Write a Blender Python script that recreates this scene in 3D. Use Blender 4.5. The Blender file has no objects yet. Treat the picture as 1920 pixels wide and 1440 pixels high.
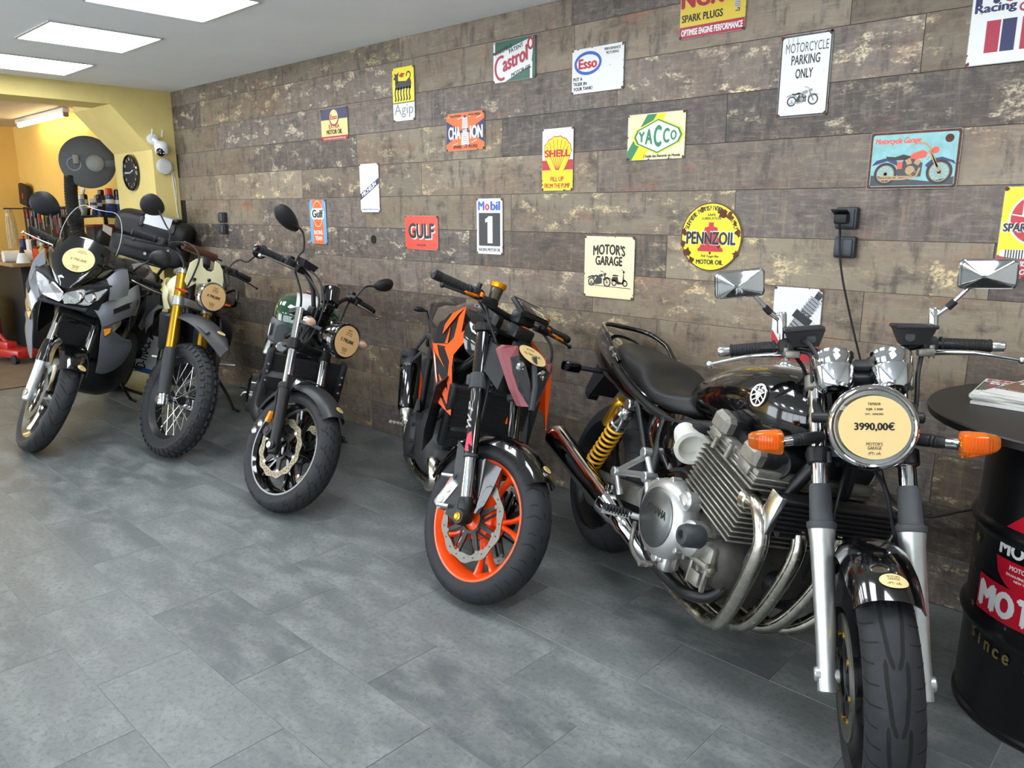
import bpy, bmesh, math, random
from mathutils import Vector as V, Matrix
R = math.radians
random.seed(7)
SC = bpy.context.scene
COL = SC.collection

# ------------------------------------------------------------------ materials
def lin(h):
    if isinstance(h, str):
        h = h.lstrip('#')
        c = [int(h[i:i + 2], 16) / 255 for i in (0, 2, 4)]
    else:
        c = list(h)
    return tuple((x / 12.92 if x <= .04045 else ((x + .055) / 1.055) ** 2.4) for x in c) + (1,)

MATS = {}
def mat(name, col='#888888', rough=.5, metal=0, coat=0, spec=.5, trans=0, emit=0, noise=0, nscale=30, bump=0, rvar=0, ior=1.45, alpha=1, wear=None, wamt=.6):
    if name in MATS:
        return MATS[name]
    m = bpy.data.materials.new(name); m.use_nodes = True
    nt = m.node_tree; b = nt.nodes['Principled BSDF']
    c = lin(col)
    b.inputs['Base Color'].default_value = c
    b.inputs['Roughness'].default_value = rough
    b.inputs['Metallic'].default_value = metal
    b.inputs['Coat Weight'].default_value = coat
    b.inputs['Coat Roughness'].default_value = .04
    b.inputs['Specular IOR Level'].default_value = spec
    b.inputs['Transmission Weight'].default_value = trans
    b.inputs['IOR'].default_value = ior
    b.inputs['Alpha'].default_value = alpha
    if emit:
        b.inputs['Emission Color'].default_value = c
        b.inputs['Emission Strength'].default_value = emit
    if noise or bump or rvar or wear:
        tc = nt.nodes.new('ShaderNodeTexCoord')
        nz = nt.nodes.new('ShaderNodeTexNoise')
        nz.inputs['Scale'].default_value = nscale; nz.inputs['Detail'].default_value = 6; nz.inputs['Roughness'].default_value = .62
        nt.links.new(tc.outputs['Object'], nz.inputs['Vector'])
        src = None
        if noise:
            mr = nt.nodes.new('ShaderNodeMapRange')
            mr.inputs[1].default_value = .3; mr.inputs[2].default_value = .7
            mr.inputs[3].default_value = 1 - noise; mr.inputs[4].default_value = 1 + noise
            nt.links.new(nz.outputs['Fac'], mr.inputs[0])
            mx = nt.nodes.new('ShaderNodeVectorMath'); mx.operation = 'SCALE'
            mx.inputs[0].default_value = c[:3]
            nt.links.new(mr.outputs[0], mx.inputs['Scale'])
            src = mx.outputs[0]
            nt.links.new(src, b.inputs['Base Color'])
        if wear:
            cr = nt.nodes.new('ShaderNodeMapRange')
            cr.inputs[1].default_value = wamt; cr.inputs[2].default_value = wamt + .06
            nt.links.new(nz.outputs['Fac'], cr.inputs[0])
            mc = nt.nodes.new('ShaderNodeMix'); mc.data_type = 'RGBA'
            mc.inputs[6].default_value = c; mc.inputs[7].default_value = lin(wear)
            nt.links.new(cr.outputs[0], mc.inputs[0])
            if src: nt.links.new(src, mc.inputs[6])
            nt.links.new(mc.outputs[2], b.inputs['Base Color'])
        if rvar:
            rr = nt.nodes.new('ShaderNodeMapRange')
            rr.inputs[1].default_value = .3; rr.inputs[2].default_value = .7
            rr.inputs[3].default_value = max(0, rough - rvar); rr.inputs[4].default_value = rough + rvar
            nt.links.new(nz.outputs['Fac'], rr.inputs[0]); nt.links.new(rr.outputs[0], b.inputs['Roughness'])
        if bump:
            bp = nt.nodes.new('ShaderNodeBump'); bp.inputs['Strength'].default_value = bump; bp.inputs['Distance'].default_value = .002
            nt.links.new(nz.outputs['Fac'], bp.inputs['Height']); nt.links.new(bp.outputs[0], b.inputs['Normal'])
    MATS[name] = m
    return m

# ------------------------------------------------------------------ mesh builder
def frame_of(d):
    d = V(d).normalized()
    a = V((0, 0, 1)) if abs(d.z) < .9 else V((1, 0, 0))
    u = d.cross(a).normalized(); v = d.cross(u).normalized()
    return u, v, d

def smooth_pts(pts, k=6):
    p = [V(q) for q in pts]; out = []
    for i in range(len(p) - 1):
        p0 = p[max(i - 1, 0)]; p1 = p[i]; p2 = p[i + 1]; p3 = p[min(i + 2, len(p) - 1)]
        for j in range(k):
            t = j / k
            out.append(.5 * ((2 * p1) + (p2 - p0) * t + (2 * p0 - 5 * p1 + 4 * p2 - p3) * t * t + (3 * p1 - p0 - 3 * p2 + p3) * t ** 3))
    out.append(p[-1]); return out

def smooth_rows(rows, k):
    """catmull-rom over tuples of numbers"""
    out = []; n = len(rows[0])
    for i in range(len(rows) - 1):
        a = rows[max(i - 1, 0)]; b = rows[i]; c = rows[i + 1]; d = rows[min(i + 2, len(rows) - 1)]
        for j in range(k):
            t = j / k
            out.append(tuple(.5 * (2 * b[q] + (c[q] - a[q]) * t + (2 * a[q] - 5 * b[q] + 4 * c[q] - d[q]) * t * t + (3 * b[q] - a[q] - 3 * c[q] + d[q]) * t ** 3) for q in range(n)))
    out.append(tuple(rows[-1])); return out

class MB:
    def __init__(s):
        s.v = []; s.f = []; s.m = []; s.uvs = None
    def add(s, vs, fs, mi=0):
        o = len(s.v); s.v += [tuple(x) for x in vs]; s.f += [[i + o for i in f] for f in fs]; s.m += [mi] * len(fs)
        return s
    def xf(s, M, start=0):
        for i in range(start, len(s.v)): s.v[i] = tuple(M @ V(s.v[i]))
        return s
    def box(s, c, sz, rot=None, bev=0, seg=2, mi=0):
        bm = bmesh.new(); bmesh.ops.create_cube(bm, size=1)
        for q in bm.verts: q.co = V((q.co.x * sz[0], q.co.y * sz[1], q.co.z * sz[2]))
        if bev: bmesh.ops.bevel(bm, geom=bm.edges[:], offset=bev, segments=seg, affect='EDGES', profile=.5)
        M = Matrix.Translation(V(c))
        if rot is not None:
            M = M @ (rot.to_4x4() if isinstance(rot, Matrix) else (Matrix.Rotation(R(rot[2]), 4, 'Z') @ Matrix.Rotation(R(rot[1]), 4, 'Y') @ Matrix.Rotation(R(rot[0]), 4, 'X')))
        bm.verts.index_update()
        s.add([M @ q.co for q in bm.verts], [[q.index for q in f.verts] for f in bm.faces], mi); bm.free(); return s
    def tube(s, pts, r, n=10, mi=0, closed=False, caps=True, flat=None):
        p = [V(q) for q in pts]; m = len(p)
        rr = r if isinstance(r, (list, tuple)) else [r] * m
        vs = []; fs = []; u = None
        for i in range(m):
            if closed: d = (p[(i + 1) % m] - p[i - 1])
            else: d = p[min(i + 1, m - 1)] - p[max(i - 1, 0)]
            if d.length < 1e-9: d = V((0, 0, 1))
            d.normalize()
            if u is None: u, w, _ = frame_of(d)
            else:
                u = (u - d * u.dot(d)); u.normalize(); w = d.cross(u)
            for k in range(n):
                a = 2 * math.pi * k / n
                q = u * math.cos(a) * rr[i] + w * math.sin(a) * rr[i]
                if flat: q = V((q.x * flat[0], q.y * flat[1], q.z * flat[2]))
                vs.append(p[i] + q)
        for i in range(m if closed else m - 1):
            j = (i + 1) % m
            for k in range(n):
                fs.append([i * n + k, i * n + (k + 1) % n, j * n + (k + 1) % n, j * n + k])
        if caps and not closed:
            fs.append(list(range(n))[::-1]); fs.append([(m - 1) * n + k for k in range(n)])
        return s.add(vs, fs, mi)
    def rod(s, a, b, prof=None, r=.01, n=20, mi=0, bev=.0):
        """solid of revolution from a towards b; prof = [(dist, radius)]"""
        a = V(a); b = V(b); L = (b - a).length; u, w, d = frame_of(b - a)
        if prof is None:
            prof = [(0, r - bev), (bev, r), (L - bev, r), (L, r - bev)] if bev else [(0, r), (L, r)]
        vs = []; fs = []
        for t, q in prof:
            for k in range(n):
                g = 2 * math.pi * k / n
                vs.append(a + d * t + (u * math.cos(g) + w * math.sin(g)) * max(q, 1e-5))
        m = len(prof)
        for i in range(m - 1):
            for k in range(n): fs.append([i * n + k, i * n + (k + 1) % n, (i + 1) * n + (k + 1) % n, (i + 1) * n + k])
        fs.append(list(range(n))[::-1]); fs.append([(m - 1) * n + k for k in range(n)])
        return s.add(vs, fs, mi)
    def rev(s, c, axis, prof, n=48, mi=0, closed=True, a0=0, a1=None):
        """revolve profile [(radius, along-axis)] about axis through c"""
        c = V(c); u, w, d = frame_of(axis); m = len(prof)
        full = a1 is None; steps = n if full else n + 1
        vs = []; fs = []
        for k in range(steps):
            g = 2 * math.pi * k / n if full else a0 + (a1 - a0) * k / n
            e = u * math.cos(g) + w * math.sin(g)
            for r, h in prof: vs.append(c + e * r + d * h)
        for k in range(n):
            k2 = (k + 1) % steps
            for i in range(m if closed else m - 1):
                j = (i + 1) % m
                fs.append([k * m + i, k2 * m + i, k2 * m + j, k * m + j])
        return s.add(vs, fs, mi)
    def loft(s, rings, mi=0, caps=True):
        n = len(rings[0]); vs = [q for r in rings for q in r]; fs = []
        for i in range(len(rings) - 1):
            for k in range(n): fs.append([i * n + k, i * n + (k + 1) % n, (i + 1) * n + (k + 1) % n, (i + 1) * n + k])
        if caps:
            fs.append(list(range(n))[::-1]); fs.append([(len(rings) - 1) * n + k for k in range(n)])
        return s.add(vs, fs, mi)
    def hull(s, st, k=5, n=32, mi=0, y0=0):
        """stations along x: (x, ztop, zwide, zbot, halfw, exponent)"""
        rings = []
        for x, zt, zw, zb, w, e in smooth_rows(st, k):
            ring = []
            for j in range(n):
                a = 2 * math.pi * j / n; ca = math.cos(a); sa = math.sin(a)
                cy = math.copysign(abs(ca) ** (2 / e), ca); sz = math.copysign(abs(sa) ** (2 / e), sa)
                ring.append((x, y0 + w * cy, zw + (zt - zw) * sz if sz > 0 else zw + (zw - zb) * sz))
            rings.append(ring)
        return s.loft(rings, mi)
    def blob(s, st, k=4, n=24, mi=0, e=2.2):
        """stations: (cx,cy,cz, ux,uy,uz, vx,vy,vz) half vectors"""
        rings = []
        for q in smooth_rows(st, k):
            c = V(q[0:3]); u = V(q[3:6]); v = V(q[6:9]); ring = []
            for j in range(n):
                a = 2 * math.pi * j / n; ca = math.cos(a); sa = math.sin(a)
                ring.append(c + u * math.copysign(abs(ca) ** (2 / e), ca) + v * math.copysign(abs(sa) ** (2 / e), sa))
            rings.append(ring)
        return s.loft(rings, mi)
    def ball(s, c, r, n=14, mi=0):
        c = V(c); rr = r if isinstance(r, (tuple, list)) else (r, r, r)
        rings = []
        for i in range(n // 2 + 1):
            t = math.pi * (i / (n // 2)); t = min(max(t, .02), math.pi - .02)
            rings.append([c + V((rr[0] * math.sin(t) * math.cos(2 * math.pi * j / n), rr[1] * math.sin(t) * math.sin(2 * math.pi * j / n), rr[2] * math.cos(t))) for j in range(n)])
        return s.loft(rings, mi)
    def sheet(s, rows, t=.003, mi=0, k=1, kc=1):
        """closed shell from a grid of points"""
        g = [[V(q) for q in r] for r in rows]
        if kc > 1: g = [smooth_pts(r, kc) for r in g]
        if k > 1:
            cols = [smooth_pts([r[j] for r in g], k) for j in range(len(g[0]))]
            g = [[c[i] for c in cols] for i in range(len(cols[0]))]
        a = len(g); b = len(g[0]); nr = []
        for i in range(a):
            for j in range(b):
                du = g[min(i + 1, a - 1)][j] - g[max(i - 1, 0)][j]; dv = g[i][min(j + 1, b - 1)] - g[i][max(j - 1, 0)]
                q = du.cross(dv); nr.append(q.normalized() if q.length > 1e-12 else V((0, 0, 0)))
        top = [g[i][j] for i in range(a) for j in range(b)]
        bot = [top[i] - nr[i] * t for i in range(a * b)]
        N = a * b; fs = []
        for i in range(a - 1):
            for j in range(b - 1):
                q = [i * b + j, i * b + j + 1, (i + 1) * b + j + 1, (i + 1) * b + j]
                fs.append(q[::-1]); fs.append([x + N for x in q])
        edge = [j for j in range(b)] + [i * b + b - 1 for i in range(1, a)] + [(a - 1) * b + j for j in range(b - 2, -1, -1)] + [i * b for i in range(a - 2, 0, -1)]
        for i in range(len(edge)):
            p = edge[i]; q = edge[(i + 1) % len(edge)]
            fs.append([p, q, q + N, p + N])
        return s.add(top + bot, fs, mi)
    def prism(s, poly, fn, t, mi=0):
        n = len(poly); vs = [fn(a, b, 0) for a, b in poly] + [fn(a, b, t) for a, b in poly]
        fs = [list(range(n)), list(range(n, 2 * n))[::-1]] + [[i, i + n, (i + 1) % n + n, (i + 1) % n] for i in range(n)]
        return s.add(vs, fs, mi)
    def plate(s, pts, off, mi=0):
        """3D polygon extruded by vector off"""
        p = [V(q) for q in pts]; o = V(off); n = len(p)
        return s.add(p + [q + o for q in p], [list(range(n))[::-1], list(range(n, 2 * n))] + [[i, (i + 1) % n, (i + 1) % n + n, i + n] for i in range(n)], mi)

def build(name, mb, mats, parent=None, smooth=40, fixn=True):
    me = bpy.data.meshes.new(name)
    me.from_pydata([tuple(x) for x in mb.v], [], mb.f)
    if not isinstance(mats, (list, tuple)): mats = [mats]
    for m in mats: me.materials.append(m)
    me.polygons.foreach_set('material_index', mb.m)
    if fixn:
        bm = bmesh.new(); bm.from_mesh(me); bmesh.ops.recalc_face_normals(bm, faces=bm.faces[:]); bm.to_mesh(me); bm.free()
    me.update()
    if smooth:
        me.shade_smooth(); me.set_sharp_from_angle(angle=R(smooth))
    ob = bpy.data.objects.new(name, me); COL.objects.link(ob)
    if parent: ob.parent = parent
    return ob

def tag(o, label=None, cat=None, group=None, kind=None):
    if label: o['label'] = label
    if cat: o['category'] = cat
    if group: o['group'] = group
    if kind: o['kind'] = kind
    return o

def thing(name, label, cat, loc=(0, 0, 0), rz=0, group=None):
    o = bpy.data.objects.new(name, None); COL.objects.link(o)
    o.empty_display_size = .1; o.location = loc; o.rotation_euler = (0, 0, rz)
    return tag(o, label, cat, group)

# ------------------------------------------------------------------ text and flat artwork
TXT = {}
def text2d(s, shear=0.0, space=1.0):
    key = (s, shear, space)
    if key in TXT: return TXT[key]
    cu = bpy.data.curves.new('t', 'FONT'); cu.body = s; cu.shear = shear; cu.space_character = space; cu.resolution_u = 3
    ob = bpy.data.objects.new('t', cu)
    me = ob.to_mesh()
    vs = [(q.co.x, q.co.y) for q in me.vertices]; fs = [list(p.vertices) for p in me.polygons]
    ob.to_mesh_clear(); bpy.data.objects.remove(ob); bpy.data.curves.remove(cu)
    x0 = min(q[0] for q in vs); x1 = max(q[0] for q in vs); y0 = min(q[1] for q in vs); y1 = max(q[1] for q in vs)
    TXT[key] = (vs, fs, (x0, x1, y0, y1)); return TXT[key]

class Art:
    """flat artwork laid on a surface; pt(u, v, lift) maps to 3D"""
    def __init__(s, mb, pt, step=.00025, base=.0006):
        s.mb = mb; s.pt = pt; s.z = base; s.st = step
    def up(s): s.z += s.st; return s
    def poly(s, pts, mi): s.mb.add([s.pt(a, b, s.z) for a, b in pts], [list(range(len(pts)))], mi); return s
    def rect(s, u0, v0, u1, v1, mi, n=1):
        for i in range(n):
            a = u0 + (u1 - u0) * i / n; b = u0 + (u1 - u0) * (i + 1) / n
            s.poly([(a, v0), (b, v0), (b, v1), (a, v1)], mi)
        return s
    def disc(s, u, v, ru, mi, rv=None, n=32, rot=0):
        rv = rv or ru; cr = math.cos(rot); sr = math.sin(rot)
        pts = []
        for k in range(n):
            a = ru * math.cos(2 * math.pi * k / n); b = rv * math.sin(2 * math.pi * k / n)
            pts.append((u + a * cr - b * sr, v + a * sr + b * cr))
        return s.poly(pts, mi)
    def ring(s, u, v, ru, w, mi, rv=None, n=32, a0=0, a1=360):
        rv = rv or ru; vs = []; fs = []
        for k in range(n + 1):
            g = R(a0 + (a1 - a0) * k / n); c = math.cos(g); d = math.sin(g)
            vs += [s.pt(u + ru * c, v + rv * d, s.z), s.pt(u + (ru - w) * c, v + (rv - w) * d, s.z)]
        for k in range(n): fs.append([2 * k, 2 * k + 1, 2 * k + 3, 2 * k + 2])
        s.mb.add(vs, fs, mi); return s
    def line(s, pts, w, mi):
        for (a, b), (c, d) in zip(pts, pts[1:]):
            L = math.hypot(c - a, d - b) or 1; nx = -(d - b) / L * w / 2; ny = (c - a) / L * w / 2
            s.poly([(a - nx, b - ny), (c - nx, d - ny), (c + nx, d + ny), (a + nx, b + ny)], mi)
        return s
    def text(s, t, u, v, h, mi, w=None, al='c', bold=.02, shear=0, rot=0, space=1.0, fn=None):
        """v = bottom of the letters, h = height, w = forced width"""
        vs, fs, (x0, x1, y0, y1) = text2d(t, shear, space)
        b2 = bold * 1.6; x0 -= b2; x1 += b2; y0 -= b2 * .6; y1 += b2 * .6
        ky = h / (y1 - y0); kx = (w / (x1 - x0)) if w else ky * .82
        W = (x1 - x0) * kx; ox = {'c': -W / 2, 'l': 0, 'r': -W}[al]; cr = math.cos(rot); sr = math.sin(rot)
        out = []; n0 = len(vs); sh = [(-b2, 0), (b2, 0), (0, b2 * .6), (0, -b2 * .6)] if b2 > 0 else [(0, 0)]
        fs = [[i + n0 * k for i in f] for k in range(len(sh)) for f in fs]
        for i, (a, b) in enumerate([(q + dx, w_ + dy) for dx, dy in sh for q, w_ in vs]):
            a = (a - x0) * kx + ox; b = (b - y0) * ky
            if fn: b = b + fn(a)
            out.append(s.pt(u + a * cr - b * sr, v + a * sr + b * cr, s.z + (i // n0) * 4e-5))
        s.mb.add(out, fs, mi); return s
    def arctext(s, t, u, v, r, h, mi, a_mid, span, bold=.01):
        n = len(t)
        for i, ch in enumerate(t):
            if ch == ' ': continue
            a = R(a_mid + span / 2 - span * (i + .5) / n)
            s.text(ch, u + r * math.cos(a), v + r * math.sin(a), h, mi, rot=a - math.pi / 2, bold=bold)
        return s

def star(u, v, r, r2=.4, rot=90):
    return [(u + (r if k % 2 == 0 else r * r2) * math.cos(R(rot + 36 * k)), v + (r if k % 2 == 0 else r * r2) * math.sin(R(rot + 36 * k))) for k in range(10)]
# ------------------------------------------------------------------ camera
cam = bpy.data.cameras.new('camera'); co = bpy.data.objects.new('camera', cam); COL.objects.link(co)
F = 1442.0; TH = math.atan(326 / F); YA = R(43.15)
cam.sensor_width = 36; cam.lens = 36 * F / 1920; cam.clip_start = .05
fw = V((-math.sin(YA) * math.cos(TH), math.cos(YA) * math.cos(TH), -math.sin(TH)))
rt = V((math.cos(YA), math.sin(YA), 0)); upv = rt.cross(fw)
co.matrix_world = Matrix(((rt.x, upv.x, -fw.x, 0), (rt.y, upv.y, -fw.y, -3.048), (rt.z, upv.z, -fw.z, 1.46), (0, 0, 0, 1)))
SC.camera = co
SC.view_settings.view_transform = 'Standard'; SC.view_settings.look = 'None'
SC.view_settings.exposure = .75; SC.view_settings.gamma = 1; SC.view_settings.use_curve_mapping = False
w = bpy.data.worlds.new('world'); SC.world = w; w.use_nodes = True
w.node_tree.nodes['Background'].inputs[0].default_value = (.86, .93, 1, 1); w.node_tree.nodes['Background'].inputs[1].default_value = 3.6

CEIL = 2.433; XL = -6.82; XR = 2.6; YF = -5.6
# ------------------------------------------------------------------ node helpers for plank / tile materials
def N(nt, t, **k):
    n = nt.nodes.new(t)
    for a, b in k.items(): setattr(n, a, b)
    return n
def noise(nt, vec, scale, detail=5, rough=.6, sx=1, sy=1):
    mp = N(nt, 'ShaderNodeMapping'); mp.inputs['Scale'].default_value = (sx, sy, 1); nt.links.new(vec, mp.inputs[0])
    n = N(nt, 'ShaderNodeTexNoise'); n.inputs['Scale'].default_value = scale; n.inputs['Detail'].default_value = detail; n.inputs['Roughness'].default_value = rough
    nt.links.new(mp.outputs[0], n.inputs['Vector']); return n.outputs['Fac']
def rng(nt, f, a, b, c=0, d=1):
    m = N(nt, 'ShaderNodeMapRange'); m.interpolation_type = 'SMOOTHSTEP'
    for i, x in enumerate((a, b, c, d)): m.inputs[1 + i].default_value = x
    nt.links.new(f, m.inputs[0]); return m.outputs[0]
def mixc(nt, f, a, b, mode='MIX'):
    m = N(nt, 'ShaderNodeMix', data_type='RGBA', blend_type=mode)
    for sock, x in ((m.inputs[0], f), (m.inputs[6], a), (m.inputs[7], b)):
        if isinstance(x, (int, float)): sock.default_value = x
        elif isinstance(x, tuple): sock.default_value = x
        else: nt.links.new(x, sock)
    return m.outputs[2]
def math2(nt, op, a, b):
    m = N(nt, 'ShaderNodeMath', operation=op)
    for s_, x in ((m.inputs[0], a), (m.inputs[1], b)):
        if isinstance(x, (int, float)): s_.default_value = x
        else: nt.links.new(x, s_)
    return m.outputs[0]

def plank_material():
    m = bpy.data.materials.new('printed_wood_planks'); m.use_nodes = True; nt = m.node_tree; b = nt.nodes['Principled BSDF']
    uv = N(nt, 'ShaderNodeUVMap', uv_map='UVMap').outputs[0]
    at = N(nt, 'ShaderNodeAttribute', attribute_name='rnd'); sp = N(nt, 'ShaderNodeSeparateColor'); nt.links.new(at.outputs['Color'], sp.inputs[0])
    r1, r2, r3 = sp.outputs[0], sp.outputs[1], sp.outputs[2]
    big = noise(nt, uv, 1.0, 4, .6, 1.6, 4)
    grain = noise(nt, uv, 1.0, 6, .7, 9, 75)
    fine = noise(nt, uv, 1.0, 6, .78, 60, 95)
    vert = noise(nt, uv, 1.0, 6, .72, 34, 3.2)
    vert2 = noise(nt, uv, 1.0, 5, .7, 17, 4.5)
    patch = noise(nt, uv, 1.0, 7, .68, 7, 13)
    area = noise(nt, uv, 1.0, 2, .5, 1.3, 3)
    dark = noise(nt, uv, 1.0, 7, .7, 4.5, 8)
    mott = noise(nt, uv, 1.0, 8, .75, 18, 24)
    c = mixc(nt, r1, lin('#463e3a'), lin('#6a5f56'))
    c = mixc(nt, math2(nt, 'MULTIPLY', rng(nt, r2, .55, .75), .85), c, lin('#7f7667'))
    c = mixc(nt, math2(nt, 'MULTIPLY', rng(nt, big, .40, .62), .55), c, lin('#5f4c42'))
    c = mixc(nt, math2(nt, 'MULTIPLY', rng(nt, mott, .45, .72), .55), c, lin('#8b7c69'))
    c = mixc(nt, math2(nt, 'MULTIPLY', rng(nt, vert, .5, .7), .45), c, lin('#8a755f'))
    c = mixc(nt, math2(nt, 'MULTIPLY', rng(nt, vert2, .5, .68), .65), c, lin('#3a3433'))
    c = mixc(nt, math2(nt, 'MULTIPLY', rng(nt, dark, .50, .70), .7), c, lin('#34302f'))
    c = mixc(nt, math2(nt, 'MULTIPLY', rng(nt, grain, .5, .75), .45), c, lin('#9a8c78'))
    fl = math2(nt, 'MULTIPLY', rng(nt, patch, .53, .62), rng(nt, fine, .42, .56))
    fl = math2(nt, 'MULTIPLY', fl, rng(nt, math2(nt, 'ADD', area, math2(nt, 'MULTIPLY', r3, .5)), .66, .92))
    c = mixc(nt, math2(nt, 'MULTIPLY', fl, .9), c, lin('#c8b690'))
    rs = math2(nt, 'MULTIPLY', rng(nt, noise(nt, uv, 1.0, 6, .65, 3.1, 7.3), .58, .72), .6)
    c = mixc(nt, rs, c, lin('#85583e'))
    hsv = N(nt, 'ShaderNodeHueSaturation'); nt.links.new(c, hsv.inputs['Color']); nt.links.new(rng(nt, r1, 0, 1, .9, 1.28), hsv.inputs['Value']); nt.links.new(rng(nt, r2, 0, 1, .7, 1.1), hsv.inputs['Saturation']); c = hsv.outputs[0]
    br = N(nt, 'ShaderNodeBrightContrast'); br.inputs['Bright'].default_value = 0.0; nt.links.new(c, br.inputs[0])
    nt.links.new(br.outputs[0], b.inputs['Base Color'])
    b.inputs['Roughness'].default_value = .52; b.inputs['Specular IOR Level'].default_value = .35
    bp = N(nt, 'ShaderNodeBump'); bp.inputs['Strength'].default_value = .25; bp.inputs['Distance'].default_value = .001
    nt.links.new(grain, bp.inputs['Height']); nt.links.new(bp.outputs[0], b.inputs['Normal'])
    return m

def tile_material():
    m = bpy.data.materials.new('slate_grey_tiles'); m.use_nodes = True; nt = m.node_tree; b = nt.nodes['Principled BSDF']
    uv = N(nt, 'ShaderNodeUVMap', uv_map='UVMap').outputs[0]
    at = N(nt, 'ShaderNodeAttribute', attribute_name='rnd'); sp = N(nt, 'ShaderNodeSeparateColor'); nt.links.new(at.outputs['Color'], sp.inputs[0])
    cloud = noise(nt, uv, 5, 7, .62, .8, 1.6); fine = noise(nt, uv, 55, 6, .7); vein = noise(nt, uv, 4, 3, .5, 1.1, 2.2)
    c = mixc(nt, sp.outputs[0], lin('#585d5e'), lin('#6d7171'))
    c = mixc(nt, math2(nt, 'MULTIPLY', rng(nt, cloud, .4, .68), .7), c, lin('#878a88'))
    c = mixc(nt, math2(nt, 'MULTIPLY', rng(nt, fine, .45, .72), .6), c, lin('#45494a'))
    v = rng(nt, math2(nt, 'ABSOLUTE', math2(nt, 'SUBTRACT', vein, .5), 0), 0, .012, 1, 0)
    c = mixc(nt, math2(nt, 'MULTIPLY', v, .10), c, lin('#a8aaa8'))
    nt.links.new(c, b.inputs['Base Color'])
    nt.links.new(rng(nt, cloud, .3, .7, .36, .5), b.inputs['Roughness']); b.inputs['Specular IOR Level'].default_value = .45
    bp = N(nt, 'ShaderNodeBump'); bp.inputs['Strength'].default_value = .35; bp.inputs['Distance'].default_value = .0015
    nt.links.new(math2(nt, 'ADD', fine, math2(nt, 'MULTIPLY', cloud, 2)), bp.inputs['Height']); nt.links.new(bp.outputs[0], b.inputs['Normal'])
    return m

def cells_object(name, cells, mapf, material, under, gap, ext=None):
    """cells: (u0,u1,v0,v1); each cell is one slab face with random uv shift, on an underlay"""
    vs = []; fs = []; uvs = []; cols = []; mi = []
    rnd = random.Random(11)
    for u0, u1, v0, v1 in cells:
        o = len(vs); ru, rv = rnd.uniform(0, 90), rnd.uniform(0, 90); c = (rnd.random(), rnd.random(), rnd.random(), 1)
        a, b, d, e = u0 + gap, u1 - gap, v0 + gap, v1 - gap
        vs += [mapf(a, d, 0), mapf(b, d, 0), mapf(b, e, 0), mapf(a, e, 0)]; fs.append([o, o + 1, o + 2, o + 3]); mi.append(0)
        uvs += [(a + ru, d + rv), (b + ru, d + rv), (b + ru, e + rv), (a + ru, e + rv)]; cols += [c] * 4
        g = gap * .7; o = len(vs)
        vs += [mapf(a, d, 0), mapf(b, d, 0), mapf(b, e, 0), mapf(a, e, 0), mapf(a - g, d - g, -.002), mapf(b + g, d - g, -.002), mapf(b + g, e + g, -.002), mapf(a - g, e + g, -.002)]
        for k in range(4):
            fs.append([o + k, o + 4 + k, o + 4 + (k + 1) % 4, o + (k + 1) % 4]); mi.append(0)
            uvs += [(ru, rv)] * 4; cols += [c] * 4
    o = len(vs); U0 = min(c[0] for c in cells); U1 = max(c[1] for c in cells); V0 = min(c[2] for c in cells); V1 = max(c[3] for c in cells)
    if ext: U0 -= ext[0]; U1 += ext[1]; V0 -= ext[2]; V1 += ext[3]
    top = [mapf(U0, V0, -.002), mapf(U1, V0, -.002), mapf(U1, V1, -.002), mapf(U0, V1, -.002)]
    bot = [mapf(U0, V0, -.08), mapf(U1, V0, -.08), mapf(U1, V1, -.08), mapf(U0, V1, -.08)]
    vs += top + bot
    for q in ([0, 1, 2, 3], [4, 7, 6, 5], [0, 4, 5, 1], [1, 5, 6, 2], [2, 6, 7, 3], [3, 7, 4, 0]):
        fs.append([o + i for i in q]); mi.append(1); uvs += [(0, 0)] * 4; cols += [(0, 0, 0, 1)] * 4
    me = bpy.data.meshes.new(name); me.from_pydata(vs, [], fs)
    me.uv_layers.new(name='UVMap'); me.color_attributes.new('rnd', 'FLOAT_COLOR', 'CORNER')
    me.uv_layers['UVMap'].data.foreach_set('uv', [q for p_ in uvs for q in p_])
    me.color_attributes['rnd'].data.foreach_set('color', [q for p_ in cols for q in p_])
    me.materials.append(material); me.materials.append(under); me.polygons.foreach_set('material_index', mi); me.update()
    ob = bpy.data.objects.new(name, me); COL.objects.link(ob); return ob

# plank wall (y = 0, facing the room)
PL = 1.285; offs = {0: .10, 1: .117, 2: -.912, 3: -1.641, 4: -2.30, 5: -1.578, 6: -1.90, 7: -2.31, 8: -.65, 9: -1.2, 10: -2.0, 11: -.3, 12: -1.6}
cells = []
rows = [CEIL] + [2.31 - .192 * k for k in range(12)] + [0]
for i in range(len(rows) - 1):
    z1, z0 = rows[i], max(rows[i + 1], 0)
    x = offs.get(i, 0) % PL - 6 * PL
    if z1 - z0 < .01: continue
    while x < XR:
        a, b = max(x, XL), min(x + PL, XR)
        if b > a + .01: cells.append((a, b, z0, z1))
        x += PL
wb = cells_object('wall_back', cells, lambda u, v, d: (u, -d, v), plank_material(), mat('plank_joint', '#1d1a18', .8), .0016)
tag(wb, kind='structure')
# floor tiles
cells = []
TX, TY = .611, .2947
j = 0
for j in range(-1, 20):
    y1 = -1.783 + TY * 6 - TY * j; y0 = y1 - TY
    y1c = min(y1, 0); y0c = max(y0, YF)
    if y1c - y0c < .01: continue
    x = (-3.035 if j % 2 == 1 else -2.729) % TX - 14 * TX
    while x < XR:
        a, b = max(x, -7.36), min(x + TX, XR)
        if b > a + .01: cells.append((a, b, y0c, y1c))
        x += TX
fl = cells_object('floor', cells, lambda u, v, d: (u, v, d), tile_material(), mat('tile_grout', '#8f9290', .85, noise=.25, nscale=3), .0017, (0, .1, .1, .1))
tag(fl, kind='structure')

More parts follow.
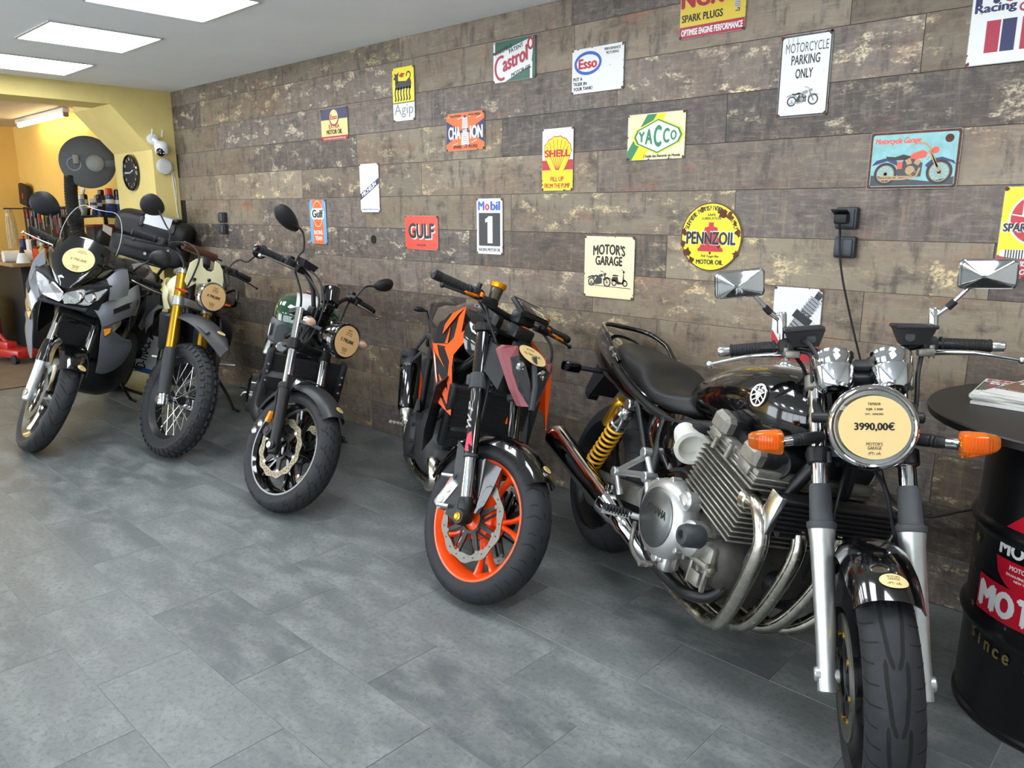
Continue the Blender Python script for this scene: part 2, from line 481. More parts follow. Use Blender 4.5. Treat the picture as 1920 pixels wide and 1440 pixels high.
M_yel = mat('mustard_paint', '#d8c57f', .75, noise=.05, nscale=4)
M_ceil = mat('ceiling_paint', '#eef1f1', .85, noise=.03, nscale=2)
M_white = mat('matt_white_paint', '#dedfdc', .8, noise=.03, nscale=3)
# ceiling with a seam of panels
mb = MB(); mb.box(((XL + XR) / 2, YF / 2, CEIL + .04), (XR - XL + .3, -YF + .3, .08)); tag(build('ceiling', mb, M_ceil, smooth=0), kind='structure')
# yellow wall with the opening to the workshop
mb = MB()
mb.prism([(.06, 0), (.06, CEIL), (-.5, CEIL), (-.5, 2.293), (-.2, 1.955), (-.2, 0)], lambda a, b, t: (XL - t, a, b), .83)
mb.prism([(-.5, 2.293), (-.5, CEIL), (YF, CEIL), (YF, 2.293)], lambda a, b, t: (XL - .006 - t, a, b), .38)
tag(build('wall_left', mb, M_yel, smooth=0), kind='structure')
mb = MB(); mb.box((XR + .05, YF / 2, CEIL / 2), (.1, -YF, CEIL)); tag(build('wall_right', mb, M_white, smooth=0), kind='structure')
mb = MB(); WA, WB, WL, WH = -5.2, 1.4, .35, 2.25        # shop front with a wide window
for (x0, x1, z0, z1) in ((XL, WA, 0, CEIL), (WB, XR, 0, CEIL), (WA, WB, 0, WL), (WA, WB, WH, CEIL)): mb.box(((x0 + x1) / 2, YF - .05, (z0 + z1) / 2), (x1 - x0, .1, z1 - z0))
tag(build('wall_front', mb, M_white, smooth=0), kind='structure')
mb = MB()
for k in range(5): x = WA + (WB - WA) * k / 4; mb.box((x, YF - .05, (WL + WH) / 2), (.06, .07, WH - WL))
for z in (WL + .03, WH - .03): mb.box(((WA + WB) / 2, YF - .05, z), (WB - WA, .07, .06))
for k in range(4): mb.box((WA + (WB - WA) * (k + .5) / 4, YF - .05, (WL + WH) / 2), ((WB - WA) / 4 - .06, .008, WH - WL - .12), mi=1)
tag(build('window_1', mb, [mat('window_frame_grey', '#8d9091', .5), mat('window_glass', '#ffffff', 0, trans=1, ior=1.02)], smooth=0), kind='structure')
# workshop beyond the opening
WX = -11.3
M_wf = mat('workshop_floor_boards', '#6c6257', .55, noise=.18, nscale=5)
mb = MB(); mb.box(((WX - 7.36) / 2, YF / 2, -.035), (-7.36 - WX, -YF, .07)); tag(build('floor_workshop', mb, M_wf, smooth=0), kind='structure')
mb = MB(); mb.box((-7.362, YF / 2 - .1, .002), (.02, -YF - .2, .008), bev=.003); tag(build('trim_1', mb, mat('threshold_strip', '#3a3632', .5)), kind='structure')
M_yel2 = mat('workshop_yellow_paint', '#dcb866', .7, noise=.06, nscale=2)
mb = MB(); mb.box(((WX - 7.65) / 2, .05, 1.23), (-7.65 - WX, .1, 2.46)); tag(build('wall_workshop_back', mb, M_yel2, smooth=0), kind='structure')
mb = MB(); mb.box((WX - .05, YF / 2, 1.23), (.1, -YF, 2.46)); tag(build('wall_workshop_left', mb, M_yel2, smooth=0), kind='structure')
mb = MB(); mb.box(((WX - 7.2) / 2, YF / 2, 2.50), (-7.2 - WX, -YF, .08)); tag(build('ceiling_workshop', mb, mat('workshop_ceiling_paint', '#b9b2a2', .8, noise=.05, nscale=2), smooth=0), kind='structure')

# ------------------------------------------------------------------ ceiling light panels
M_pan = mat('led_diffuser', '#f6fbff', .6, emit=9.5); M_alu = mat('aluminium_frame', '#c9ccc9', .4, metal=.4)
def panel(x, y, label):
    t = thing('ceiling_light', label, 'ceiling light', (x, y, CEIL), 0, 'square led panels in the ceiling')
    a = MB(); h = .3
    for s_ in (-1, 1):
        a.box((s_ * (h - .006), 0, -.004), (.012, 2 * h, .008)); a.box((0, s_ * (h - .006), -.004), (2 * h - .024, .012, .008))
    build('frame', a, M_alu, t, smooth=0)
    a = MB(); a.box((0, 0, -.003), (2 * h - .024, 2 * h - .024, .004)); build('diffuser', a, M_pan, t, smooth=0)
    return t
panel(-6.22, -1.20, 'leftmost glowing square ceiling panel, nearest the yellow wall')
panel(-5.05, -1.235, 'middle glowing square panel of the three in the grey ceiling')
panel(-3.89, -1.26, 'glowing square ceiling panel nearest the camera, cut by the top edge')
for x in (-2.72, -1.55, -.38, .79): panel(x, -1.27, 'square ceiling panel above the motorcycles, out of the picture')
for x in (-5.4, -3.7, -2.0, -.3): panel(x, -3.9, 'square ceiling panel behind the camera')
# ------------------------------------------------------------------ enamel signs on the plank wall
ink = lambda n, c, r=.35, **k: mat('print_' + n, c, r, spec=.5, **k)
WHT = ink('white', '#d9dad8', wear='#8b7a6a', wamt=.68, nscale=22); BLK = ink('black', '#17181a'); RED = ink('red', '#b3242c'); YEL = ink('yellow', '#e9d71c', noise=.06)
NAVY = ink('navy', '#252a55'); BLUE = ink('blue', '#2c56ad'); ORG = ink('orange', '#e8682c'); CREAM = ink('cream', '#f2ddb0'); GRN = ink('green', '#2f7a52'); LBL = ink('light_blue', '#5fa3dc')
MUST = ink('mustard', '#d3b83f'); CRIM = ink('crimson', '#a3283e'); GRY = ink('grey', '#8d9093'); DGRY = ink('charcoal', '#33373a'); RUST = ink('rust', '#5a3226', .8, noise=.4, nscale=60); TEAL = ink('faded_teal', '#7fb1b3', noise=.16, nscale=30, wear='#8f4a42', wamt=.66)
SALM = ink('salmon_red', '#d9523f'); BEI = ink('aged_cream', '#e0d7ac', noise=.1, nscale=10); CHRO = ink('silver', '#c6c4bf', .25, metal=.5); DGRN = ink('dark_green', '#2d5a4a'); PEACH = ink('peach_yellow', '#ecd08a'); BRT = ink('bright_red', '#e0442e', noise=.1, nscale=14); TAN = ink('bronze_tan', '#a98a63')
M_tin = mat('painted_tin_edge', '#8e8c86', .45, metal=.5, wear='#4a2f24', wamt=.6, nscale=40)
ALLINK = [M_tin, WHT, BLK, RED, YEL, NAVY, BLUE, ORG, CREAM, GRN, LBL, MUST, CRIM, GRY, DGRY, RUST, TEAL, SALM, BEI, CHRO, DGRN, PEACH, BRT, TAN]
def ix(m): return ALLINK.index(m)
for nm in 'WHT BLK RED YEL NAVY BLUE ORG CREAM GRN LBL MUST CRIM GRY DGRY RUST TEAL SALM BEI CHRO DGRN PEACH BRT TAN'.split():
    globals()['_' + nm] = ix(globals()[nm])

def rrect(w, h, r, n=4):
    pts = []
    for cx, cy, a in ((w / 2 - r, h / 2 - r, 0), (-w / 2 + r, h / 2 - r, 90), (-w / 2 + r, -h / 2 + r, 180), (w / 2 - r, -h / 2 + r, 270)):
        for k in range(n + 1): pts.append((cx + r * math.cos(R(a + 90 * k / n)), cy + r * math.sin(R(a + 90 * k / n))))
    return pts

def sign(x, z, w, h, label, draw, bg, tilt=0, rust=0, edge=None, seed=0, round_=False):
    mb = MB()
    out = rrect(w, h, .008) if not round_ else [(w / 2 * math.cos(2 * math.pi * k / 56), h / 2 * math.sin(2 * math.pi * k / 56)) for k in range(56)]
    mb.prism(out, lambda a, b, t: (a, -.001 - t, b), .005, 0)
    A = Art(mb, lambda a, b, l: (a, -.006 - l, b))
    sc = .985
    inner = [(a * (1 - .004 / w), b * (1 - .004 / h)) for a, b in out]
    A.poly(inner, bg); A.up()
    draw(A.up(), w, h)
    A.up()
    if not round_:
        for sx in (-1, 1):
            for sy in (-1, 1): A.disc(sx * (w / 2 - .009), sy * (h / 2 - .009), .0028, _DGRY, n=10)
    rnd = random.Random(seed)
    A.up()
    for k in range(rust):
        s_ = rnd.choice((0, 1, 2, 3)); t = rnd.uniform(-.5, .5)
        if k < 4: cu, cv = ((-1, 1, 1, -1)[k] * (w / 2 - .006), (-1, -1, 1, 1)[k] * (h / 2 - .006)); rr = rnd.uniform(.006, .011)
        else: cu, cv = [(t * w, h / 2 - .002), (t * w, -h / 2 + .002), (w / 2 - .002, t * h), (-w / 2 + .002, t * h)][s_]; rr = rnd.uniform(.002, .007)
        p = []
        for q in range(11):
            r_ = rr * rnd.uniform(.45, 1.1); a = cu + r_ * math.cos(q * .571); b = cv + r_ * math.sin(q * .571)
            p.append((min(max(a, -w / 2 + .001), w / 2 - .001), min(max(b, -h / 2 + .001), h / 2 - .001)))
        A.poly(p, _RUST)
    o = build('tin_sign', mb, ALLINK, smooth=0, fixn=False)
    o.location = (x, 0, z); o.rotation_euler = (0, R(tilt), 0)
    return tag(o, label, 'sign')

def wheel2(A, u, v, r, t, rim, sp, z=None):
    A.ring(u, v, r, t, _BLK, n=28); A.ring(u, v, r - t, t * .35, rim, n=28); A.disc(u, v, r * .16, rim, n=14)
    for k in range(sp):
        a = 2 * math.pi * k / sp; A.line([(u, v), (u + (r - t) * math.cos(a), v + (r - t) * math.sin(a))], r * .05, rim)
def moto2(A, u, v, s, body, tank, chrome, sp=10):
    """small side view of a cruiser facing right; s = length"""
    P = lambda l: [(u + a * s, v + b * s) for a, b in l]
    wheel2(A, u - .33 * s, v - .13 * s, .15 * s, .035 * s, chrome, sp); wheel2(A, u + .34 * s, v - .12 * s, .16 * s, .035 * s, chrome, sp); A.up()
    A.poly(P([(-.52, -.02), (-.46, .05), (-.34, .08), (-.2, .04), (-.14, -.08), (-.2, -.02), (-.32, .04), (-.45, .0)]), body)
    A.poly(P([(.16, -.03), (.24, .05), (.36, .07), (.5, .02), (.53, -.03), (.47, .0), (.36, .035), (.25, .01), (.19, -.06)]), body)
    A.poly(P([(-.2, -.1), (-.1, .06), (.02, .06), (.13, .0), (.12, -.17), (-.15, -.2)]), _DGRY); A.up()
    A.disc(u - .02 * s, v - .09 * s, .06 * s, chrome, n=18); A.poly(P([(-.06, -.02), (-.1, .06), (-.03, .07), (.0, .0)]), chrome); A.poly(P([(.02, .0), (.04, .06), (.11, .03), (.08, -.03)]), chrome)
    A.poly(P([(-.06, .07), (.0, .13), (.12, .17), (.18, .13), (.16, .07), (.04, .05)]), tank)
    A.poly(P([(-.34, .1), (-.22, .09), (-.12, .12), (-.02, .09), (-.08, .05), (-.22, .045), (-.32, .06)]), _BLK)
    A.line(P([(.34, -.12), (.2, .2), (.14, .25), (.05, .26)]), .024 * s, chrome); A.line(P([(.31, -.06), (.19, .16)]), .03 * s, chrome)
    A.disc(u + .27 * s, v + .16 * s, .045 * s, tank, n=16)
    A.line(P([(.1, -.06), (.06, -.17), (-.1, -.2), (-.42, -.2)]), .025 * s, chrome); A.line(P([(.05, -.1), (-.02, -.17), (-.4, -.165)]), .02 * s, chrome); A.up()
def scooter2(A, u, v, s, c):
    P = lambda l: [(u + a * s, v + b * s) for a, b in l]
    wheel2(A, u - .3 * s, v - .2 * s, .15 * s, .05 * s, _GRY, 0); wheel2(A, u + .33 * s, v - .2 * s, .15 * s, .05 * s, _GRY, 0)
    A.poly(P([(-.48, -.1), (-.4, .08), (-.1, .1), (-.05, -.12), (.15, -.17), (.18, -.1), (.22, .26), (.26, .26), (.27, -.05), (.45, -.1), (.3, .0), (.24, -.24), (-.1, -.26), (-.2, -.15)]), c)
    A.poly(P([(-.4, .12), (-.38, .2), (-.08, .18), (-.06, .12)]), c); A.line(P([(.24, .25), (.2, .42), (.1, .46)]), .03 * s, c); A.disc(u + .25 * s, v + .34 * s, .06 * s, c, n=12)
def plug2(A, u, v, s, c1, c2, rot=0):
    cr, sr = math.cos(R(rot)), math.sin(R(rot)); P = lambda l: [(u + (a * cr - b * sr) * s, v + (a * sr + b * cr) * s) for a, b in l]
    A.poly(P([(-.05, .5), (.05, .5), (.05, .42), (-.05, .42)]), c2)
    A.poly(P([(-.07, .42), (.07, .42), (.1, .1), (-.1, .1)]), c1)
    A.poly(P([(-.15, .1), (.15, .1), (.15, -.03), (-.15, -.03)]), c2)
    A.poly(P([(-.11, -.03), (.11, -.03), (.09, -.4), (-.09, -.4)]), c1)
    A.poly(P([(-.02, -.4), (.09, -.4), (.09, -.5), (-.07, -.5), (-.07, -.47), (.06, -.47), (.06, -.43), (-.02, -.43)]), c2); A.up()
    for k in range(5): A.poly(P([(-.1, .38 - k * .055), (.1, .37 - k * .055), (.1, .36 - k * .055), (-.1, .37 - k * .055)]), c2)
    for k in range(5): A.poly(P([(-.1, -.08 - k * .06), (.1, -.1 - k * .06), (.1, -.115 - k * .06), (-.1, -.095 - k * .06)]), c2)
    A.up()

def d_gulf_racing(A, w, h):
    A.rect(-.062, -h / 2 + .002, .062, h / 2 - .002, _ORG); A.up()
    A.disc(0, .055, .062, _WHT, .088); A.up().disc(0, .055, .058, _ORG, .084); A.up()
    A.poly([(a, b + .055) for a, b in rrect(.165, .075, .035)], _WHT); A.up()
    A.text('Gulf', 0, .028, .056, _BLK, .135, bold=.032); A.text('RACING', 0, -.085, .03, _WHT, .105, bold=.034); A.text('TEAM', 0, -.125, .03, _WHT, .085, bold=.034)
sign(-4.685, 1.380, .2, .3, 'light blue and orange upright racing sign with a white oval', d_gulf_racing, _LBL, rust=4, seed=1)

def d_esso_extra(A, w, h):
    A.rect(-w / 2 + .002, .03, w / 2 - .002, h / 2 - .002, _NAVY); A.rect(-w / 2 + .002, -h / 2 + .002, w / 2 - .002, -.073, _RED); A.up()
    A.disc(0, .044, .055, _NAVY); A.up().disc(0, .044, .05, _PEACH); A.up().ring(0, .044, .05, .004, _NAVY); A.text('Esso', 0, .028, .032, _RED, .078, bold=.032)
    A.text('EXTRA', 0, -.026, .026, _RED, .12, bold=.022); A.text('MOTOR OIL', 0, -.062, .03, _BLK, .175, bold=.03)
    A.text('THE WORLD FAMOUS MOTOR OIL', 0, -.092, .009, _WHT, .25)
sign(-4.438, 2.006, .3, .2, 'small navy and cream motor oil sign with a red bottom strip', d_esso_extra, _PEACH, rust=4, seed=2)

def d_michelin(A, w, h):
    A.poly([(-.098, -.075), (.098, .025), (.098, .062), (-.098, -.036)], _NAVY); A.up()
    A.text('MICHELIN', 0, -.019, .026, _WHT, .165, bold=.032, rot=R(27)); A.text('A Better Way Forward', 0, -.138, .012, _BLUE, .17)
sign(-4.086, 1.596, .2, .3, 'tall white sign with a navy diagonal band across it', d_michelin, _WHT, rust=10, seed=3)

def d_agip(A, w, h):
    A.rect(-w / 2 + .002, -.045, w / 2 - .002, h / 2 - .002, _YEL); A.up()
    A.rect(-w / 2 + .002, -.05, w / 2 - .002, -.045, _BLK)
    o = .05
    A.poly([(-.07, .055), (-.05, .075), (.03, .07), (.06, .09), (.075, .06), (.07, .025), (.02, .03), (-.04, .025), (-.075, .03)], _BLK)
    A.poly([(-.075, .05), (-.045, .07), (-.045, .1), (-.035, .125), (-.06, .112), (-.08, .12), (-.075, .1), (-.09, .09), (-.072, .08)], _BLK)
    for k in range(6):
        x = -.068 + k * .026; A.line([(x, .04), (x - .008, .005), (x + .0, -.03), (x - .012, -.034)], .011, _BLK)
    A.ring(.05, .1, .022, .008, _BLK, n=16, a0=-60, a1=200); A.poly([(-.04, .105), (-.01, .118), (.02, .112), (.0, .1), (.015, .095), (-.015, .092)], _RED)
    A.text('Agip', 0, -.13, .075, _DGRY, .175, bold=.0); A.up().text('Agip', 0, -.127, .069, _GRY, .165, bold=-.025)
sign(-3.722, 2.123, .2, .3, 'yellow and white sign with a black six-legged beast', d_agip, _WHT, rust=8, seed=4)

def d_gulf(A, w, h):
    for dx, dy, c in ((.008, -.006, _WHT), (0, 0, _BLK)):
        A.text('GULF', dx, -.035 + dy, .092, c, .235, bold=.034); A.up()
    A.text('DEALER', 0, -.078, .012, _DGRY, .085)
sign(-3.593, 1.328, .3, .2, 'plain red sign with one big black and white word', d_gulf, _BRT, rust=8, seed=5)

def d_champ(A, w, h):
    A.poly([(-.148, .06), (-.02, 0), (-.148, -.062)], _NAVY); A.poly([(.148, .06), (.02, 0), (.148, -.062)], _NAVY); A.up()
    for a, b in ((-.13, .08), (.03, .075), (-.1, -.07), (.05, -.06), (.09, .065), (-.06, .065)): A.line([(a, b), (a + .04, b + .012)], .003, _WHT)
    A.up(); A.text('CHA', -.085, -.04, .07, _WHT, .1, bold=.034); A.text('ION', .088, -.04, .07, _WHT, .1, bold=.034)
    A.poly([(-.018, .075), (.018, .075), (.032, -.07), (-.032, -.07)], _WHT); A.up()
    plug2(A, 0, 0, .17, _CHRO, _DGRY); A.text('MP', 0, -.025, .04, _WHT, .036, bold=.022)
    A.text('MORE POWER', -.075, .078, .012, _BLK, .09); A.text('MORE SPEED', .075, .078, .012, _BLK, .09); A.text('SPARK', -.06, -.088, .018, _BLK, .07); A.text('PLUGS', .062, -.088, .018, _BLK, .07)
sign(-3.203, 1.880, .3, .2, 'orange spark plug sign with a navy bow-tie shape', d_champ, _ORG, rust=8, seed=6)

def d_mobil1(A, w, h):
    for t, c, u, ww in (('M', _BLUE, -.062, .05), ('o', _RED, -.016, .034), ('bil', _BLUE, .045, .075)): A.text(t, u, .085 if t != 'bil' else .085, .05 if t != 'o' else .036, c, ww, bold=.032)
    A.rect(-.082, -.105, .082, .072, _BLK); A.up(); A.poly([(-.014, -.09), (.024, -.09), (.024, .055), (-.004, .055), (-.032, .038), (-.032, .02), (-.014, .026)], _WHT); A.text('RACING MOTOR OIL', 0, -.134, .018, _BLK, .165, bold=.018)
sign(-3.020, 1.373, .2, .3, 'white upright sign with a big white 1 on a black square', d_mobil1, _WHT, rust=8, seed=7)

def d_castrol(A, w, h):
    A.poly([(-.13, .098), (.148, .098), (-.148, .035), (-.148, .05), (-.13, .05)], _DGRN); A.poly([(.13, .098), (.148, .098), (.148, -.098), (-.06, -.098), (.12, -.035), (.13, .03)], _DGRN); A.up()
    A.rect(.112, -.098, .128, -.02, _WHT)
    A.text('WAKEFIELD', -.07, .045, .02, _BLK, .13, rot=R(14)); A.text('PATENT', .02, .045, .02, _BLK, .1, rot=R(14)); A.text('MOTOR OIL', .055, -.065, .02, _BLK, .14, rot=R(14))
    A.ring(-.085, -.03, .05, .014, _CRIM, .062, a0=70, a1=300); A.text('astrol', .02, -.03, .075, _CRIM, .19, bold=.032, shear=.25, rot=R(14))
    A.ring(.115, .065, .022, .012, _CRIM, .03)
sign(-2.840, 2.202, .29, .2, 'green and white motor oil sign with slanted crimson script', d_castrol, _WHT, rust=2, seed=8)

def d_esso2(A, w, h):
    A.ring(-.055, .032, .08, .014, _BLUE, .052, n=40); A.text('Esso', -.055, .008, .046, _RED, .11, bold=.034)
    A.text('PERFORMANCE', .085, .075, .012, _BLK, .09, bold=.022); A.text('MOTORING', .085, .058, .012, _BLK, .07, bold=.022)
    for i, t in enumerate(('PUT A', 'TIGER IN', 'YOUR TANK!')): A.text(t, -.14, -.042 - .022 * i, .016, _BLK, (.055, .08, .115)[i], al='l', bold=.03)
sign(-2.310, 2.098, .3, .2, 'white sign with a blue oval and a tiger slogan', d_esso2, _WHT, rust=10, seed=9, tilt=0)

def d_shell(A, w, h):
    A.rect(-.098, -h / 2 + .002, .098, -.05, _YEL); A.rect(-.098, -.05, .098, -.002, _RED); A.up()
    def sh(s_):
        p = [(-.03, -.065), (-.045, -.05), (-.075, .0), (-.085, .03)]
        for k in range(7):
            a = R(168 - k * 26); p += [(.088 * math.cos(a), .035 + .075 * math.sin(a)), (.094 * math.cos(a - R(12)), .035 + .08 * math.sin(a - R(12)))]
        p += [(.085, .03), (.075, .0), (.045, -.05), (.03, -.065)]
        return [(x * s_, .02 + (y - .02) * s_ - .0) for x, y in p]
    A.poly(sh(1.0), _RED); A.up().poly(sh(.955), _YEL); A.up()
    A.poly([(-.04, -.055), (.04, -.055), (.035, -.08), (-.035, -.08)], _YEL)
    for k in range(7):
        a = R(150 - k * 20); A.line([(.0 + .01 * math.cos(a), -.05), (.08 * math.cos(a), .03 + .068 * math.sin(a))], .0035, _RED)
    A.up(); A.text('SHELL', 0, .012, .036, _RED, .165, bold=.034); A.text('FILL UP', 0, -.105, .024, _RED, .085, bold=.022); A.text('FROM THE PUMP', 0, -.137, .024, _RED, .165, bold=.022)
sign(-2.543, 1.704, .2, .3, 'yellow, red and white upright sign with a yellow scallop shell', d_shell, _WHT, rust=8, seed=10)

def d_yacco(A, w, h):
    A.poly([(-.148, -.098), (-.148, -.06), (-.045, .095), (.005, .095), (-.125, -.098)], _GRN); A.poly([(-.125, -.098), (.005, .095), (.055, .095), (-.06, -.098)], _YEL); A.up()
    hx = lambda s_, c: A.poly([(-.12 * s_ + .012, 0), (-.105 * s_ + .012, .028 * s_), (.0 + .012, .07 * s_), (.105 * s_ + .012, .028 * s_), (.12 * s_ + .012, 0), (.105 * s_ + .012, -.028 * s_), (.012, -.07 * s_), (-.105 * s_ + .012, -.028 * s_)], c)
    hx(1.12, _YEL); A.up(); hx(1.04, _GRN); A.up(); hx(.95, _WHT); A.up()
    for t, u, hh, ww in (('Y', -.072, .046, .036), ('A', -.034, .068, .04), ('C', .012, .094, .042), ('C', .056, .064, .034), ('O', .093, .042, .032)): A.text(t, u, -hh / 2, hh, _GRN, ww, bold=.034)
    A.text("L'Huile des Records du Monde", .035, -.09, .013, _BLK, .19)
sign(-1.978, 1.780, .3, .2, 'aged cream sign with a green hexagon and diagonal stripes', d_yacco, _BEI, rust=10, seed=11)

def d_ngk(A, w, h):
    A.rect(-w / 2 + .002, -h / 2 + .002, w / 2 - .002, -.052, _CRIM); A.up()
    A.text('NGK', -.045, .018, .07, _CRIM, .2, bold=.032); A.text('SPARK PLUGS', -.045, -.035, .03, _BLK, .19, bold=.022); A.text('OPTIMISE ENGINE PERFORMANCE', 0, -.088, .026, _WHT, .28, bold=.03)
    plug2(A, .113, .035, .12, _CHRO, _DGRY)
sign(-1.730, 2.262, .3, .2, 'mustard spark plug sign cut by the top edge, crimson stripe below', d_ngk, _MUST, rust=2, seed=12)

def d_mpo(A, w, h):
    A.poly([(-.098, .148), (.098, .148), (.098, -.148), (-.098, -.148)], _DGRY); A.up(); A.poly(rrect(.185, .284, .012), _WHT); A.up()
    A.text('MOTORCYCLE', .004, .085, .034, _DGRY, .165, bold=-.005); A.text('PARKING', .002, .04, .036, _DGRY, .112); A.text('ONLY', .0, -.01, .036, _BLK, .068)
    moto2(A, .0, -.075, .125, _GRY, _GRY, _GRY, 8)
    for k in range(3): A.line([(-.07 + k * .018, .14), (-.07 + k * .018, .118)], .002, _GRY)
sign(-1.323, 1.962, .2, .3, 'white upright sign reading Motorcycle Parking Only with a bike drawing', d_mpo, _WHT, rust=14, seed=13)

def d_mgar(A, w, h):
    A.poly(rrect(.294, .194, .006), _RUST); A.up(); A.poly(rrect(.28, .18, .008), _TEAL); A.up()
    A.poly([(-.138, -.088), (.138, -.088), (.138, -.06), (.06, -.075), (-.138, -.05)], _DGRY); A.up()
    A.text('Motorcycle Garage', -.055, .052, .026, _SALM, .155, bold=.032, shear=.3); A.disc(.112, .068, .014, _RUST)
    moto2(A, .0, -.012, .265, _NAVY, _SALM, _TAN, 12); A.rect(-.05, -.03, -.032, -.005, _SALM)
sign(-.903, 1.634, .3, .2, 'teal sign with a red and blue vintage motorcycle picture', d_mgar, _RUST, rust=0, seed=14)

def d_mg(A, w, h):
    A.text("MOTOR'S", -.0, .06, .052, _BLK, .19, bold=.034, fn=lambda a: -.9 * a * a); A.text('GARAGE', -.0, .008, .046, _BLK, .16, bold=.034)
    moto2(A, -.055, -.055, .14, _BLK, _DGRY, _DGRY, 10); scooter2(A, .065, -.052, .1, _BLK); A.line([(-.12, -.089), (.13, -.094)], .003, _DGRY)
sign(-2.214, 1.191, .295, .295, 'cream square sign with a motorcycle and scooter drawing', d_mg, _CREAM, rust=8, seed=15)

def d_penn(A, w, h):
    A.disc(0, 0, .145, _RUST, n=56); A.up(); A.disc(0, 0, .14, _YEL, n=56); A.up()
    A.poly([(-.012, .062), (.012, .062), (.012, .045), (.03, .04), (.036, .0), (.05, -.042), (.06, -.05), (.06, -.062), (-.06, -.062), (-.06, -.05), (-.05, -.042), (-.036, .0), (-.03, .04), (-.012, .045)], _RED); A.disc(0, -.068, .006, _BLK, n=10); A.up()
    A.text('PENNZOIL', 0, -.035, .062, _WHT, .248, bold=.034); A.up(); A.text('PENNZOIL', 0, -.033, .056, _BLK, .236, bold=.032)
    A.arctext('Supreme Pennsylvania Quality', 0, 0, .112, .02, _BLK, 90, 150); A.text('SAFE', 0, .088, .011, _BLK, .04); A.text('LUBRICATION', 0, .073, .011, _BLK, .09)
    A.text('THE Tough-Film', 0, -.09, .014, _BLK, .085, shear=.3); A.text('MOTOR OIL', 0, -.117, .021, _BLK, .13, bold=.034)
    A.up(); rnd = random.Random(4)
    for cu, cv, r_ in ((-.13, .02, .02), (-.11, -.07, .026), (.05, .1, .028), (.085, .085, .022), (.128, .02, .02), (-.045, .118, .012), (.12, -.07, .018), (-.09, -.1, .018), (-.132, -.03, .018), (.11, .06, .012), (.04, -.04, .01)):
        A.poly([(cu + r_ * rnd.uniform(.4, 1) * math.cos(q * .4833), cv + r_ * rnd.uniform(.4, 1.1) * math.sin(q * .4833)) for q in range(13)], _RUST)
sign(-1.679, 1.347, .292, .292, 'round rusty yellow motor oil sign with a red bell', d_penn, _RUST, round_=True)

def d_plug(A, w, h):
    A.poly([(-.098, -.148), (-.098, -.03), (-.03, -.09), (.02, -.05), (.05, -.1), (.098, -.02), (.098, -.148)], _RED); A.up()
    A.line([(-.09, -.03), (-.05, -.09), (-.07, -.09), (-.02, -.14)], .008, _WHT)
    plug2(A, .02, .02, .27, _WHT, _DGRY, -33); plug2(A, .02, .02, .25, _GRY, _BLK, -33); A.text('NGK', .035, .035, .02, _BLK, .045, rot=R(-33))
sign(-1.277, 1.008, .2, .3, 'white sign with a tilted spark plug, half hidden behind the handlebar', d_plug, _WHT, rust=8, seed=17)

def d_ngk2(A, w, h):
    A.rect(-.098, -.148, .098, -.075, _RED); A.up(); A.disc(.01, .045, .088, _WHT, n=44); A.up(); A.disc(.01, .045, .082, _RED, n=44); A.up()
    for k in range(9):
        a = R(k * 40 + 10); A.line([(.01 + .03 * math.cos(a), .045 + .03 * math.sin(a)), (.01 + .08 * math.cos(a), .045 + .08 * math.sin(a))], .004, _WHT)
    A.up(); A.text('NGK', .015, .05, .05, _WHT, .11, bold=.032); A.up(); A.text('SPARK PLUGS', .0, .0, .034, _WHT, .19, bold=.05); A.up(); A.text('SPARK PLUGS', .0, .003, .028, _BLK, .18, bold=.034)
    A.poly([(-.09, -.058), (-.04, -.055), (.07, -.055), (.07, -.085), (-.04, -.085), (-.09, -.078)], _WHT); A.up()
    for k in range(8): A.rect(-.075 + k * .008, -.085, -.071 + k * .008, -.056, _DGRY)
    A.text('NGK', .03, -.078, .016, _BLK, .05); A.text('OPTIMISE ENGINE', .0, -.11, .018, _WHT, .175, shear=.2, bold=.022); A.text('PERFORMANCE', .005, -.137, .018, _WHT, .16, shear=.2, bold=.022)
sign(-.507, 1.387, .2, .3, 'yellow and red spark plug sign cut by the right edge', d_ngk2, _YEL, rust=10, seed=18)

def d_mobilr(A, w, h):
    for t, c, u, ww, hh in (('M', _NAVY, -.105, .07, .07), ('o', _CRIM, -.04, .05, .052), ('bil', _NAVY, .045, .1, .07)): A.text(t, u, .05, hh, c, ww, bold=.034)
    A.text('Racing', -.08, .018, .036, _NAVY, .12, bold=.03); A.ring(.0, .03, .014, .006, _CRIM, n=16); A.text('il', .03, .018, .03, _NAVY, .02)
    A.rect(-.1, -.098, -.06, .0, _CRIM); A.rect(-.055, -.098, -.015, .0, _NAVY); A.rect(.0, -.098, .04, .0, _CRIM)
sign(-.622, 2.062, .3, .27, 'big white sign at the top right corner with red and navy stripes', d_mobilr, _WHT, rust=14, seed=19)

# ------------------------------------------------------------------ sockets, cable, wall hole
M_sock = mat('anthracite_plastic', '#2b3034', .45, spec=.5)
def socket(x, z, s, label, group, plug=False):
    t = thing('wall_socket', label, 'socket', (x, 0, z), 0, group)
    a = MB(); a.box((0, -.019, 0), (s, .036, s), bev=.009); build('housing', a, M_sock, t)
    a = MB(); a.box((0, -.04, 0), (s * .8, .012, s * .8), bev=.005); build('flap', a, mat('anthracite_flap', '#363c41', .4), t)
    if plug:
        a = MB(); a.box((-.005, -.062, -.002), (.05, .04, .036), bev=.008); a.box((-.012, -.058, .022), (s * .72, .05, .006), rot=(-24, 0, 0), bev=.002); build('plug', a, mat('black_rubber', '#121314', .6), t)
    return t
socket(-1.106, 1.430, .082, 'upper grey wall socket with a black plug and cable in it', 'double socket by the plug', True)
socket(-1.103, 1.322, .080, 'lower grey wall socket under the plugged one', 'double socket by the plug')
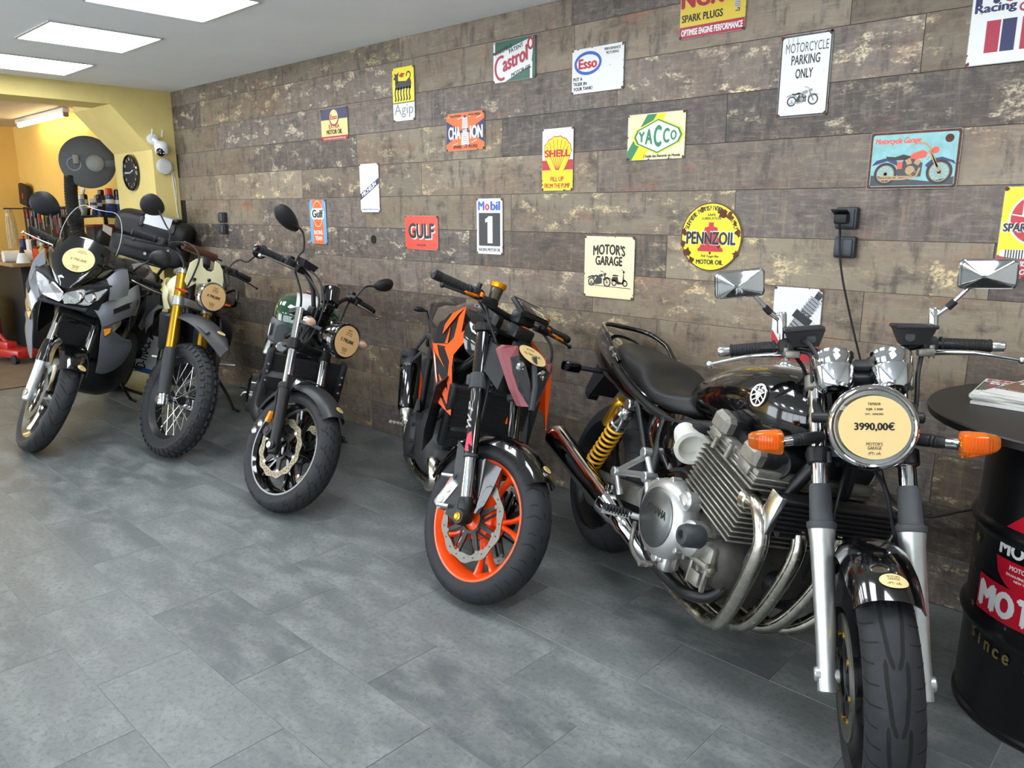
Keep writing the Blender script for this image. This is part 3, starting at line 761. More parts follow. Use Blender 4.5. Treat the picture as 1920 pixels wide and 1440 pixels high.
socket(-6.03, 1.402, .082, 'upper dark socket near the yellow corner, left of the mirror', 'sockets near the corner')
socket(-6.03, 1.310, .082, 'lower dark socket near the yellow corner, left of the mirror', 'sockets near the corner')
a = MB(); a.rev((-4.07, 0.0, 1.277), (0, -1, 0), [(.026, 0), (.026, .004), (.02, .004), (.02, .0)], n=24); a.rod((-4.07, 0, 1.277), (-4.07, -.0035, 1.277), r=.0205, n=24)
tag(build('cable_grommet', a, mat('hole_black', '#191614', .8)), 'small round black cable hole in the plank wall below the white diagonal sign', 'cable hole')
a = MB(); a.tube(smooth_pts([(-1.112, -.075, 1.41), (-1.112, -.062, 1.37), (-1.108, -.058, 1.3), (-1.09, -.05, 1.2), (-1.06, -.035, 1.08), (-1.02, -.03, .95), (-.97, -.03, .8), (-.92, -.03, .6), (-.85, -.03, .4), (-.78, -.035, .36), (-.7, -.04, .35), (-.6, -.045, .4), (-.48, -.06, .46), (-.3, -.06, .5)], 6), .0042, 8)
tag(build('power_cable', a, mat('black_cable', '#15151a', .5)), 'thin black power cable hanging from the plug down the plank wall', 'cable')
# ------------------------------------------------------------------ motorcycle kit
M_tyre = mat('tyre_rubber', '#26272a', .62, spec=.4, noise=.12, nscale=40)
M_groove = mat('tread_groove', '#0b0b0c', .8)
M_blackg = mat('gloss_black_paint', '#0a0a0b', .12, coat=1, spec=.5)
M_blackm = mat('satin_black_metal', '#161718', .42, spec=.5, rvar=.06, nscale=40)
M_plast = mat('black_plastic', '#1b1c1e', .55, noise=.08, nscale=60)
M_rub = mat('soft_black_rubber', '#191a1c', .68, noise=.1, nscale=90)
M_grey_p = mat('grey_plastic', '#34373b', .5)
M_chrome = mat('chrome', '#d8d9da', .07, metal=1, noise=.02, nscale=12)
M_chrome2 = mat('worn_chrome', '#b9b4a8', .22, metal=1, noise=.16, nscale=45, rvar=.1)
M_alu = mat('cast_aluminium', '#c3c4c2', .36, metal=.85, noise=.08, nscale=30)
M_alud = mat('dirty_aluminium', '#8d8a82', .45, metal=.75, noise=.25, nscale=35)
M_alup = mat('polished_aluminium', '#d2d3d2', .2, metal=1, noise=.04, nscale=20)
M_steel = mat('brushed_steel', '#a9a7a0', .3, metal=1, noise=.06, nscale=60)
M_leather = mat('black_leatherette', '#1a1b1c', .46, spec=.5, bump=.35, nscale=160, noise=.1)
M_lens = mat('clear_lens', '#ffffff', .03, trans=1, ior=1.3)
M_amber = mat('amber_lens', '#ff8c1e', .06, trans=.7, coat=.5, spec=.6, ior=1.25)
M_ambd = mat('amber_ribs', '#ffa62b', .25)
M_refl = mat('lamp_reflector', '#e2e4e6', .1, metal=1)
M_tag = mat('price_tag_paper', '#dcc085', .55)
M_ink = mat('tag_print', '#141210', .6)
M_gold = mat('gold_anodised', '#c99a2c', .28, metal=.9)
M_goldp = mat('gold_spring', '#e0a62e', .35, metal=.25)
M_disc = mat('brake_disc_steel', '#7a776f', .43, metal=.95, noise=.12, nscale=50)
M_cable = mat('cable_sheath', '#131416', .5)
M_org = mat('bright_orange_paint', '#ff5a0c', .22, coat=.8)
M_orgm = mat('orange_rim_paint', '#ff5210', .3, coat=.4)
M_core = mat('radiator_core', '#17181a', .7, bump=.6, nscale=220)

class Bike:
    def __init__(s, label, x, y, head, lean, steer, L, rake, trail, rf, wf, rr, wr, sc=1.037, lift=0):
        s.L, s.rf, s.wf, s.rr, s.wr, s.rake, s.trail = L, rf, wf, rr, wr, R(rake), trail
        lean, head, steer = R(lean), R(head), R(steer)
        ax = V((-math.sin(s.rake), 0, math.cos(s.rake))); S = V((L + trail, 0, 0))
        s.ax = ax; Rs = Matrix.Rotation(steer, 4, ax); s.FM = Matrix.Translation(S) @ Rs @ Matrix.Translation(-S)
        Rl = Matrix.Rotation(-lean, 3, 'X')
        zmin = 9
        for k in range(360):
            a = R(k); q = Rl @ (s.FM @ V((L + (rf - wf / 2) * math.cos(a), 0, rf + (rf - wf / 2) * math.sin(a)))); zmin = min(zmin, q.z)
        zmin = (zmin - wf / 2) * sc
        pitch = math.asin(zmin / (L * sc))
        M = Matrix.Rotation(head, 3, 'Z') @ Matrix.Rotation(pitch, 3, 'Y') @ Rl
        zlow = ((Rl @ V((0, 0, rr))).z - (rr - wr / 2) * math.cos(lean) - wr / 2) * sc
        off = V((x, y, 0)) - M @ V((L * sc, 0, 0)); off.z = 0
        T = off + V((0, 0, -zlow + .001 + lift))
        o = bpy.data.objects.new('motorcycle', None); COL.objects.link(o); o.empty_display_size = .2
        o.matrix_world = Matrix.Translation(T) @ M.to_4x4() @ Matrix.Scale(sc, 4)
        tag(o, label, 'motorcycle'); s.root = o
    def part(s, name, mb, mats, front=False, parent=None, label=None, smooth=40, fixn=True):
        ob = build(name, mb, mats, None, smooth, fixn); ob.parent = parent or s.root
        if front and parent is None: ob.matrix_basis = s.FM
        if label: ob['label'] = label
        return ob
    def fx(s, z, d=0.0):
        """x of the fork-leg centre line at height z (d = forward shift)"""
        return s.L + d - (z - s.rf) * math.tan(s.rake)

def tyre_prof(r, w, rim):
    h = w * .42; pr = []
    pr.append((rim - .004, -w * .36))
    for k in range(-12, 13):
        a = R(k * 8.2)
        pr.append((r - h + h * math.cos(a), w / 2 * math.sin(a)))
    pr.append((rim - .004, w * .36))
    return pr
def tyre_pt(x, zc, r, w, ang, v, lift=.0006):
    h = w * .42; a = R(98.4) * v
    rr = r - h + (h + lift) * math.cos(a); y = (w / 2 + lift) * math.sin(a)
    return (x + rr * math.cos(ang), y, zc + rr * math.sin(ang))
def make_tyre(x, r, w, rim, tread, knobs=False):
    mb = MB(); mb.rev((x, 0, r), (0, 1, 0), [(q, y) for q, y in tyre_prof(r, w, rim)], n=96, closed=True)
    if tread:
        for path, n, wd in tread:
            for k in range(n):
                a0 = 2 * math.pi * k / n
                P = [(a0 + da / r, v) for da, v in path]
                P2 = []
                for (a, b), (c, d) in zip(P, P[1:]):
                    for q in range(5): P2.append((a + (c - a) * q / 5, b + (d - b) * q / 5))
                P2.append(P[-1])
                vs = []; fs = []
                for i, (a, v) in enumerate(P2):
                    pa, pv = P2[max(i - 1, 0)]; na, nv = P2[min(i + 1, len(P2) - 1)]
                    da = (na - pa) * r; dv = (nv - pv) * w * .55; L = math.hypot(da, dv) or 1
                    ww = wd * (.35 if i in (0, len(P2) - 1) else 1) / 2
                    vs += [tyre_pt(x, r, r, w, a - dv / L * ww / r, v + da / L * ww / (w * .55)), tyre_pt(x, r, r, w, a + dv / L * ww / r, v - da / L * ww / (w * .55))]
                for i in range(len(P2) - 1): fs.append([2 * i, 2 * i + 1, 2 * i + 3, 2 * i + 2])
                mb.add(vs, fs, 1)
    if knobs:
        n = 44
        for k in range(n):
            for j, v in enumerate((-.62, -.25, .25, .62)):
                a = 2 * math.pi * (k + (.5 if j in (1, 2) else 0)) / n
                da = .30 * 2 * math.pi / n; dv = .13 if j in (1, 2) else .15
                q = [(a - da, v - dv), (a + da, v - dv), (a + da, v + dv), (a - da, v + dv)]
                hi = .008 if j in (1, 2) else .0075
                b = [tyre_pt(x, r, r, w, *p, lift=-.001) for p in q]; t = [tyre_pt(x, r, r, w, a + (p[0] - a) * .86, v + (p[1] - v) * .86, lift=hi) for p in q]
                mb.add(b + t, [[4, 5, 6, 7], [0, 1, 5, 4], [1, 2, 6, 5], [2, 3, 7, 6], [3, 0, 4, 7]], 0)
    return mb
def rim_mb(x, r, rim, w, spokes=5, y_split=0, style='cast', hub=.045, mi=0, sw=.03, hubw=None):
    mb = MB(); c = (x, 0, r); hw = w / 2
    mb.rev(c, (0, 1, 0), [(rim + .006, -hw), (rim + .006, -hw + .006), (rim - .006, -hw + .014), (rim - .022, -hw * .35), (rim - .022, hw * .35), (rim - .006, hw - .014), (rim + .006, hw - .006), (rim + .006, hw), (rim - .004, hw), (rim - .012, hw - .012), (rim - .03, hw * .3), (rim - .03, -hw * .3), (rim - .012, -hw + .012), (rim - .004, -hw)], n=80)
    hubw = hubw or .05
    mb.rod((x, -hubw, r), (x, hubw, r), [(0, hub * .7), (.008, hub), (2 * hubw - .008, hub), (2 * hubw, hub * .7)], n=28)
    if style == 'cast':
        for k in range(spokes):
            g = 2 * math.pi * k / spokes + .3
            for dg in ((-y_split, y_split) if y_split else (0,)):
                rings = []
                for t, wd, th in ((0, sw * 1.15, .022), (.35, sw, .016), (.7, sw * .85, .014), (1, sw * 1.25, .022)):
                    q = hub * .85 + (rim - .022 - hub * .85) * t; gg = g + dg * t
                    e = V((math.cos(gg), 0, math.sin(gg))); n_ = V((-math.sin(gg), 0, math.cos(gg))); p = V(c) + e * q
                    rings.append([p + n_ * (wd / 2 * cx) + V((0, th * cy, 0)) for cx, cy in ((-1, -.5), (-.5, -1), (.5, -1), (1, -.5), (1, .5), (.5, 1), (-.5, 1), (-1, .5))])
                mb.loft(rings, mi)
    return mb
def wire_spokes(x, r, rim, hub, hubw, n=32, rad=.0019):
    mb = MB()
    for k in range(n):
        s_ = 1 if k % 2 else -1; g = 2 * math.pi * k / n; tw = .62 * (1 if (k // 2) % 2 else -1)
        a = V((x + hub * math.cos(g + tw), s_ * hubw, r + hub * math.sin(g + tw))); b = V((x + rim * math.cos(g), s_ * .006, r + rim * math.sin(g)))
        mb.tube([a, b], rad, 6); d = (b - a).normalized(); mb.tube([b - d * .016, b], rad * 1.7, 6)
    return mb
def disc_mb(x, z, y, r1, r2, th=.005, wave=0, nw=10, holes=3, nh=30):
    mb = MB(); n = 120; vs = []; fs = []
    for k in range(n):
        g = 2 * math.pi * k / n; ro = r2 + wave * math.cos(nw * g); ri = r1 - wave * .8 * math.cos(nw * g + 1.0)
        for q, yy in ((ri, -th / 2), (ro, -th / 2), (ro, th / 2), (ri, th / 2)): vs.append((x + q * math.cos(g), y + yy, z + q * math.sin(g)))
    for k in range(n):
        j = (k + 1) % n
        for i in range(4): fs.append([k * 4 + i, j * 4 + i, j * 4 + (i + 1) % 4, k * 4 + (i + 1) % 4])
    mb.add(vs, fs, 0)
    for k in range(nh):
        for h in range(holes):
            g = 2 * math.pi * (k + h / holes) / nh; q = r1 + (r2 - r1) * (.22 + .56 * (h + .5) / holes)
            for sg in (-1, 1): mb.add([(x + q * math.cos(g) + .0032 * math.cos(R(45 * m)), y + sg * (th / 2 + .0003), z + q * math.sin(g) + .0032 * math.sin(R(45 * m))) for m in range(8)], [list(range(8))], 1)
    return mb
def carrier_mb(x, z, y, r1, r2, n=6, off=0.0, wd=.012):
    mb = MB(); mb.rev((x, y, z), (0, 1, 0), [(r1 - .012, -.004), (r1, -.004), (r1, .004), (r1 - .012, .004)], n=40)
    for k in range(n):
        g = 2 * math.pi * k / n + off; a = V((x + r1 * .95 * math.cos(g), y, z + r1 * .95 * math.sin(g))); b = V((x + r2 * math.cos(g), y, z + r2 * math.sin(g)))
        e = V((-math.sin(g), 0, math.cos(g))) * wd / 2; t = V((0, .0035, 0))
        mb.loft([[a - e * 1.6 - t, a + e * 1.6 - t, a + e * 1.6 + t, a - e * 1.6 + t], [b - e - t, b + e - t, b + e + t, b - e + t]])
        for sg in (-1, 1): mb.rod(b + V((0, 0, 0)), b + V((0, sg * .0055, 0)), r=.0075, n=12, mi=1)
    return mb
def caliper_mb(p, ang, y, w=.055, h=.11, t=.05):
    mb = MB(); c, s_ = math.cos(ang), math.sin(ang); M = Matrix(((c, 0, -s_, p[0]), (0, 1, 0, y), (s_, 0, c, p[1]), (0, 0, 0, 1)))
    k = len(mb.v); mb.box((0, 0, 0), (w, t, h), bev=.01); mb.xf(M, k)
    for dz in (-.026, .026):
        k = len(mb.v); mb.rod((0, -t / 2 - .004, dz), (0, t / 2 + .004, dz), r=.017, n=20, bev=.003); mb.xf(M, k)
    return mb
def arch(c, r, hw, a0, a1, t=.003, drop=.02, n=18, m=9, flare=None, y0=0, lip=0.012):
    """mudguard shell around an axle"""
    rows = []
    for i in range(n + 1):
        f = i / n; a = R(a0 + (a1 - a0) * f); ww = hw * (flare(f) if flare else 1); row = []
        for j in range(m):
            s_ = -1 + 2 * j / (m - 1); q = r - drop * abs(s_) ** 2.6 - (lip if j in (0, m - 1) else 0)
            row.append((c[0] + q * math.cos(a), y0 + ww * s_, c[1] + q * math.sin(a)))
        rows.append(row)
    mb = MB(); mb.sheet(rows, t); return mb
M_tag2 = mat('price_tag_peach', '#d3ab78', .55)
def price_tag(A, r, price, top=('', ''), rv=None):
    A.disc(0, 0, r, 0, rv, n=40); A.up(); k = r
    for i, t in enumerate(top): A.text(t, 0, k * (.66 - .17 * i), k * .09, 1, k * (.36 + .12 * (i % 2)), bold=.02)
    A.text('DMC - 04/04/2002', 0, k * .37, k * .06, 1, k * .5); A.text(price, 0, -k * .12, k * .28, 1, k * 1.12, bold=.03)
    A.text("MOTOR'S", 0, -k * .54, k * .1, 1, k * .45, bold=.012); A.text('GARAGE', 0, -k * .66, k * .1, 1, k * .38, bold=.012)
    tiny_bikes(A, 0, -k * .78, k * .34, 1)
def tiny_bikes(A, u, v, s, mi):
    for du in (-.32, .0): A.ring(u + (du - .1) * s, v, s * .11, s * .03, mi, n=12)
    A.line([(u - .42 * s, v + .02 * s), (u - .25 * s, v + .14 * s), (u - .1 * s, v + .1 * s)], s * .055, mi)
    for du in (.2, .42): A.ring(u + du * s, v - .02 * s, s * .09, s * .04, mi, n=12)
    A.line([(u + .2 * s, v + .04 * s), (u + .34 * s, v), (u + .4 * s, v + .2 * s)], s * .045, mi)
def round_sticker(A, r):
    n = 32; vs = [A.pt(0, 0, A.z)] + [A.pt(r * q * math.cos(R(k * 360 / n)), r * .68 * q * math.sin(R(k * 360 / n)), A.z) for q in (.25, .5, .75, 1) for k in range(n)]
    fs = [[0, 1 + k, 1 + (k + 1) % n] for k in range(n)] + [[1 + i * n + k, 1 + i * n + (k + 1) % n, 1 + (i + 1) * n + (k + 1) % n, 1 + (i + 1) * n + k] for i in range(3) for k in range(n)]
    A.mb.add(vs, fs, 0); A.up()
    A.text("MOTOR'S", 0, r * .28, r * .2, 1, r * .9, bold=.008); A.text('GARAGE', 0, r * .05, r * .2, 1, r * .8, bold=.008); tiny_bikes(A, 0, -r * .28, r * .9, 1)
def plane_art(mb, o, u, v, **k):
    o = V(o); u = V(u).normalized(); n = None
    v = V(v); v = (v - u * u.dot(v)).normalized(); n = u.cross(v)
    return Art(mb, lambda a, b, l: o + u * a + v * b + n * l, **k)
def grip_mb(a, b, r=.017, ribs=14):
    a = V(a); b = V(b); L = (b - a).length; pr = [(0, r * .8), (.003, r * 1.25), (.008, r * 1.25), (.011, r)]
    for k in range(ribs):
        t = .014 + (L - .026) * k / ribs; q = (L - .026) / ribs
        pr += [(t, r), (t + q * .15, r * 1.06), (t + q * .7, r * 1.06), (t + q * .85, r)]
    pr += [(L - .008, r), (L - .006, r * 1.12), (L - .001, r * 1.12), (L, r * .8)]
    mb = MB(); mb.rod(a, b, pr, n=22); return mb
def lever_mb(pts, r, ball=True, flat=(1, 1, .62)):
    p = smooth_pts(pts, 5); n = len(p); mb = MB()
    mb.tube(p, [r * (1.25 - .55 * i / (n - 1)) for i in range(n)], 12, flat=flat)
    if ball: mb.ball(p[-1], r * 1.05)
    return mb
def spring_mb(a, b, R_, r, turns, n=150, mi=0):
    a = V(a); b = V(b); u, w, d = frame_of(b - a); L = (b - a).length; mb = MB()
    mb.tube([a + d * (L * i / n) + (u * math.cos(2 * math.pi * turns * i / n) + w * math.sin(2 * math.pi * turns * i / n)) * R_ for i in range(n + 1)], r, 8, mi)
    return mb
# ------------------------------------------------------------------ motorcycle with the 3990 price tag
def build_naked_four():
    B = Bike('black motorcycle nearest the camera with round chrome headlight, price tag 3990', -.529, -1.224, -28.9, 13.9, -37.5, 1.5, 25.5, .1, .30, .12, .315, .18)
    p = B.part; L = B.L
    # rear wheel
    rw = p('rear_wheel', rim_mb(0, .315, .225, .15, 3, .35, sw=.05), M_blackm)
    p('tyre', make_tyre(0, .315, .18, .225, [([(0, .12), (.05, .5), (.06, .8)], 16, .005), ([(.02, -.12), (.07, -.5), (.08, -.8)], 16, .005)]), [M_tyre, M_groove], parent=rw)
    p('brake_disc', disc_mb(0, .315, -.09, .09, .134), [M_disc, M_blackm], parent=rw)
    # front wheel
    fwh = p('front_wheel', rim_mb(L, .30, .218, .1, 3, .35, sw=.045), M_blackm, True)
    tr = []
    for s_ in (-1, 1):
        tr += [([(-.10, .05 * s_), (-.07, .13 * s_), (0, .2 * s_), (.055, .21 * s_)], 14, .0055), ([(.0, .34 * s_), (.004, .6 * s_), (.02, .86 * s_)], 14, .0045), ([(.045, .42 * s_), (.05, .62 * s_), (.066, .84 * s_)], 14, .004), ([(.09, .30 * s_), (.094, .6 * s_), (.11, .9 * s_)], 14, .004)]
    p('tyre', make_tyre(L, .30, .12, .218, tr), [M_tyre, M_groove], parent=fwh)
    for y in (-.066, .066):
        d = p('brake_disc', disc_mb(L, .30, y, .105, .149), [M_disc, M_blackm], parent=fwh)
    a = carrier_mb(L, .30, -.066, .06, .105, 8); b = carrier_mb(L, .30, .066, .06, .105, 8); a.add(b.v, b.f); p('disc_carrier', a, [M_blackm, M_gold], parent=fwh)
    # fork
    ax = B.ax; D = lambda z, y, d=0: (B.fx(z, -.0) + d, y, z)
    for y in (-.105, .105):
        a = MB(); c0 = V(D(.262, y)); c1 = V(D(.625, y))
        a.rod(c0, c1, [(0, .016), (.004, .024), (.1, .0235), (.25, .027), (.36, .03), (.395, .034), (.402, .034)], n=26)
        a.box((B.fx(.30) + .004, y, .292), (.034, .044, .06), rot=(0, -25, 0), bev=.008)
        a.rod((B.fx(.3), y - .03, .30), (B.fx(.3), y + .03, .30), r=.018, n=20, bev=.003)
        a.box((B.fx(.5) - .03, y * .84, .5), (.03, .02, .05), rot=(0, -25, 0), bev=.005)
        sl = p('fork_slider', a, M_alu, True, label='silver lower fork leg')
        a = MB(); a.rod(D(.62, y), D(.985, y), r=.0215, n=26); p('chrome_tube', a, M_chrome, parent=sl)
        a = MB(); a.rod(D(.618, y), D(.724, y), [(0, .034), (.006, .037), (.018, .037), (.02, .031), (.024, .029), (.11, .027), (.117, .024)], n=26); p('dust_seal', a, mat('faded_rubber', '#45474a', .6), parent=sl)
        a = MB(); k = -1 if y < 0 else 1
        p('brake_caliper', caliper_mb((B.fx(.37) - .085, .37), .5, y - k * .025, .05, .1, .055), M_blackm, True)
    a = MB(); a.box((B.fx(.80) - .03, 0, .79), (.075, .27, .035), rot=(0, -25, 0), bev=.012)
    for y in (-.105, .105): a.rod(D(.772, y), D(.812, y), r=.031, n=26, bev=.004); a.box((B.fx(.79) + .02, y * .8, .79), (.05, .012, .03), rot=(0, -25, 0), bev=.003)
    p('lower_triple_clamp', a, M_blackm, True)
    a = MB(); a.box((B.fx(.97) - .03, 0, .972), (.08, .26, .026), rot=(0, -25, 0), bev=.01)
    for y in (-.105, .105): a.rod(D(.955, y), D(.992, y), r=.03, n=26, bev=.004)
    p('upper_triple_clamp', a, M_alud, True)
    # headlight
    hc = V((1.41, 0, .902)); hd = V((.985, 0, .17)).normalized()
    a = MB(); a.rod(hc - hd * .15, hc + hd * .0, [(0, .01), (.006, .04), (.03, .068), (.07, .088), (.12, .097), (.15, .099)], n=48)
    hl = p('headlight', a, M_chrome, True)
    a = MB(); a.rev(hc, hd, [(.101, -.012), (.104, .0), (.1, .012), (.094, .017), (.089, .014), (.09, .002), (.096, -.012)], n=64); p('chrome_rim', a, M_chrome, parent=hl)
    a = MB(); a.rod(hc - hd * .03, hc + hd * .006, [(0, .03), (.006, .06), (.03, .088), (.034, .089)], n=48); p('reflector', a, M_refl, parent=hl)
    a = MB(); a.rod(hc + hd * .006, hc + hd * .022, [(0, .0905), (.006, .089), (.012, .07), (.015, .04), (.016, .005)], n=48); p('lens', a, M_lens, parent=hl)
    a = MB(); A = plane_art(a, hc + hd * .023, (0, 1, 0), (-.17, 0, .985)); price_tag(A, .08, '3990,00€', ('YAMAHA', 'XJR 1300'), .076); p('price_tag', a, [M_tag, M_ink], parent=hl, label='round cream price tag on the headlight glass', smooth=0, fixn=False)
    for y in (-1, 1):
        a = MB(); a.tube([(B.fx(.95), y * .105, .93), (1.28, y * .112, .925), (1.33, y * .108, .909)], .012, 10); a.rod((1.33, y * .09, .909), (1.33, y * .13, .909), r=.014, n=16, bev=.003)
        p('headlight_bracket', a, M_blackm, True)
    # instruments
    for y in (-.068, .068):
        c = V((1.245, y, 1.012)); d = V((-.62, 0, .78)).normalized()
        a = MB(); a.rod(c - d * .06, c + d * .05, [(0, .005), (.004, .034), (.014, .043), (.055, .052), (.06, .054), (.064, .052), (.09, .054), (.102, .056), (.108, .053)], n=40)
        g = p('gauge', a, M_chrome, True)
        a = MB(); a.rod(c + d * .0485, c + d * .0495, r=.05, n=32); p('dial', a, mat('gauge_face', '#e8e8e4', .4), parent=g)
    a = MB(); a.box((1.225, 0, 1.0), (.05, .1, .035), rot=(0, 35, 0), bev=.008); a.box((1.24, 0, 1.03), (.03, .045, .02), rot=(0, 35, 0), bev=.006); p('instrument_panel', a, M_plast, True)
    # handlebar
    bar = smooth_pts([(1.115, -.335, 1.058), (1.125, -.2, 1.068), (1.145, -.12, 1.062), (1.15, -.07, 1.03), (1.15, 0, 1.022), (1.15, .07, 1.03), (1.145, .12, 1.062), (1.125, .2, 1.068), (1.115, .335, 1.058)], 5)
    a = MB(); a.tube(bar, .011, 14)
    for y in (-.045, .045): a.box((1.15, y, 1.01), (.035, .025, .05), bev=.005)
    hb = p('handlebar', a, M_blackm, True)
    for s_ in (-1, 1):
        g = p('grip', grip_mb((1.115, .205 * s_, 1.067), (1.113, .33 * s_, 1.059), .0165), M_rub, True)
        a = MB(); a.rod((1.114, .328 * s_, 1.0592), (1.112, .362 * s_, 1.057), [(0, .013), (.004, .0155), (.03, .0155), (.034, .012)], n=22); p('bar_end_weight', a, M_alup, parent=g)
        a = MB(); a.box((1.124, .178 * s_, 1.067), (.05, .045, .05), bev=.013); a.box((1.15, .17 * s_, 1.067), (.02, .02, .03), bev=.005); p('switch_housing', a, M_plast, True)
        p('lever', lever_mb([(1.155, .185 * s_, 1.05), (1.172, .22 * s_, 1.052), (1.185, .28 * s_, 1.05), (1.178, .34 * s_, 1.038), (1.172, .385 * s_, 1.028)], .0105), M_alup, True)
        a = MB(); a.box((1.158, .165 * s_, 1.052), (.035, .04, .022), bev=.006); a.rod((1.158, .18 * s_, 1.035), (1.158, .18 * s_, 1.07), r=.008, n=12); p('lever_perch', a, M_alud, True)
        a = MB(); a.loft([[(1.115, .105 * s_, 1.075), (1.19, .1 * s_, 1.075), (1.19, .165 * s_, 1.075), (1.115, .17 * s_, 1.075)], [(1.105, .09 * s_, 1.118), (1.205, .085 * s_, 1.122), (1.205, .18 * s_, 1.116), (1.105, .185 * s_, 1.114)]]); a.box((1.155, .136 * s_, 1.121), (.108, .1, .01), rot=(-3 * s_, -2, 0), bev=.004); a.rod((1.19, .12 * s_, 1.097), (1.2, .12 * s_, 1.097), r=.012, n=18, mi=1)
        p('fluid_reservoir', a, [M_plast, M_grey_p], True)
        a = MB(); a.rod((1.12, .19 * s_, 1.085), (1.12, .19 * s_, 1.165), [(0, .006), (.02, .006), (.022, .013), (.075, .013), (.08, .011)], n=20); a.tube([(1.12, .19 * s_, 1.14), (1.13, .22 * s_, 1.165)], .008, 10)
        a.tube([(1.13, .217 * s_, 1.16), (1.155, .283 * s_, 1.238)], .0055, 10)
        ms = p('mirror', a, M_chrome, True)
        a = MB(); a.tube([(1.1315, .221 * s_, 1.165), (1.137, .236 * s_, 1.182)], .0095, 12); a.tube([(1.15, .27 * s_, 1.222), (1.156, .285 * s_, 1.239)], .0088, 12); p('rubber_boot', a, M_rub, parent=ms)
        # rectangular pyramid back, mirror faces the rider (towards -x)
        mc = V((1.16, .303 * s_, 1.25)); U = V((0.12 * s_, 1, -.04 * s_)).normalized() * .066; W = V((.16, 0, 1)).normalized() * .038; Nn = U.cross(W).normalized(); Nn = Nn if Nn.x > 0 else -Nn
        a = MB(); rr = [rrect(2 * k, 2 * k * h, .3 * k) for k, h in ((1, 1),)]
        def ring(sc_, off):
            o = []
            for q, w_ in rrect(2, 2 * .64, .2): o.append(mc + U * (q * sc_) + W * (w_ / .64 * sc_) + Nn * off)
            return o
        rings = [ring(.96, -.008), ring(1.0, -.006), ring(1.02, .0), ring(.99, .006), ring(.93, .009), ring(.9, .009)]
        apex = mc + Nn * .044 + U * (-.22)
        last = rings[-1]; rings.append([q + (apex - q) * .55 for q in last]); rings.append([q + (apex - q) * .9 for q in last])
        a.loft(rings); p('mirror_shell', a, M_chrome, parent=ms, smooth=25)
        a = MB(); a.loft([ring(.93, -.0085), ring(.93, -.0095)]); p('mirror_glass', a, mat('mirror_glass', '#dfe6ea', .02, metal=1), parent=ms, smooth=0)
        # indicators
        a = MB(); a.rod((1.27, .10 * s_, .846), (1.352, .205 * s_, .848), [(0, .014), (.02, .0165), (.06, .0165), (.065, .0145), (.07, .0165), (.075, .0145), (.08, .0165), (.085, .0145), (.09, .016), (.095, .014), (.11, .013), (.14, .013)], n=20)
        ind = p('turn_signal', a, M_plast, True)
        a = MB(); a.rod((1.333, .182 * s_, .8475), (1.358, .215 * s_, .848), r=.0142, n=20); p('chrome_neck', a, M_chrome, parent=ind)
        d = V((.0, s_, .06)).normalized(); c0 = V((1.36, .2 * s_, .85)); a = MB(); f = V((1, 0, 0)); z = V((0, 0, 1)); rings = []
        for t, hx, hz in ((0, .02, .024), (.006, .026, .031), (.02, .027, .031), (.055, .024, .026), (.078, .019, .02), (.086, .012, .013)):
            rings.append([c0 + d * t + f * (q * hx) + z * (w_ * hz) for q, w_ in rrect(2, 2, .6)])
        a.loft(rings)
        for k in range(9): q = c0 + d * (.012 + k * .0072); a.box(q + f * (.0275 - .0007 * k * k * .12), (.0022, .0015, .05 - .0022 * k), bev=0)
        sl_ = p('signal_lens', a, M_amber, parent=ind, label='orange indicator lens')
        a = MB(); a.box(c0 + d * .035 - f * .004, (.03, .05, .038), bev=.006); p('lamp_insert', a, M_ambd, parent=ind)
    # mudguard
    fl = lambda f: .97 + .08 * math.sin(math.pi * f)
    a = arch((L, .30), .333, .074, 57, 152, .0035, .036, 24, 13, fl, lip=.012)
    fd = p('front_fender', a, M_blackg, True)
    a = MB()
    def fpt(u, v, l):
        an = R(66) - v / .333; r_ = .3335 - .036 * abs(u / .074) ** 2.6
        return (L + (r_ + l) * math.cos(an), u, .30 + (r_ + l) * math.sin(an))
    A = Art(a, lambda u, v, l: fpt(u + .012, -v, l), base=.0052); round_sticker(A, .03); p('dealer_sticker', a, [M_tag, M_ink], parent=fd, label='oval cream dealer sticker on the mudguard', smooth=0, fixn=False)
    # cables and hoses at the front
    for i, pts in enumerate(([(1.15, -.16, 1.07), (1.22, -.13, 1.09), (1.27, -.09, 1.0), (1.24, -.07, .86), (1.2, -.05, .75)], [(1.14, -.17, 1.055), (1.19, -.12, 1.05), (1.2, -.115, .95), (1.17, -.09, .85), (1.1, -.06, .8)], [(1.15, .16, 1.05), (1.2, .14, 1.0), (1.24, .125, .9), (1.22, .08, .8), (1.2, .05, .74)], [(1.21, -.02, .77), (1.28, -.05, .72), (1.3, -.07, .64), (1.33, -.085, .55), (1.40, -.09, .45)], [(1.21, .02, .77), (1.29, .05, .72), (1.31, .07, .62), (1.34, .085, .52), (1.41, .09, .42)], [(1.15, -.17, 1.06), (1.12, -.13, 1.0), (1.1, -.13, .92), (1.02, -.14, .8)])):
        a = MB(); a.tube(smooth_pts(pts, 7), .006 if i < 3 else .0052, 8); p('control_cable' if i not in (3, 4) else 'brake_hose', a, M_cable, True)
    # frame
    a = MB()
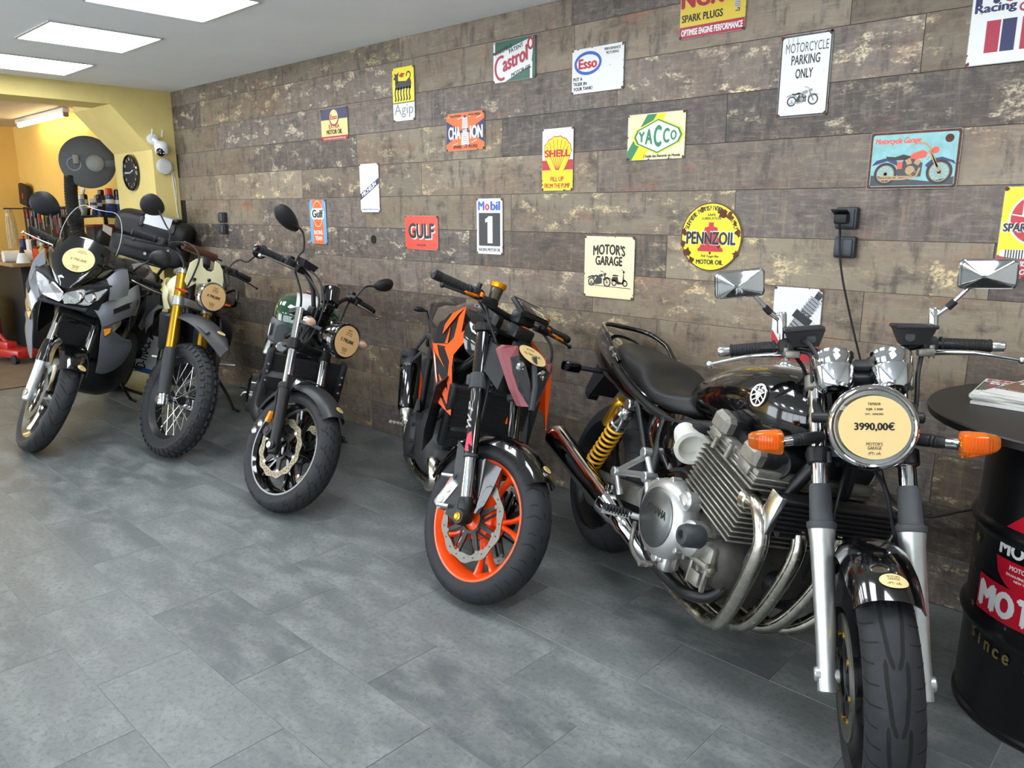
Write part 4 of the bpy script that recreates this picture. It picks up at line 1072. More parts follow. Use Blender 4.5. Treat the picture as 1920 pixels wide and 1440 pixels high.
    for s_ in (-1, 1):
        a.tube(smooth_pts([(1.17, .03 * s_, .80), (1.12, .09 * s_, .64), (1.05, .10 * s_, .42), (1.0, .135 * s_, .27), (.93, .165 * s_, .222), (.8, .165 * s_, .205), (.64, .17 * s_, .235), (.56, .17 * s_, .33), (.53, .165 * s_, .48), (.5, .15 * s_, .68)], 6), .019, 14)
        a.tube(smooth_pts([(1.15, .03 * s_, .86), (1.0, .09 * s_, .80), (.75, .13 * s_, .72), (.5, .15 * s_, .68), (.2, .145 * s_, .72), (-.15, .1 * s_, .80)], 6), .017, 12)
        a.tube([(.52, .15 * s_, .42), (.28, .15 * s_, .69)], .012, 10)
    a.rod((1.215, 0, .765), (1.10, 0, .985), r=.03, n=24); p('frame', a, M_blackm)
    # swing arm
    a = MB()
    for s_ in (-1, 1): a.loft([[(.55, .10 * s_ + dy, .38 + dz) for dy, dz in ((-.02, -.035), (.02, -.035), (.02, .035), (-.02, .035))], [(.25, .135 * s_ + dy, .34 + dz) for dy, dz in ((-.016, -.035), (.016, -.035), (.016, .035), (-.016, .035))], [(-.04, .135 * s_ + dy, .315 + dz) for dy, dz in ((-.014, -.028), (.014, -.028), (.014, .028), (-.014, .028))]])
    p('swingarm', a, M_alud)
    # engine
    a = MB(); a.hull([(.60, .45, .37, .30, .11, 3), (.64, .49, .38, .27, .17, 3.5), (.78, .51, .38, .25, .20, 4), (.93, .50, .38, .25, .20, 4), (1.02, .45, .37, .27, .18, 3.5), (1.05, .40, .36, .32, .13, 3)], 3, 28)
    a.box((.86, 0, .245), (.22, .2, .07), bev=.015)
    eng = p('engine', a, mat('sooty_crankcase', '#4a4743', .55, metal=.45, noise=.35, nscale=22))
    a = MB(); a.rod((1.0, 0, .33), (1.10, 0, .345), [(0, .036), (.07, .038), (.085, .034), (.09, .02)], n=24); p('oil_filter', a, M_blackm, parent=eng)
    for s_ in (-1, 1):
        a = MB()
        for k in range(5): a.box((.70 + .075 * k, .198 * s_, .315), (.012, .016, .10), bev=.003, seg=1)
        a.box((.88, .2 * s_, .345), (.30, .02, .018), bev=.004); a.box((.98, .19 * s_, .36), (.07, .03, .09), bev=.012); a.box((.95, .19 * s_, .29), (.06, .03, .05), bev=.01)
        for k in range(4): a.rod((.9 + .04 * k, .2 * s_, .33 + .025 * (k % 2)), (.9 + .04 * k, .218 * s_, .33 + .025 * (k % 2)), r=.008, n=8)
        p('crankcase_web', a, M_alud, parent=eng)
        a = MB(); a.plate([(1.03, .135 * s_, .30), (1.01, .135 * s_, .42), (.95, .135 * s_, .40), (.95, .135 * s_, .27), (.99, .135 * s_, .24)], (0, .012 * s_, 0)); p('engine_mount', a, M_blackm, parent=eng)
    for s_ in (-1, 1):
        a = MB(); c = V((.775, .19 * s_, .405)); d = (0, s_, 0)
        a.rod(c, c + V(d) * .075, [(0, .128), (.02, .130), (.05, .128), (.066, .118), (.075, .098)], n=48)
        for k in range(9):
            g = R(40 * k + 10); q = c + V((.126 * math.cos(g), .02 * s_, .126 * math.sin(g))); a.rod(q, q + V(d) * .036, r=.011, n=12, bev=.002)
        cc = p('crankcase_cover', a, M_alu, parent=eng, label='round silver engine cover')
        a = MB(); a.rod(c + V(d) * .074, c + V(d) * .082, [(0, .094), (.004, .095), (.008, .09)], n=44)
        for k in range(0): pass
        p('cover_plate', a, mat('grey_cover_plate', '#6d706f', .3, metal=.8), parent=eng)
        a = MB(); A = plane_art(a, c + V(d) * .0825 + V((0, 0, .022)), (1, 0, 0) if s_ < 0 else (-1, 0, 0), (0, 0, 1)); A.text('YAMAHA', 0, -.012, .026, 0, .125, bold=.03)
        if s_ < 0: p('cover_lettering', a, mat('engraved_black', '#22231f', .5), parent=eng, smooth=0, fixn=False)
        a = MB(); q = V((.925, .19 * s_, .40)); a.rod(q, q + V(d) * .06, [(0, .056), (.045, .054), (.056, .042), (.06, .03)], n=28); a.rod(q + V(d) * .058, q + V(d) * .064, r=.03, n=22, mi=1, bev=.003)
        b_ = MB(); q = V((.875, .2 * s_, .498)); b_.rod(q, q + V(d) * .05, r=.03, n=22, bev=.006); b_.box(q + V(d) * .054, (.044, .01, .012), rot=(0, 30, 0), bev=.003); p('oil_filler_cap', b_, M_alu, parent=eng)
        b_ = MB(); q = V((.665, .2 * s_, .47)); b_.rod(q, q + V(d) * .035, r=.026, n=20, bev=.005); p('shaft_cap', b_, M_alu, parent=eng)
        b_ = MB(); b_.box((.82, .21 * s_, .275), (.05, .05, .05), bev=.01); q = V((.80, .2 * s_, .285)); b_.rod(q, q + V(d) * .055, r=.017, n=16, bev=.003); p('oil_sight_glass', b_, M_alu, parent=eng)
        p('timing_cover', a, [M_alu, mat('grey_cover_plate', '#6d706f', .3)], parent=eng)
        a = MB(); q = V((1.02, .2 * s_, .44)); a.rod(q, q + V(d) * .06, r=.014, n=16); a.rod(q + V(d) * .06, q + V(d) * .135, [(0, .027), (.01, .034), (.055, .034), (.07, .028), (.073, .014), (.06, .012)], n=28, mi=1); p('crash_bobbin', a, [M_alup, M_grey_p])
    # finned cylinders leaning forward
    tilt = Matrix.Translation(V((.915, 0, .485))) @ Matrix.Rotation(R(16), 4, 'Y')
    a = MB(); a.box((.015, 0, .09), (.23, .37, .2))
    for k in range(10): a.box((.015, 0, .012 + k * .0165), (.285, .43, .006), bev=.002, seg=1)
    a.xf(tilt); p('cylinder_block', a, M_alud, parent=eng)
    a = MB(); a.box((.01, 0, .215), (.26, .42, .05), bev=.008)
    for k in range(3): a.box((.01, 0, .186 + k * .017), (.28, .435, .006), bev=.002, seg=1)
    for s_ in (-1, 1):
        for x in (-.085, .085):
            a.box((x, .212 * s_, .222), (.06, .02, .03), bev=.005)
        a.rod((0.01, .225 * s_, .2), (.01, .225 * s_, .245), r=.009, n=12); a.rod((-.055, .23 * s_, .19), (-.055, .23 * s_, .225), r=.008, n=12)
    a.xf(tilt); p('cylinder_head', a, M_alud, parent=eng)
    a = MB()
    for x in (-.085, .085): a.box((x, 0, .262), (.085, .40, .06), bev=.016)
    a.box((0, 0, .25), (.1, .36, .04), bev=.01); a.xf(tilt); p('cam_cover', a, M_blackm, parent=eng)
    for x in (-.085, .085):
        for s_ in (-1, 1): a = MB(); a.box((x, .205 * s_, .262), (.082, .05, .062), bev=.014, seg=1); a.xf(tilt); p('cam_end_cap', a, M_alud, parent=eng, smooth=20)
    # carburettor side: white air horn and black rubber
    for s_ in (-1, 1):
        a = MB(); a.rod((.655, .165 * s_, .668), (.78, .2 * s_, .635), [(0, .036), (.03, .041), (.075, .043), (.095, .05), (.112, .057), (.118, .057), (.12, .044), (.08, .035)], n=30); p('intake_horn', a, mat('off_white_plastic', '#d6d5cc', .4))
        a = MB(); a.rod((.66, .10 * s_, .665), (.74, .15 * s_, .654), [(0, .055), (.02, .06), (.04, .054), (.06, .06), (.085, .054)], n=24); p('intake_boot', a, M_rub)
    a = MB(); a.box((.72, 0, .64), (.12, .26, .1), bev=.02); p('carburettor', a, M_blackm)
    # exhaust
    for i, y in enumerate((-.19, -.065, .065, .19)):
        e = y * .62
        pts = smooth_pts([(1.075, y, .585), (1.115, y, .585), (1.155, y * 1.02, .555), (1.178, y, .49), (1.16, y * .97, .40), (1.10, y * .85, .27), (1.04, y * .72, .195), (.97, e, .165), (.88, e, .158), (.75, e * .98, .165), (.6, e * 1.0, .2)], 7)
        a = MB(); a.tube(pts, .0215, 18); a.rod((1.07, y, .585), (1.10, y, .585), r=.033, n=24, bev=.004); p('exhaust_header', a, M_chrome2)
    for s_ in (-1, 1):
        a = MB(); A0 = V((.62, .11 * s_, .195)); A1 = V((.48, .19 * s_, .262)); A2 = V((-.17, .235 * s_, .41))
        a.tube(smooth_pts([A0, (.56, .15 * s_, .22), A1, A1 + (A2 - A1) * .12], 6), [.03] * 12 + [.034] * 6 + [.036], 20, caps=True)
        dd = (A2 - A1).length
        a.rod(A1 + (A2 - A1) * .08, A2, [(0, .036), (.03, .042), (.09, .049), (.1, .051), (.105, .049), (dd * .92 - .012, .053), (dd * .92 - .006, .055), (dd * .92, .053), (dd * .92, .035), (dd * .92 - .04, .034)], n=36)
        a.box(A1 + (A2 - A1) * .25 + V((0, 0, .055)), (.04, .03, .03), bev=.006); p('muffler', a, M_chrome)
    # oil cooler
    a = MB(); OC = Matrix.Translation(V((1.172, 0.02, .588))) @ Matrix.Rotation(R(14), 4, 'Y')
    a.box((0, 0, 0), (.04, .40, .095), mi=0)
    for k in range(7): a.box((.004, 0, -.045 + k * .015), (.05, .405, .005), mi=1)
    a.xf(OC); oc = p('oil_cooler', a, [M_core, mat('cooler_tube', '#39393b', .45, metal=.5)])
    for s_ in (-1, 1): a = MB(); a.box((.01, .21 * s_, 0), (.05, .02, .12), bev=.003); a.xf(OC); p('cooler_bracket', a, M_alup, parent=oc)
    a = MB()
    a.tube([(.01, -.16, -.06), (.01, .16, -.06)], .012, 12)
    a.xf(OC); p('cooler_fitting', a, M_blackm, parent=oc)
    a = MB(); c = V((1.10, -.15, .70)); d = V((.85, -.5, .1)).normalized(); a.rod(c - d * .03, c, [(0, .02), (.012, .042), (.025, .045), (.03, .04), (.027, .03), (.031, .02), (.03, .01)], n=32); p('horn', a, M_plast)
    # tank
    a = MB(); a.hull([(.505, .795, .76, .74, .07, 2.4), (.54, .83, .775, .72, .105, 2.4), (.62, .88, .80, .715, .13, 2.5), (.75, .935, .825, .72, .158, 2.5), (.90, .965, .84, .725, .175, 2.6), (1.02, .965, .845, .735, .176, 2.6), (1.10, .94, .84, .75, .158, 2.5), (1.145, .905, .835, .77, .12, 2.4), (1.16, .87, .83, .79, .07, 2.2)], 6, 44)
    tk = p('fuel_tank', a, M_blackg)
    a = MB()
    def tpt(u, v, l):
        x = .985 + u; s_ = .178 + l; z = .868 + v; return (x, -s_ * max(.2, 1 - max(0, (z - .845) / .14) ** 2.6) ** (1 / 2.6), z)
    A = Art(a, tpt, base=.0035); A.ring(0, 0, .034, .006, 0, .034)
    for k in range(3):
        g = R(90 + 120 * k); c_, n_ = math.cos(g), math.sin(g)
        A.line([(-.026 * c_, -.026 * n_), (.008 * c_, .008 * n_)], .0045, 0)
        for q in (-.007, .007): A.line([(.008 * c_ - q * n_, .008 * n_ + q * c_), (.028 * c_ - q * n_, .028 * n_ + q * c_)], .0035, 0)
        A.line([(.008 * c_ + .009 * n_, .008 * n_ - .009 * c_), (.008 * c_ - .009 * n_, .008 * n_ + .009 * c_)], .004, 0)
    p('tank_emblem', a, mat('silver_emblem', '#e4e5e6', .3), parent=tk, label='round silver tuning fork emblem', smooth=0, fixn=False)
    a = MB(); a.rod((.86, 0, .955), (.865, 0, .974), [(0, .035), (.012, .035), (.018, .03)], n=28); p('fuel_cap', a, M_chrome, parent=tk)
    # seat
    a = MB(); a.hull([(-.12, .855, .80, .77, .075, 2.6), (-.09, .875, .815, .765, .105, 2.6), (.02, .868, .81, .745, .125, 2.8), (.14, .858, .795, .725, .135, 2.8), (.23, .845, .78, .715, .145, 2.8), (.30, .80, .755, .705, .155, 2.8), (.38, .775, .735, .69, .155, 2.8), (.47, .778, .735, .68, .135, 2.7), (.55, .80, .74, .68, .10, 2.5), (.585, .805, .75, .70, .06, 2.3)], 6, 40)
    p('seat', a, M_leather)
    a = MB(); a.hull([(-.43, .905, .885, .865, .02, 2.2), (-.39, .912, .875, .835, .06, 2.5), (-.3, .905, .83, .745, .10, 2.6), (-.12, .862, .77, .69, .13, 2.6), (.1, .78, .73, .655, .14, 2.6), (.25, .745, .70, .65, .12, 2.4), (.31, .71, .69, .66, .08, 2.2)], 6, 36)
    tl = p('tail_cowl', a, M_blackg)
    a = MB(); a.box((-.41, 0, .86), (.03, .10, .04), rot=(0, 25, 0), bev=.012); p('tail_light', a, mat('red_lens', '#8c1016', .15, coat=.8))
    a = MB(); a.tube(smooth_pts([(.06, -.15, .80), (-.06, -.15, .858), (-.13, -.145, .895), (-.24, -.11, .922), (-.27, 0, .926), (-.24, .11, .922), (-.13, .145, .895), (-.06, .15, .858), (.06, .15, .80)], 6), .0105, 12)
    for s_ in (-1, 1): a.rod((-.02, .15 * s_, .84), (-.02, .165 * s_, .84), r=.009, n=12, mi=1); a.rod((.02, .15 * s_, .82), (.02, .165 * s_, .82), r=.009, n=12, mi=1)
    p('grab_rail', a, [M_blackg, M_alu])
    a = MB(); a.plate([(-.30, -.06, .76), (-.22, -.06, .70), (-.30, -.065, .60), (-.36, -.065, .61)], (0, .12, 0)); a.box((-.33, -.04, .60), (.05, .05, .04), rot=(0, 25, 0), bev=.004); p('rear_fender', a, M_plast)
    for s_ in (-1, 1):
        a = MB(); e_ = .19 if s_ < 0 else .13; a.rod((-.2, .08 * s_, .72), (-.22, e_ * s_, .715), r=.011, n=14); ind = p('turn_signal', a, M_plast)
        a = MB(); a.box((-.22, (e_ + .035) * s_, .713), (.05, .085, .045), bev=.014); p('signal_lens', a, mat('dark_chrome', '#3a3a3c', .12, metal=1), parent=ind)
        # shock
        a = MB(); t0 = V((.265, .165 * s_, .665)); b0 = V((.06, .165 * s_, .345)); d = (b0 - t0).normalized(); LL = (b0 - t0).length
        a.rod(t0, b0, r=.009, n=12); a.rod(t0 - V((0, .02, 0)), t0 + V((0, .02, 0)), r=.024, n=22, bev=.004); a.rod(t0, t0 + d * .12, [(0, .02), (.03, .02), (.032, .031), (.05, .033), (.055, .029), (.1, .029), (.105, .034), (.118, .034)], n=26); a.rod(b0 - V((0, .02, 0)), b0 + V((0, .02, 0)), r=.022, n=22, bev=.004)
        sh = p('shock_absorber', a, M_alup)
        p('spring', spring_mb(t0 + d * .12, t0 + d * (LL - .04), .031, .0058, 8.5), M_goldp, parent=sh, label='yellow coil spring')
        a = MB(); a.rod(t0 + d * .1, t0 + d * (LL - .02), r=.021, n=20); a.rod(t0 + d * (LL - .045), t0 + d * (LL - .03), r=.036, n=22); p('damper_body', a, M_blackm, parent=sh)
        r0 = t0 + V((-.075, 0, .005)); a = MB(); a.rod(r0, r0 + d * .14, [(0, .02), (.01, .025), (.03, .025), (.03, .024), (.135, .024), (.14, .02)], n=24); a.tube([t0 + d * .03, r0 + d * .02], .014, 12); p('reservoir', a, M_gold, parent=sh)
        # hanger
        a = MB()
        P = [(.32, .425), (.345, .405), (.50, .55), (.535, .52), (.55, .49)]
        for q0, q1 in (((.33, .42), (.50, .545)), ((.33, .42), (.54, .475)), ((.50, .545), (.545, .47)), ((.54, .475), (.60, .33)), ((.34, .41), (.36, .345))):
            a.tube([(q0[0], .19 * s_, q0[1]), (q1[0], .17 * s_, q1[1])], .0125, 10)
        for q in ((.33, .42), (.50, .545), (.545, .47)): a.rod((q[0], .155 * s_, q[1]), (q[0], .208 * s_, q[1]), r=.019, n=18, bev=.003)
        a.plate([(.50, .185 * s_, .40), (.56, .185 * s_, .47), (.62, .185 * s_, .42), (.63, .185 * s_, .30), (.58, .185 * s_, .30)], (0, -.012 * s_, 0))
        p('footrest_hanger', a, M_alu)
        a = MB(); a.rod((.585, .2 * s_, .335), (.565, .24 * s_, .338), r=.011, n=12, mi=1)
        for k in range(9): q = V((.562, .235 * s_, .338)) + V((-.03, .09 * s_, .006)) * (k / 9); a.box(q, (.034, .0085, .026), bev=.003, seg=1)
        a.box((.548, .28 * s_, .33), (.028, .1, .012), rot=(0, 0, 18 * s_), mi=1); p('footpeg', a, [M_rub, M_alu])
        # side panel
        a = MB(); rows = []
        for x, zt, zb, y in ((.36, .67, .62, .125), (.42, .685, .555, .15), (.52, .70, .52, .165), (.62, .715, .53, .16), (.70, .71, .60, .135)): rows.append([(x, (y - .01) * s_, zt), (x, y * s_, zt - (zt - zb) * .35), (x, y * s_, zt - (zt - zb) * .7), (x, (y - .02) * s_, zb)])
        a.sheet(rows, .004, 0, 4, 3); sp_ = p('side_panel', a, M_blackg)
        if s_ < 0:
            a = MB(); A = Art(a, lambda u, v, l: (.53 + u, -.1665 - l, .61 + v), base=.003); rnd = random.Random(3)
            for k in range(7): A.poly([(q * .005 + .004 * math.cos(m * .9) * rnd.uniform(.7, 1.3) - .05 + k * .011, .05 - k * .012 + .007 * math.sin(m * .9)) for q in (0,) for m in range(7)], k % 2)
            A.up(); A.poly([(-.02, .0), (.0, .02), (.006, .005), (.02, .0), (.008, -.012), (.012, -.035), (-.002, -.02), (-.014, -.028)], 1)
            p('side_sticker', a, [mat('sticker_red', '#7d2028', .4), mat('sticker_cream', '#d9d6c4', .5)], parent=sp_, label='red and cream stickers', smooth=0, fixn=False)
    # side stand
    a = MB(); a.tube(smooth_pts([(.60, .16, .22), (.60, .24, .15), (.59, .325, .09)], 4), .011, 12); q = V((.585, .34, .097)); a.box(q + V((.0, .012, .002)), (.05, .06, .006), rot=(-14, 0, 0), bev=.002); p('side_stand', a, M_blackm)
    a = MB(); a.tube(smooth_pts([(.56, -.2, .31), (.62, -.23, .25), (.74, -.26, .24), (.79, -.265, .25)], 5), .008, 10); a.rod((.78, -.24, .25), (.78, -.285, .25), r=.01, n=14); p('brake_pedal', a, M_alud)
    a = MB(); a.tube(smooth_pts([(.6, -.14, .52), (.7, -.16, .55), (.78, -.17, .54), (.74, -.15, .5), (.64, -.14, .48)], 6), .008, 8); p('wiring_loom', a, M_cable)
    return B
XJ = build_naked_four()
# ------------------------------------------------------------------ orange and black street fighter
def simple_swingarm(B, m, hw=.12):
    a = MB()
    for s_ in (-1, 1): a.loft([[(.52, hw * .8 * s_ + dy, .40 + dz) for dy, dz in ((-.02, -.05), (.02, -.05), (.02, .05), (-.02, .05))], [(.25, hw * s_ + dy, .36 + dz) for dy, dz in ((-.016, -.04), (.016, -.04), (.016, .04), (-.016, .04))], [(-.04, hw * s_ + dy, B.rr + dz) for dy, dz in ((-.014, -.03), (.014, -.03), (.014, .03), (-.014, .03))]])
    a.rod((.5, -hw, .4), (.5, hw, .4), r=.03, n=18)
    return B.part('swingarm', a, m)
def side_stand(B, x=.52, y=.12, z=.3, foot=None, m=None):
    a = MB(); f = V(foot)
    a.tube(smooth_pts([(x, y, z), (x + .0, y + (f.y - y) * .55, z + (f.z - z) * .5), f], 4), .011, 12); a.box(f + V((0, .012, 0)), (.05, .055, .007), rot=(-13, 0, 0), bev=.002)
    a.tube([f + V((0, -.02, .03)), f + V((.05, -.0, .03))], .005, 8)
    return B.part('side_stand', a, m or M_blackm)
def inv_face(pts, off):  # helper: plate of 3D points with thickness
    a = MB(); a.plate(pts, off); return a

def build_streetfighter():
    B = Bike('black and bright orange street motorcycle with orange wheel rims', -2.013, -1.169, -33.3, 12.5, 30.2, 1.482, 24.9, .107, .30, .12, .32, .19)
    p = B.part; L = B.L
    rw = p('rear_wheel', rim_mb(0, .32, .228, .15, 5, .18, sw=.03), M_orgm)
    p('tyre', make_tyre(0, .32, .19, .228, [([(0, .1), (.05, .5), (.06, .8)], 16, .005), ([(.02, -.1), (.07, -.5), (.08, -.8)], 16, .005)]), [M_tyre, M_groove], parent=rw)
    fwh = p('front_wheel', rim_mb(L, .30, .220, .098, 5, .21, sw=.019, hub=.05), M_orgm, True, label='orange front wheel rim')
    tr = []
    for s_ in (-1, 1): tr += [([(-.02, .08 * s_), (.0, .13 * s_), (.004, .18 * s_)], 24, .004), ([(.03, .22 * s_), (.045, .5 * s_), (.035, .82 * s_)], 18, .0045), ([(.08, .36 * s_), (.085, .52 * s_), (.08, .66 * s_)], 18, .004)]
    p('tyre', make_tyre(L, .30, .122, .220, tr), [M_tyre, M_groove], parent=fwh)
    for y in (-.068, .068):
        p('brake_disc', disc_mb(L, .30, y, .128, .156, wave=.004, nw=10, holes=1, nh=20), [M_disc, M_groove], parent=fwh)
        a = carrier_mb(L, .30, y * .97, .055, .127, 8, wd=.013)
        for k in range(8): g = R(45 * k + 12); a.tube([(L + .05 * math.cos(g), y * .97, .3 + .05 * math.sin(g)), (L + .124 * math.cos(g + .38), y * .97, .3 + .124 * math.sin(g + .38))], .0045, 6)
        p('disc_carrier', a, [M_blackm, M_disc], parent=fwh)
    a = MB()
    for s_ in (-1, 1): a.rod((L, .03 * s_, .3), (L, .058 * s_, .3), [(0, .07), (.01, .072), (.024, .05), (.028, .04)], n=24)
    p('hub', a, M_orgm, parent=fwh)
    D = lambda z, y, d=0: (B.fx(z, d), y, z)
    for s_ in (-1, 1):
        y = .108 * s_
        a = MB(); a.rod(D(.50, y), D(.975, y), [(0, .024), (.003, .0275), (.02, .0275), (.022, .0265), (.22, .0265), (.24, .0285), (.51, .0285), (.515, .026), (.519, .012)], n=28)
        fk = p('fork_leg', a, M_blackg, True)
        a = MB(); a.rod(D(.355, y), D(.52, y), r=.0215, n=24); p('chrome_tube', a, M_chrome, parent=fk)
        a = MB(); a.rod(D(.497, y), D(.512, y), [(0, .025), (.004, .029), (.012, .029), (.015, .026)], n=24); p('dust_seal', a, M_grey_p, parent=fk)
        a = MB(); a.rod(D(.285, y), D(.375, y), [(0, .02), (.01, .027), (.06, .029), (.085, .027), (.09, .023)], n=24); a.rod((B.fx(.3), y - .028 * s_, .3), (B.fx(.3), y + .034 * s_, .3), [(0, .02), (.03, .03), (.055, .03), (.062, .026)], n=26)
        a.plate([(B.fx(.40), y - .008, .40), (B.fx(.40) - .03, y - .008, .41), (1.39, y - .008, .36), (1.37, y - .008, .3), (1.40, y - .008, .27), (B.fx(.28), y - .008, .27)], (0, .016, 0)); p('axle_lug', a, M_blackm, parent=fk)
        a = MB(); a.rod((B.fx(.3), y + .034 * s_, .3), (B.fx(.3), y + .042 * s_, .3), [(0, .016), (.003, .016), (.005, .01), (.008, .009)], n=18); p('axle_nut', a, M_gold, parent=fk)
        cal = p('brake_caliper', caliper_mb((1.353, .335), -.35, y * .86, .052, .13, .06), M_alu, True, label='silver radial brake caliper')
        for z in (.285, .39):
            a = MB(); a.rod((1.325 - (z - .335) * .36, y + .016 * s_, z), (1.385 - (z - .335) * .36, y + .016 * s_, z + .02), r=.008, n=12)
            p('caliper_bolt', a, M_alup, parent=cal)
        a = MB(); a.plate([(1.30, y, .53), (1.36, y, .51), (1.385, y, .46), (1.41, y + .002, .37), (1.375, y + .002, .36), (1.335, y, .44)], (0, .006 * s_, 0)); p('fender_bracket', a, M_grey_p, True)
        if s_ < 0:
            a = MB(); xa = (.25 * s_, 0, 0)
            def fp(u, v, l, y=y): 
                c = V(D(.615 + v, y)); ang = R(-62) + u / .0285; r_ = .0287 + l; return c + V((math.cos(ang) * r_, math.sin(ang) * r_, 0))
            A = Art(a, fp); A.text('W', -.0, -.0, .03, 0, .05, rot=R(90)); A.text('P', -.0, .055, .03, 0, .03, rot=R(90)); A.poly([(-.02, -.10), (.0, -.095), (-.004, -.07), (.012, -.075), (.004, -.025), (-.012, -.04), (-.016, -.06)], 1)
            p('fork_decal', a, [mat('decal_grey', '#a8a5a3', .4), mat('decal_pink', '#d03a52', .4)], parent=fk, label='grey and pink letter decal', smooth=0, fixn=False)
    for nm, z, w_ in (('lower_triple_clamp', .76, .055), ('upper_triple_clamp', .952, .03)):
        a = MB(); a.box((B.fx(z) - .035, 0, z), (.07, .23, w_ * .8), rot=(0, -25, 0), bev=.008)
        for s_ in (-1, 1): a.rod(D(z - w_ / 2, .108 * s_), D(z + w_ / 2, .108 * s_), r=.036, n=28, bev=.003); a.box((B.fx(z) + .012, .08 * s_, z), (.05, .03, w_ * .9), rot=(0, -25, 0), bev=.004); 
        for s_ in (-1, 1):
            for dz in ((-.012, .012) if z < .9 else (0,)): a.rod((B.fx(z) + .03, .08 * s_, z + dz), (B.fx(z) + .042, .08 * s_, z + dz), r=.0075, n=14, mi=1)
        p(nm, a, [M_grey_p if z < .9 else M_blackm, M_alup], True)
    # headlight: split lens in a pointed frame
    fr = [(1.352, -.150, .908), (1.354, -.132, .930), (1.362, -.085, .944), (1.372, -.07, .915), (1.378, -.112, .893), (1.400, -.094, .848), (1.430, -.061, .797), (1.466, -.010, .754), (1.455, -.035, .745), (1.425, -.075, .790)]
    gl = [(1.380, -.112, .893), (1.376, -.07, .916), (1.402, -.045, .888), (1.432, -.014, .832), (1.472, -.001, .748), (1.468, -.010, .754), (1.432, -.060, .797), (1.402, -.094, .848)]
    mir = lambda l: [(x, -y, z) for x, y, z in l][::-1]
    a = MB(); a.loft([[(1.20, .09 * c, .86 + .06 * s_) for c, s_ in ((-1, -1), (1, -1), (1, 1), (-1, 1))], [(1.30, .125 * c, .86 + .055 * s_) for c, s_ in ((-1, -1), (1, -1), (1, 1), (-1, 1))], [(1.37, .10 * c, .84 + .075 * s_ - .0) for c, s_ in ((-1, -1), (1, -1), (1, 1), (-1, 1))]])
    a.plate([(1.33, -.1, .90), (1.33, .1, .90), (1.39, .085, .84), (1.44, .0, .75), (1.39, -.085, .84)], (-.06, 0, .02)); hl = p('headlight', a, M_plast, True)
    M_pink = mat('pink_tinted_frame', '#b56a70', .2, coat=.6, trans=.35)
    M_smoke = mat('smoked_lens', '#55585c', .06, trans=.55, coat=1)
    for q, nm in ((fr, 1), (mir(fr), 2)): a = MB(); a.plate(q, (-.025, 0, -.006)); p('light_guide', a, M_pink, parent=hl, label='translucent pink light frame', smooth=0)
    for q in (gl, mir(gl)): a = MB(); a.plate(q, (-.012, 0, -.003)); p('lens', a, M_smoke, parent=hl, smooth=0)
    for s_ in (-1, 1): a = MB(); a.ball((1.395, .06 * s_, .868), (.012, .026, .028)); p('reflector', a, M_refl, parent=hl)
    a = MB(); a.tube([(1.38, 0, .925), (1.41, 0, .88), (1.445, 0, .83), (1.476, 0, .745)], .012, 8); p('centre_bar', a, M_grey_p, parent=hl)
    a = MB(); a.plate([(1.31, -.06, .955), (1.31, .06, .955), (1.392, .075, .905), (1.40, .0, .895), (1.392, -.075, .905)], (-.008, 0, -.014)); p('cowl_plate', a, M_plast, parent=hl)
    a = MB(); A = plane_art(a, (1.368, .0, .927), (.05, 1, .0), (-.75, 0, .5), base=.004); A.disc(0, 0, .07, 0, .048, n=40); A.up(); A.text('KTM', 0, .024, .008, 1, .04); A.text('10 990,00€', 0, -.007, .017, 1, .09, bold=.01); A.text("MOTOR'S", 0, -.028, .007, 1, .035); A.text('GARAGE', 0, -.038, .007, 1, .03)
    p('price_tag', a, [M_tag, M_ink], parent=hl, label='cream oval price tag on the headlight', smooth=0, fixn=False)
    # bars and controls
    bar = smooth_pts([(1.135, -.365, 1.064), (1.16, -.22, 1.06), (1.175, -.11, 1.04), (1.175, 0, 1.03), (1.175, .11, 1.04), (1.16, .22, 1.05), (1.14, .365, 1.045)], 6)
    a = MB(); a.tube(bar, [.0115 + .003 * math.exp(-((i - 18) / 8) ** 2) for i in range(len(bar))], 14)
    for y in (-.05, .05): a.box((1.165, y, 1.0), (.04, .03, .07), bev=.006)
    p('handlebar', a, M_blackm, True)
    for s_ in (-1, 1):
        z = 1.062 if s_ < 0 else 1.047
        g = p('grip', grip_mb((1.16, .235 * s_, z), (1.137, .372 * s_, z), .0175), M_rub, True)
        a = MB(); a.rod((1.138, .368 * s_, z), (1.131, .405 * s_, z), [(0, .015), (.004, .019), (.028, .0185), (.033, .012)], n=20); p('bar_end_weight', a, M_blackm, parent=g)
        a = MB(); a.box((1.165, .205 * s_, z), (.045, .055, .045), bev=.012); a.box((1.15, .19 * s_, z + .028), (.02, .012, .03), bev=.003); p('switch_housing', a, M_plast, True)
        a = lever_mb([(1.19, .2 * s_, z - .012), (1.205, .24 * s_, z - .016), (1.205, .3 * s_, z - .02), (1.18, .375 * s_, z - .025)], .0095); lv = p('lever', a, M_blackm, True)
        a = MB(); a.tube([(1.198, .225 * s_, z - .011), (1.209, .25 * s_, z - .013), (1.209, .285 * s_, z - .016)], .0115, 12, flat=(1, 1, .7)); a.rod((1.197, .2 * s_, z - .005), (1.197, .2 * s_, z + .012), r=.011, n=16); p('lever_adjuster', a, mat('orange_anodised', '#e07818', .25, metal=.7), parent=lv)
        a = MB(); a.box((1.195, .16 * s_, z - .01), (.04, .08, .03), rot=(0, 0, 8 * s_), bev=.008); p('master_cylinder', a, M_blackm, True)
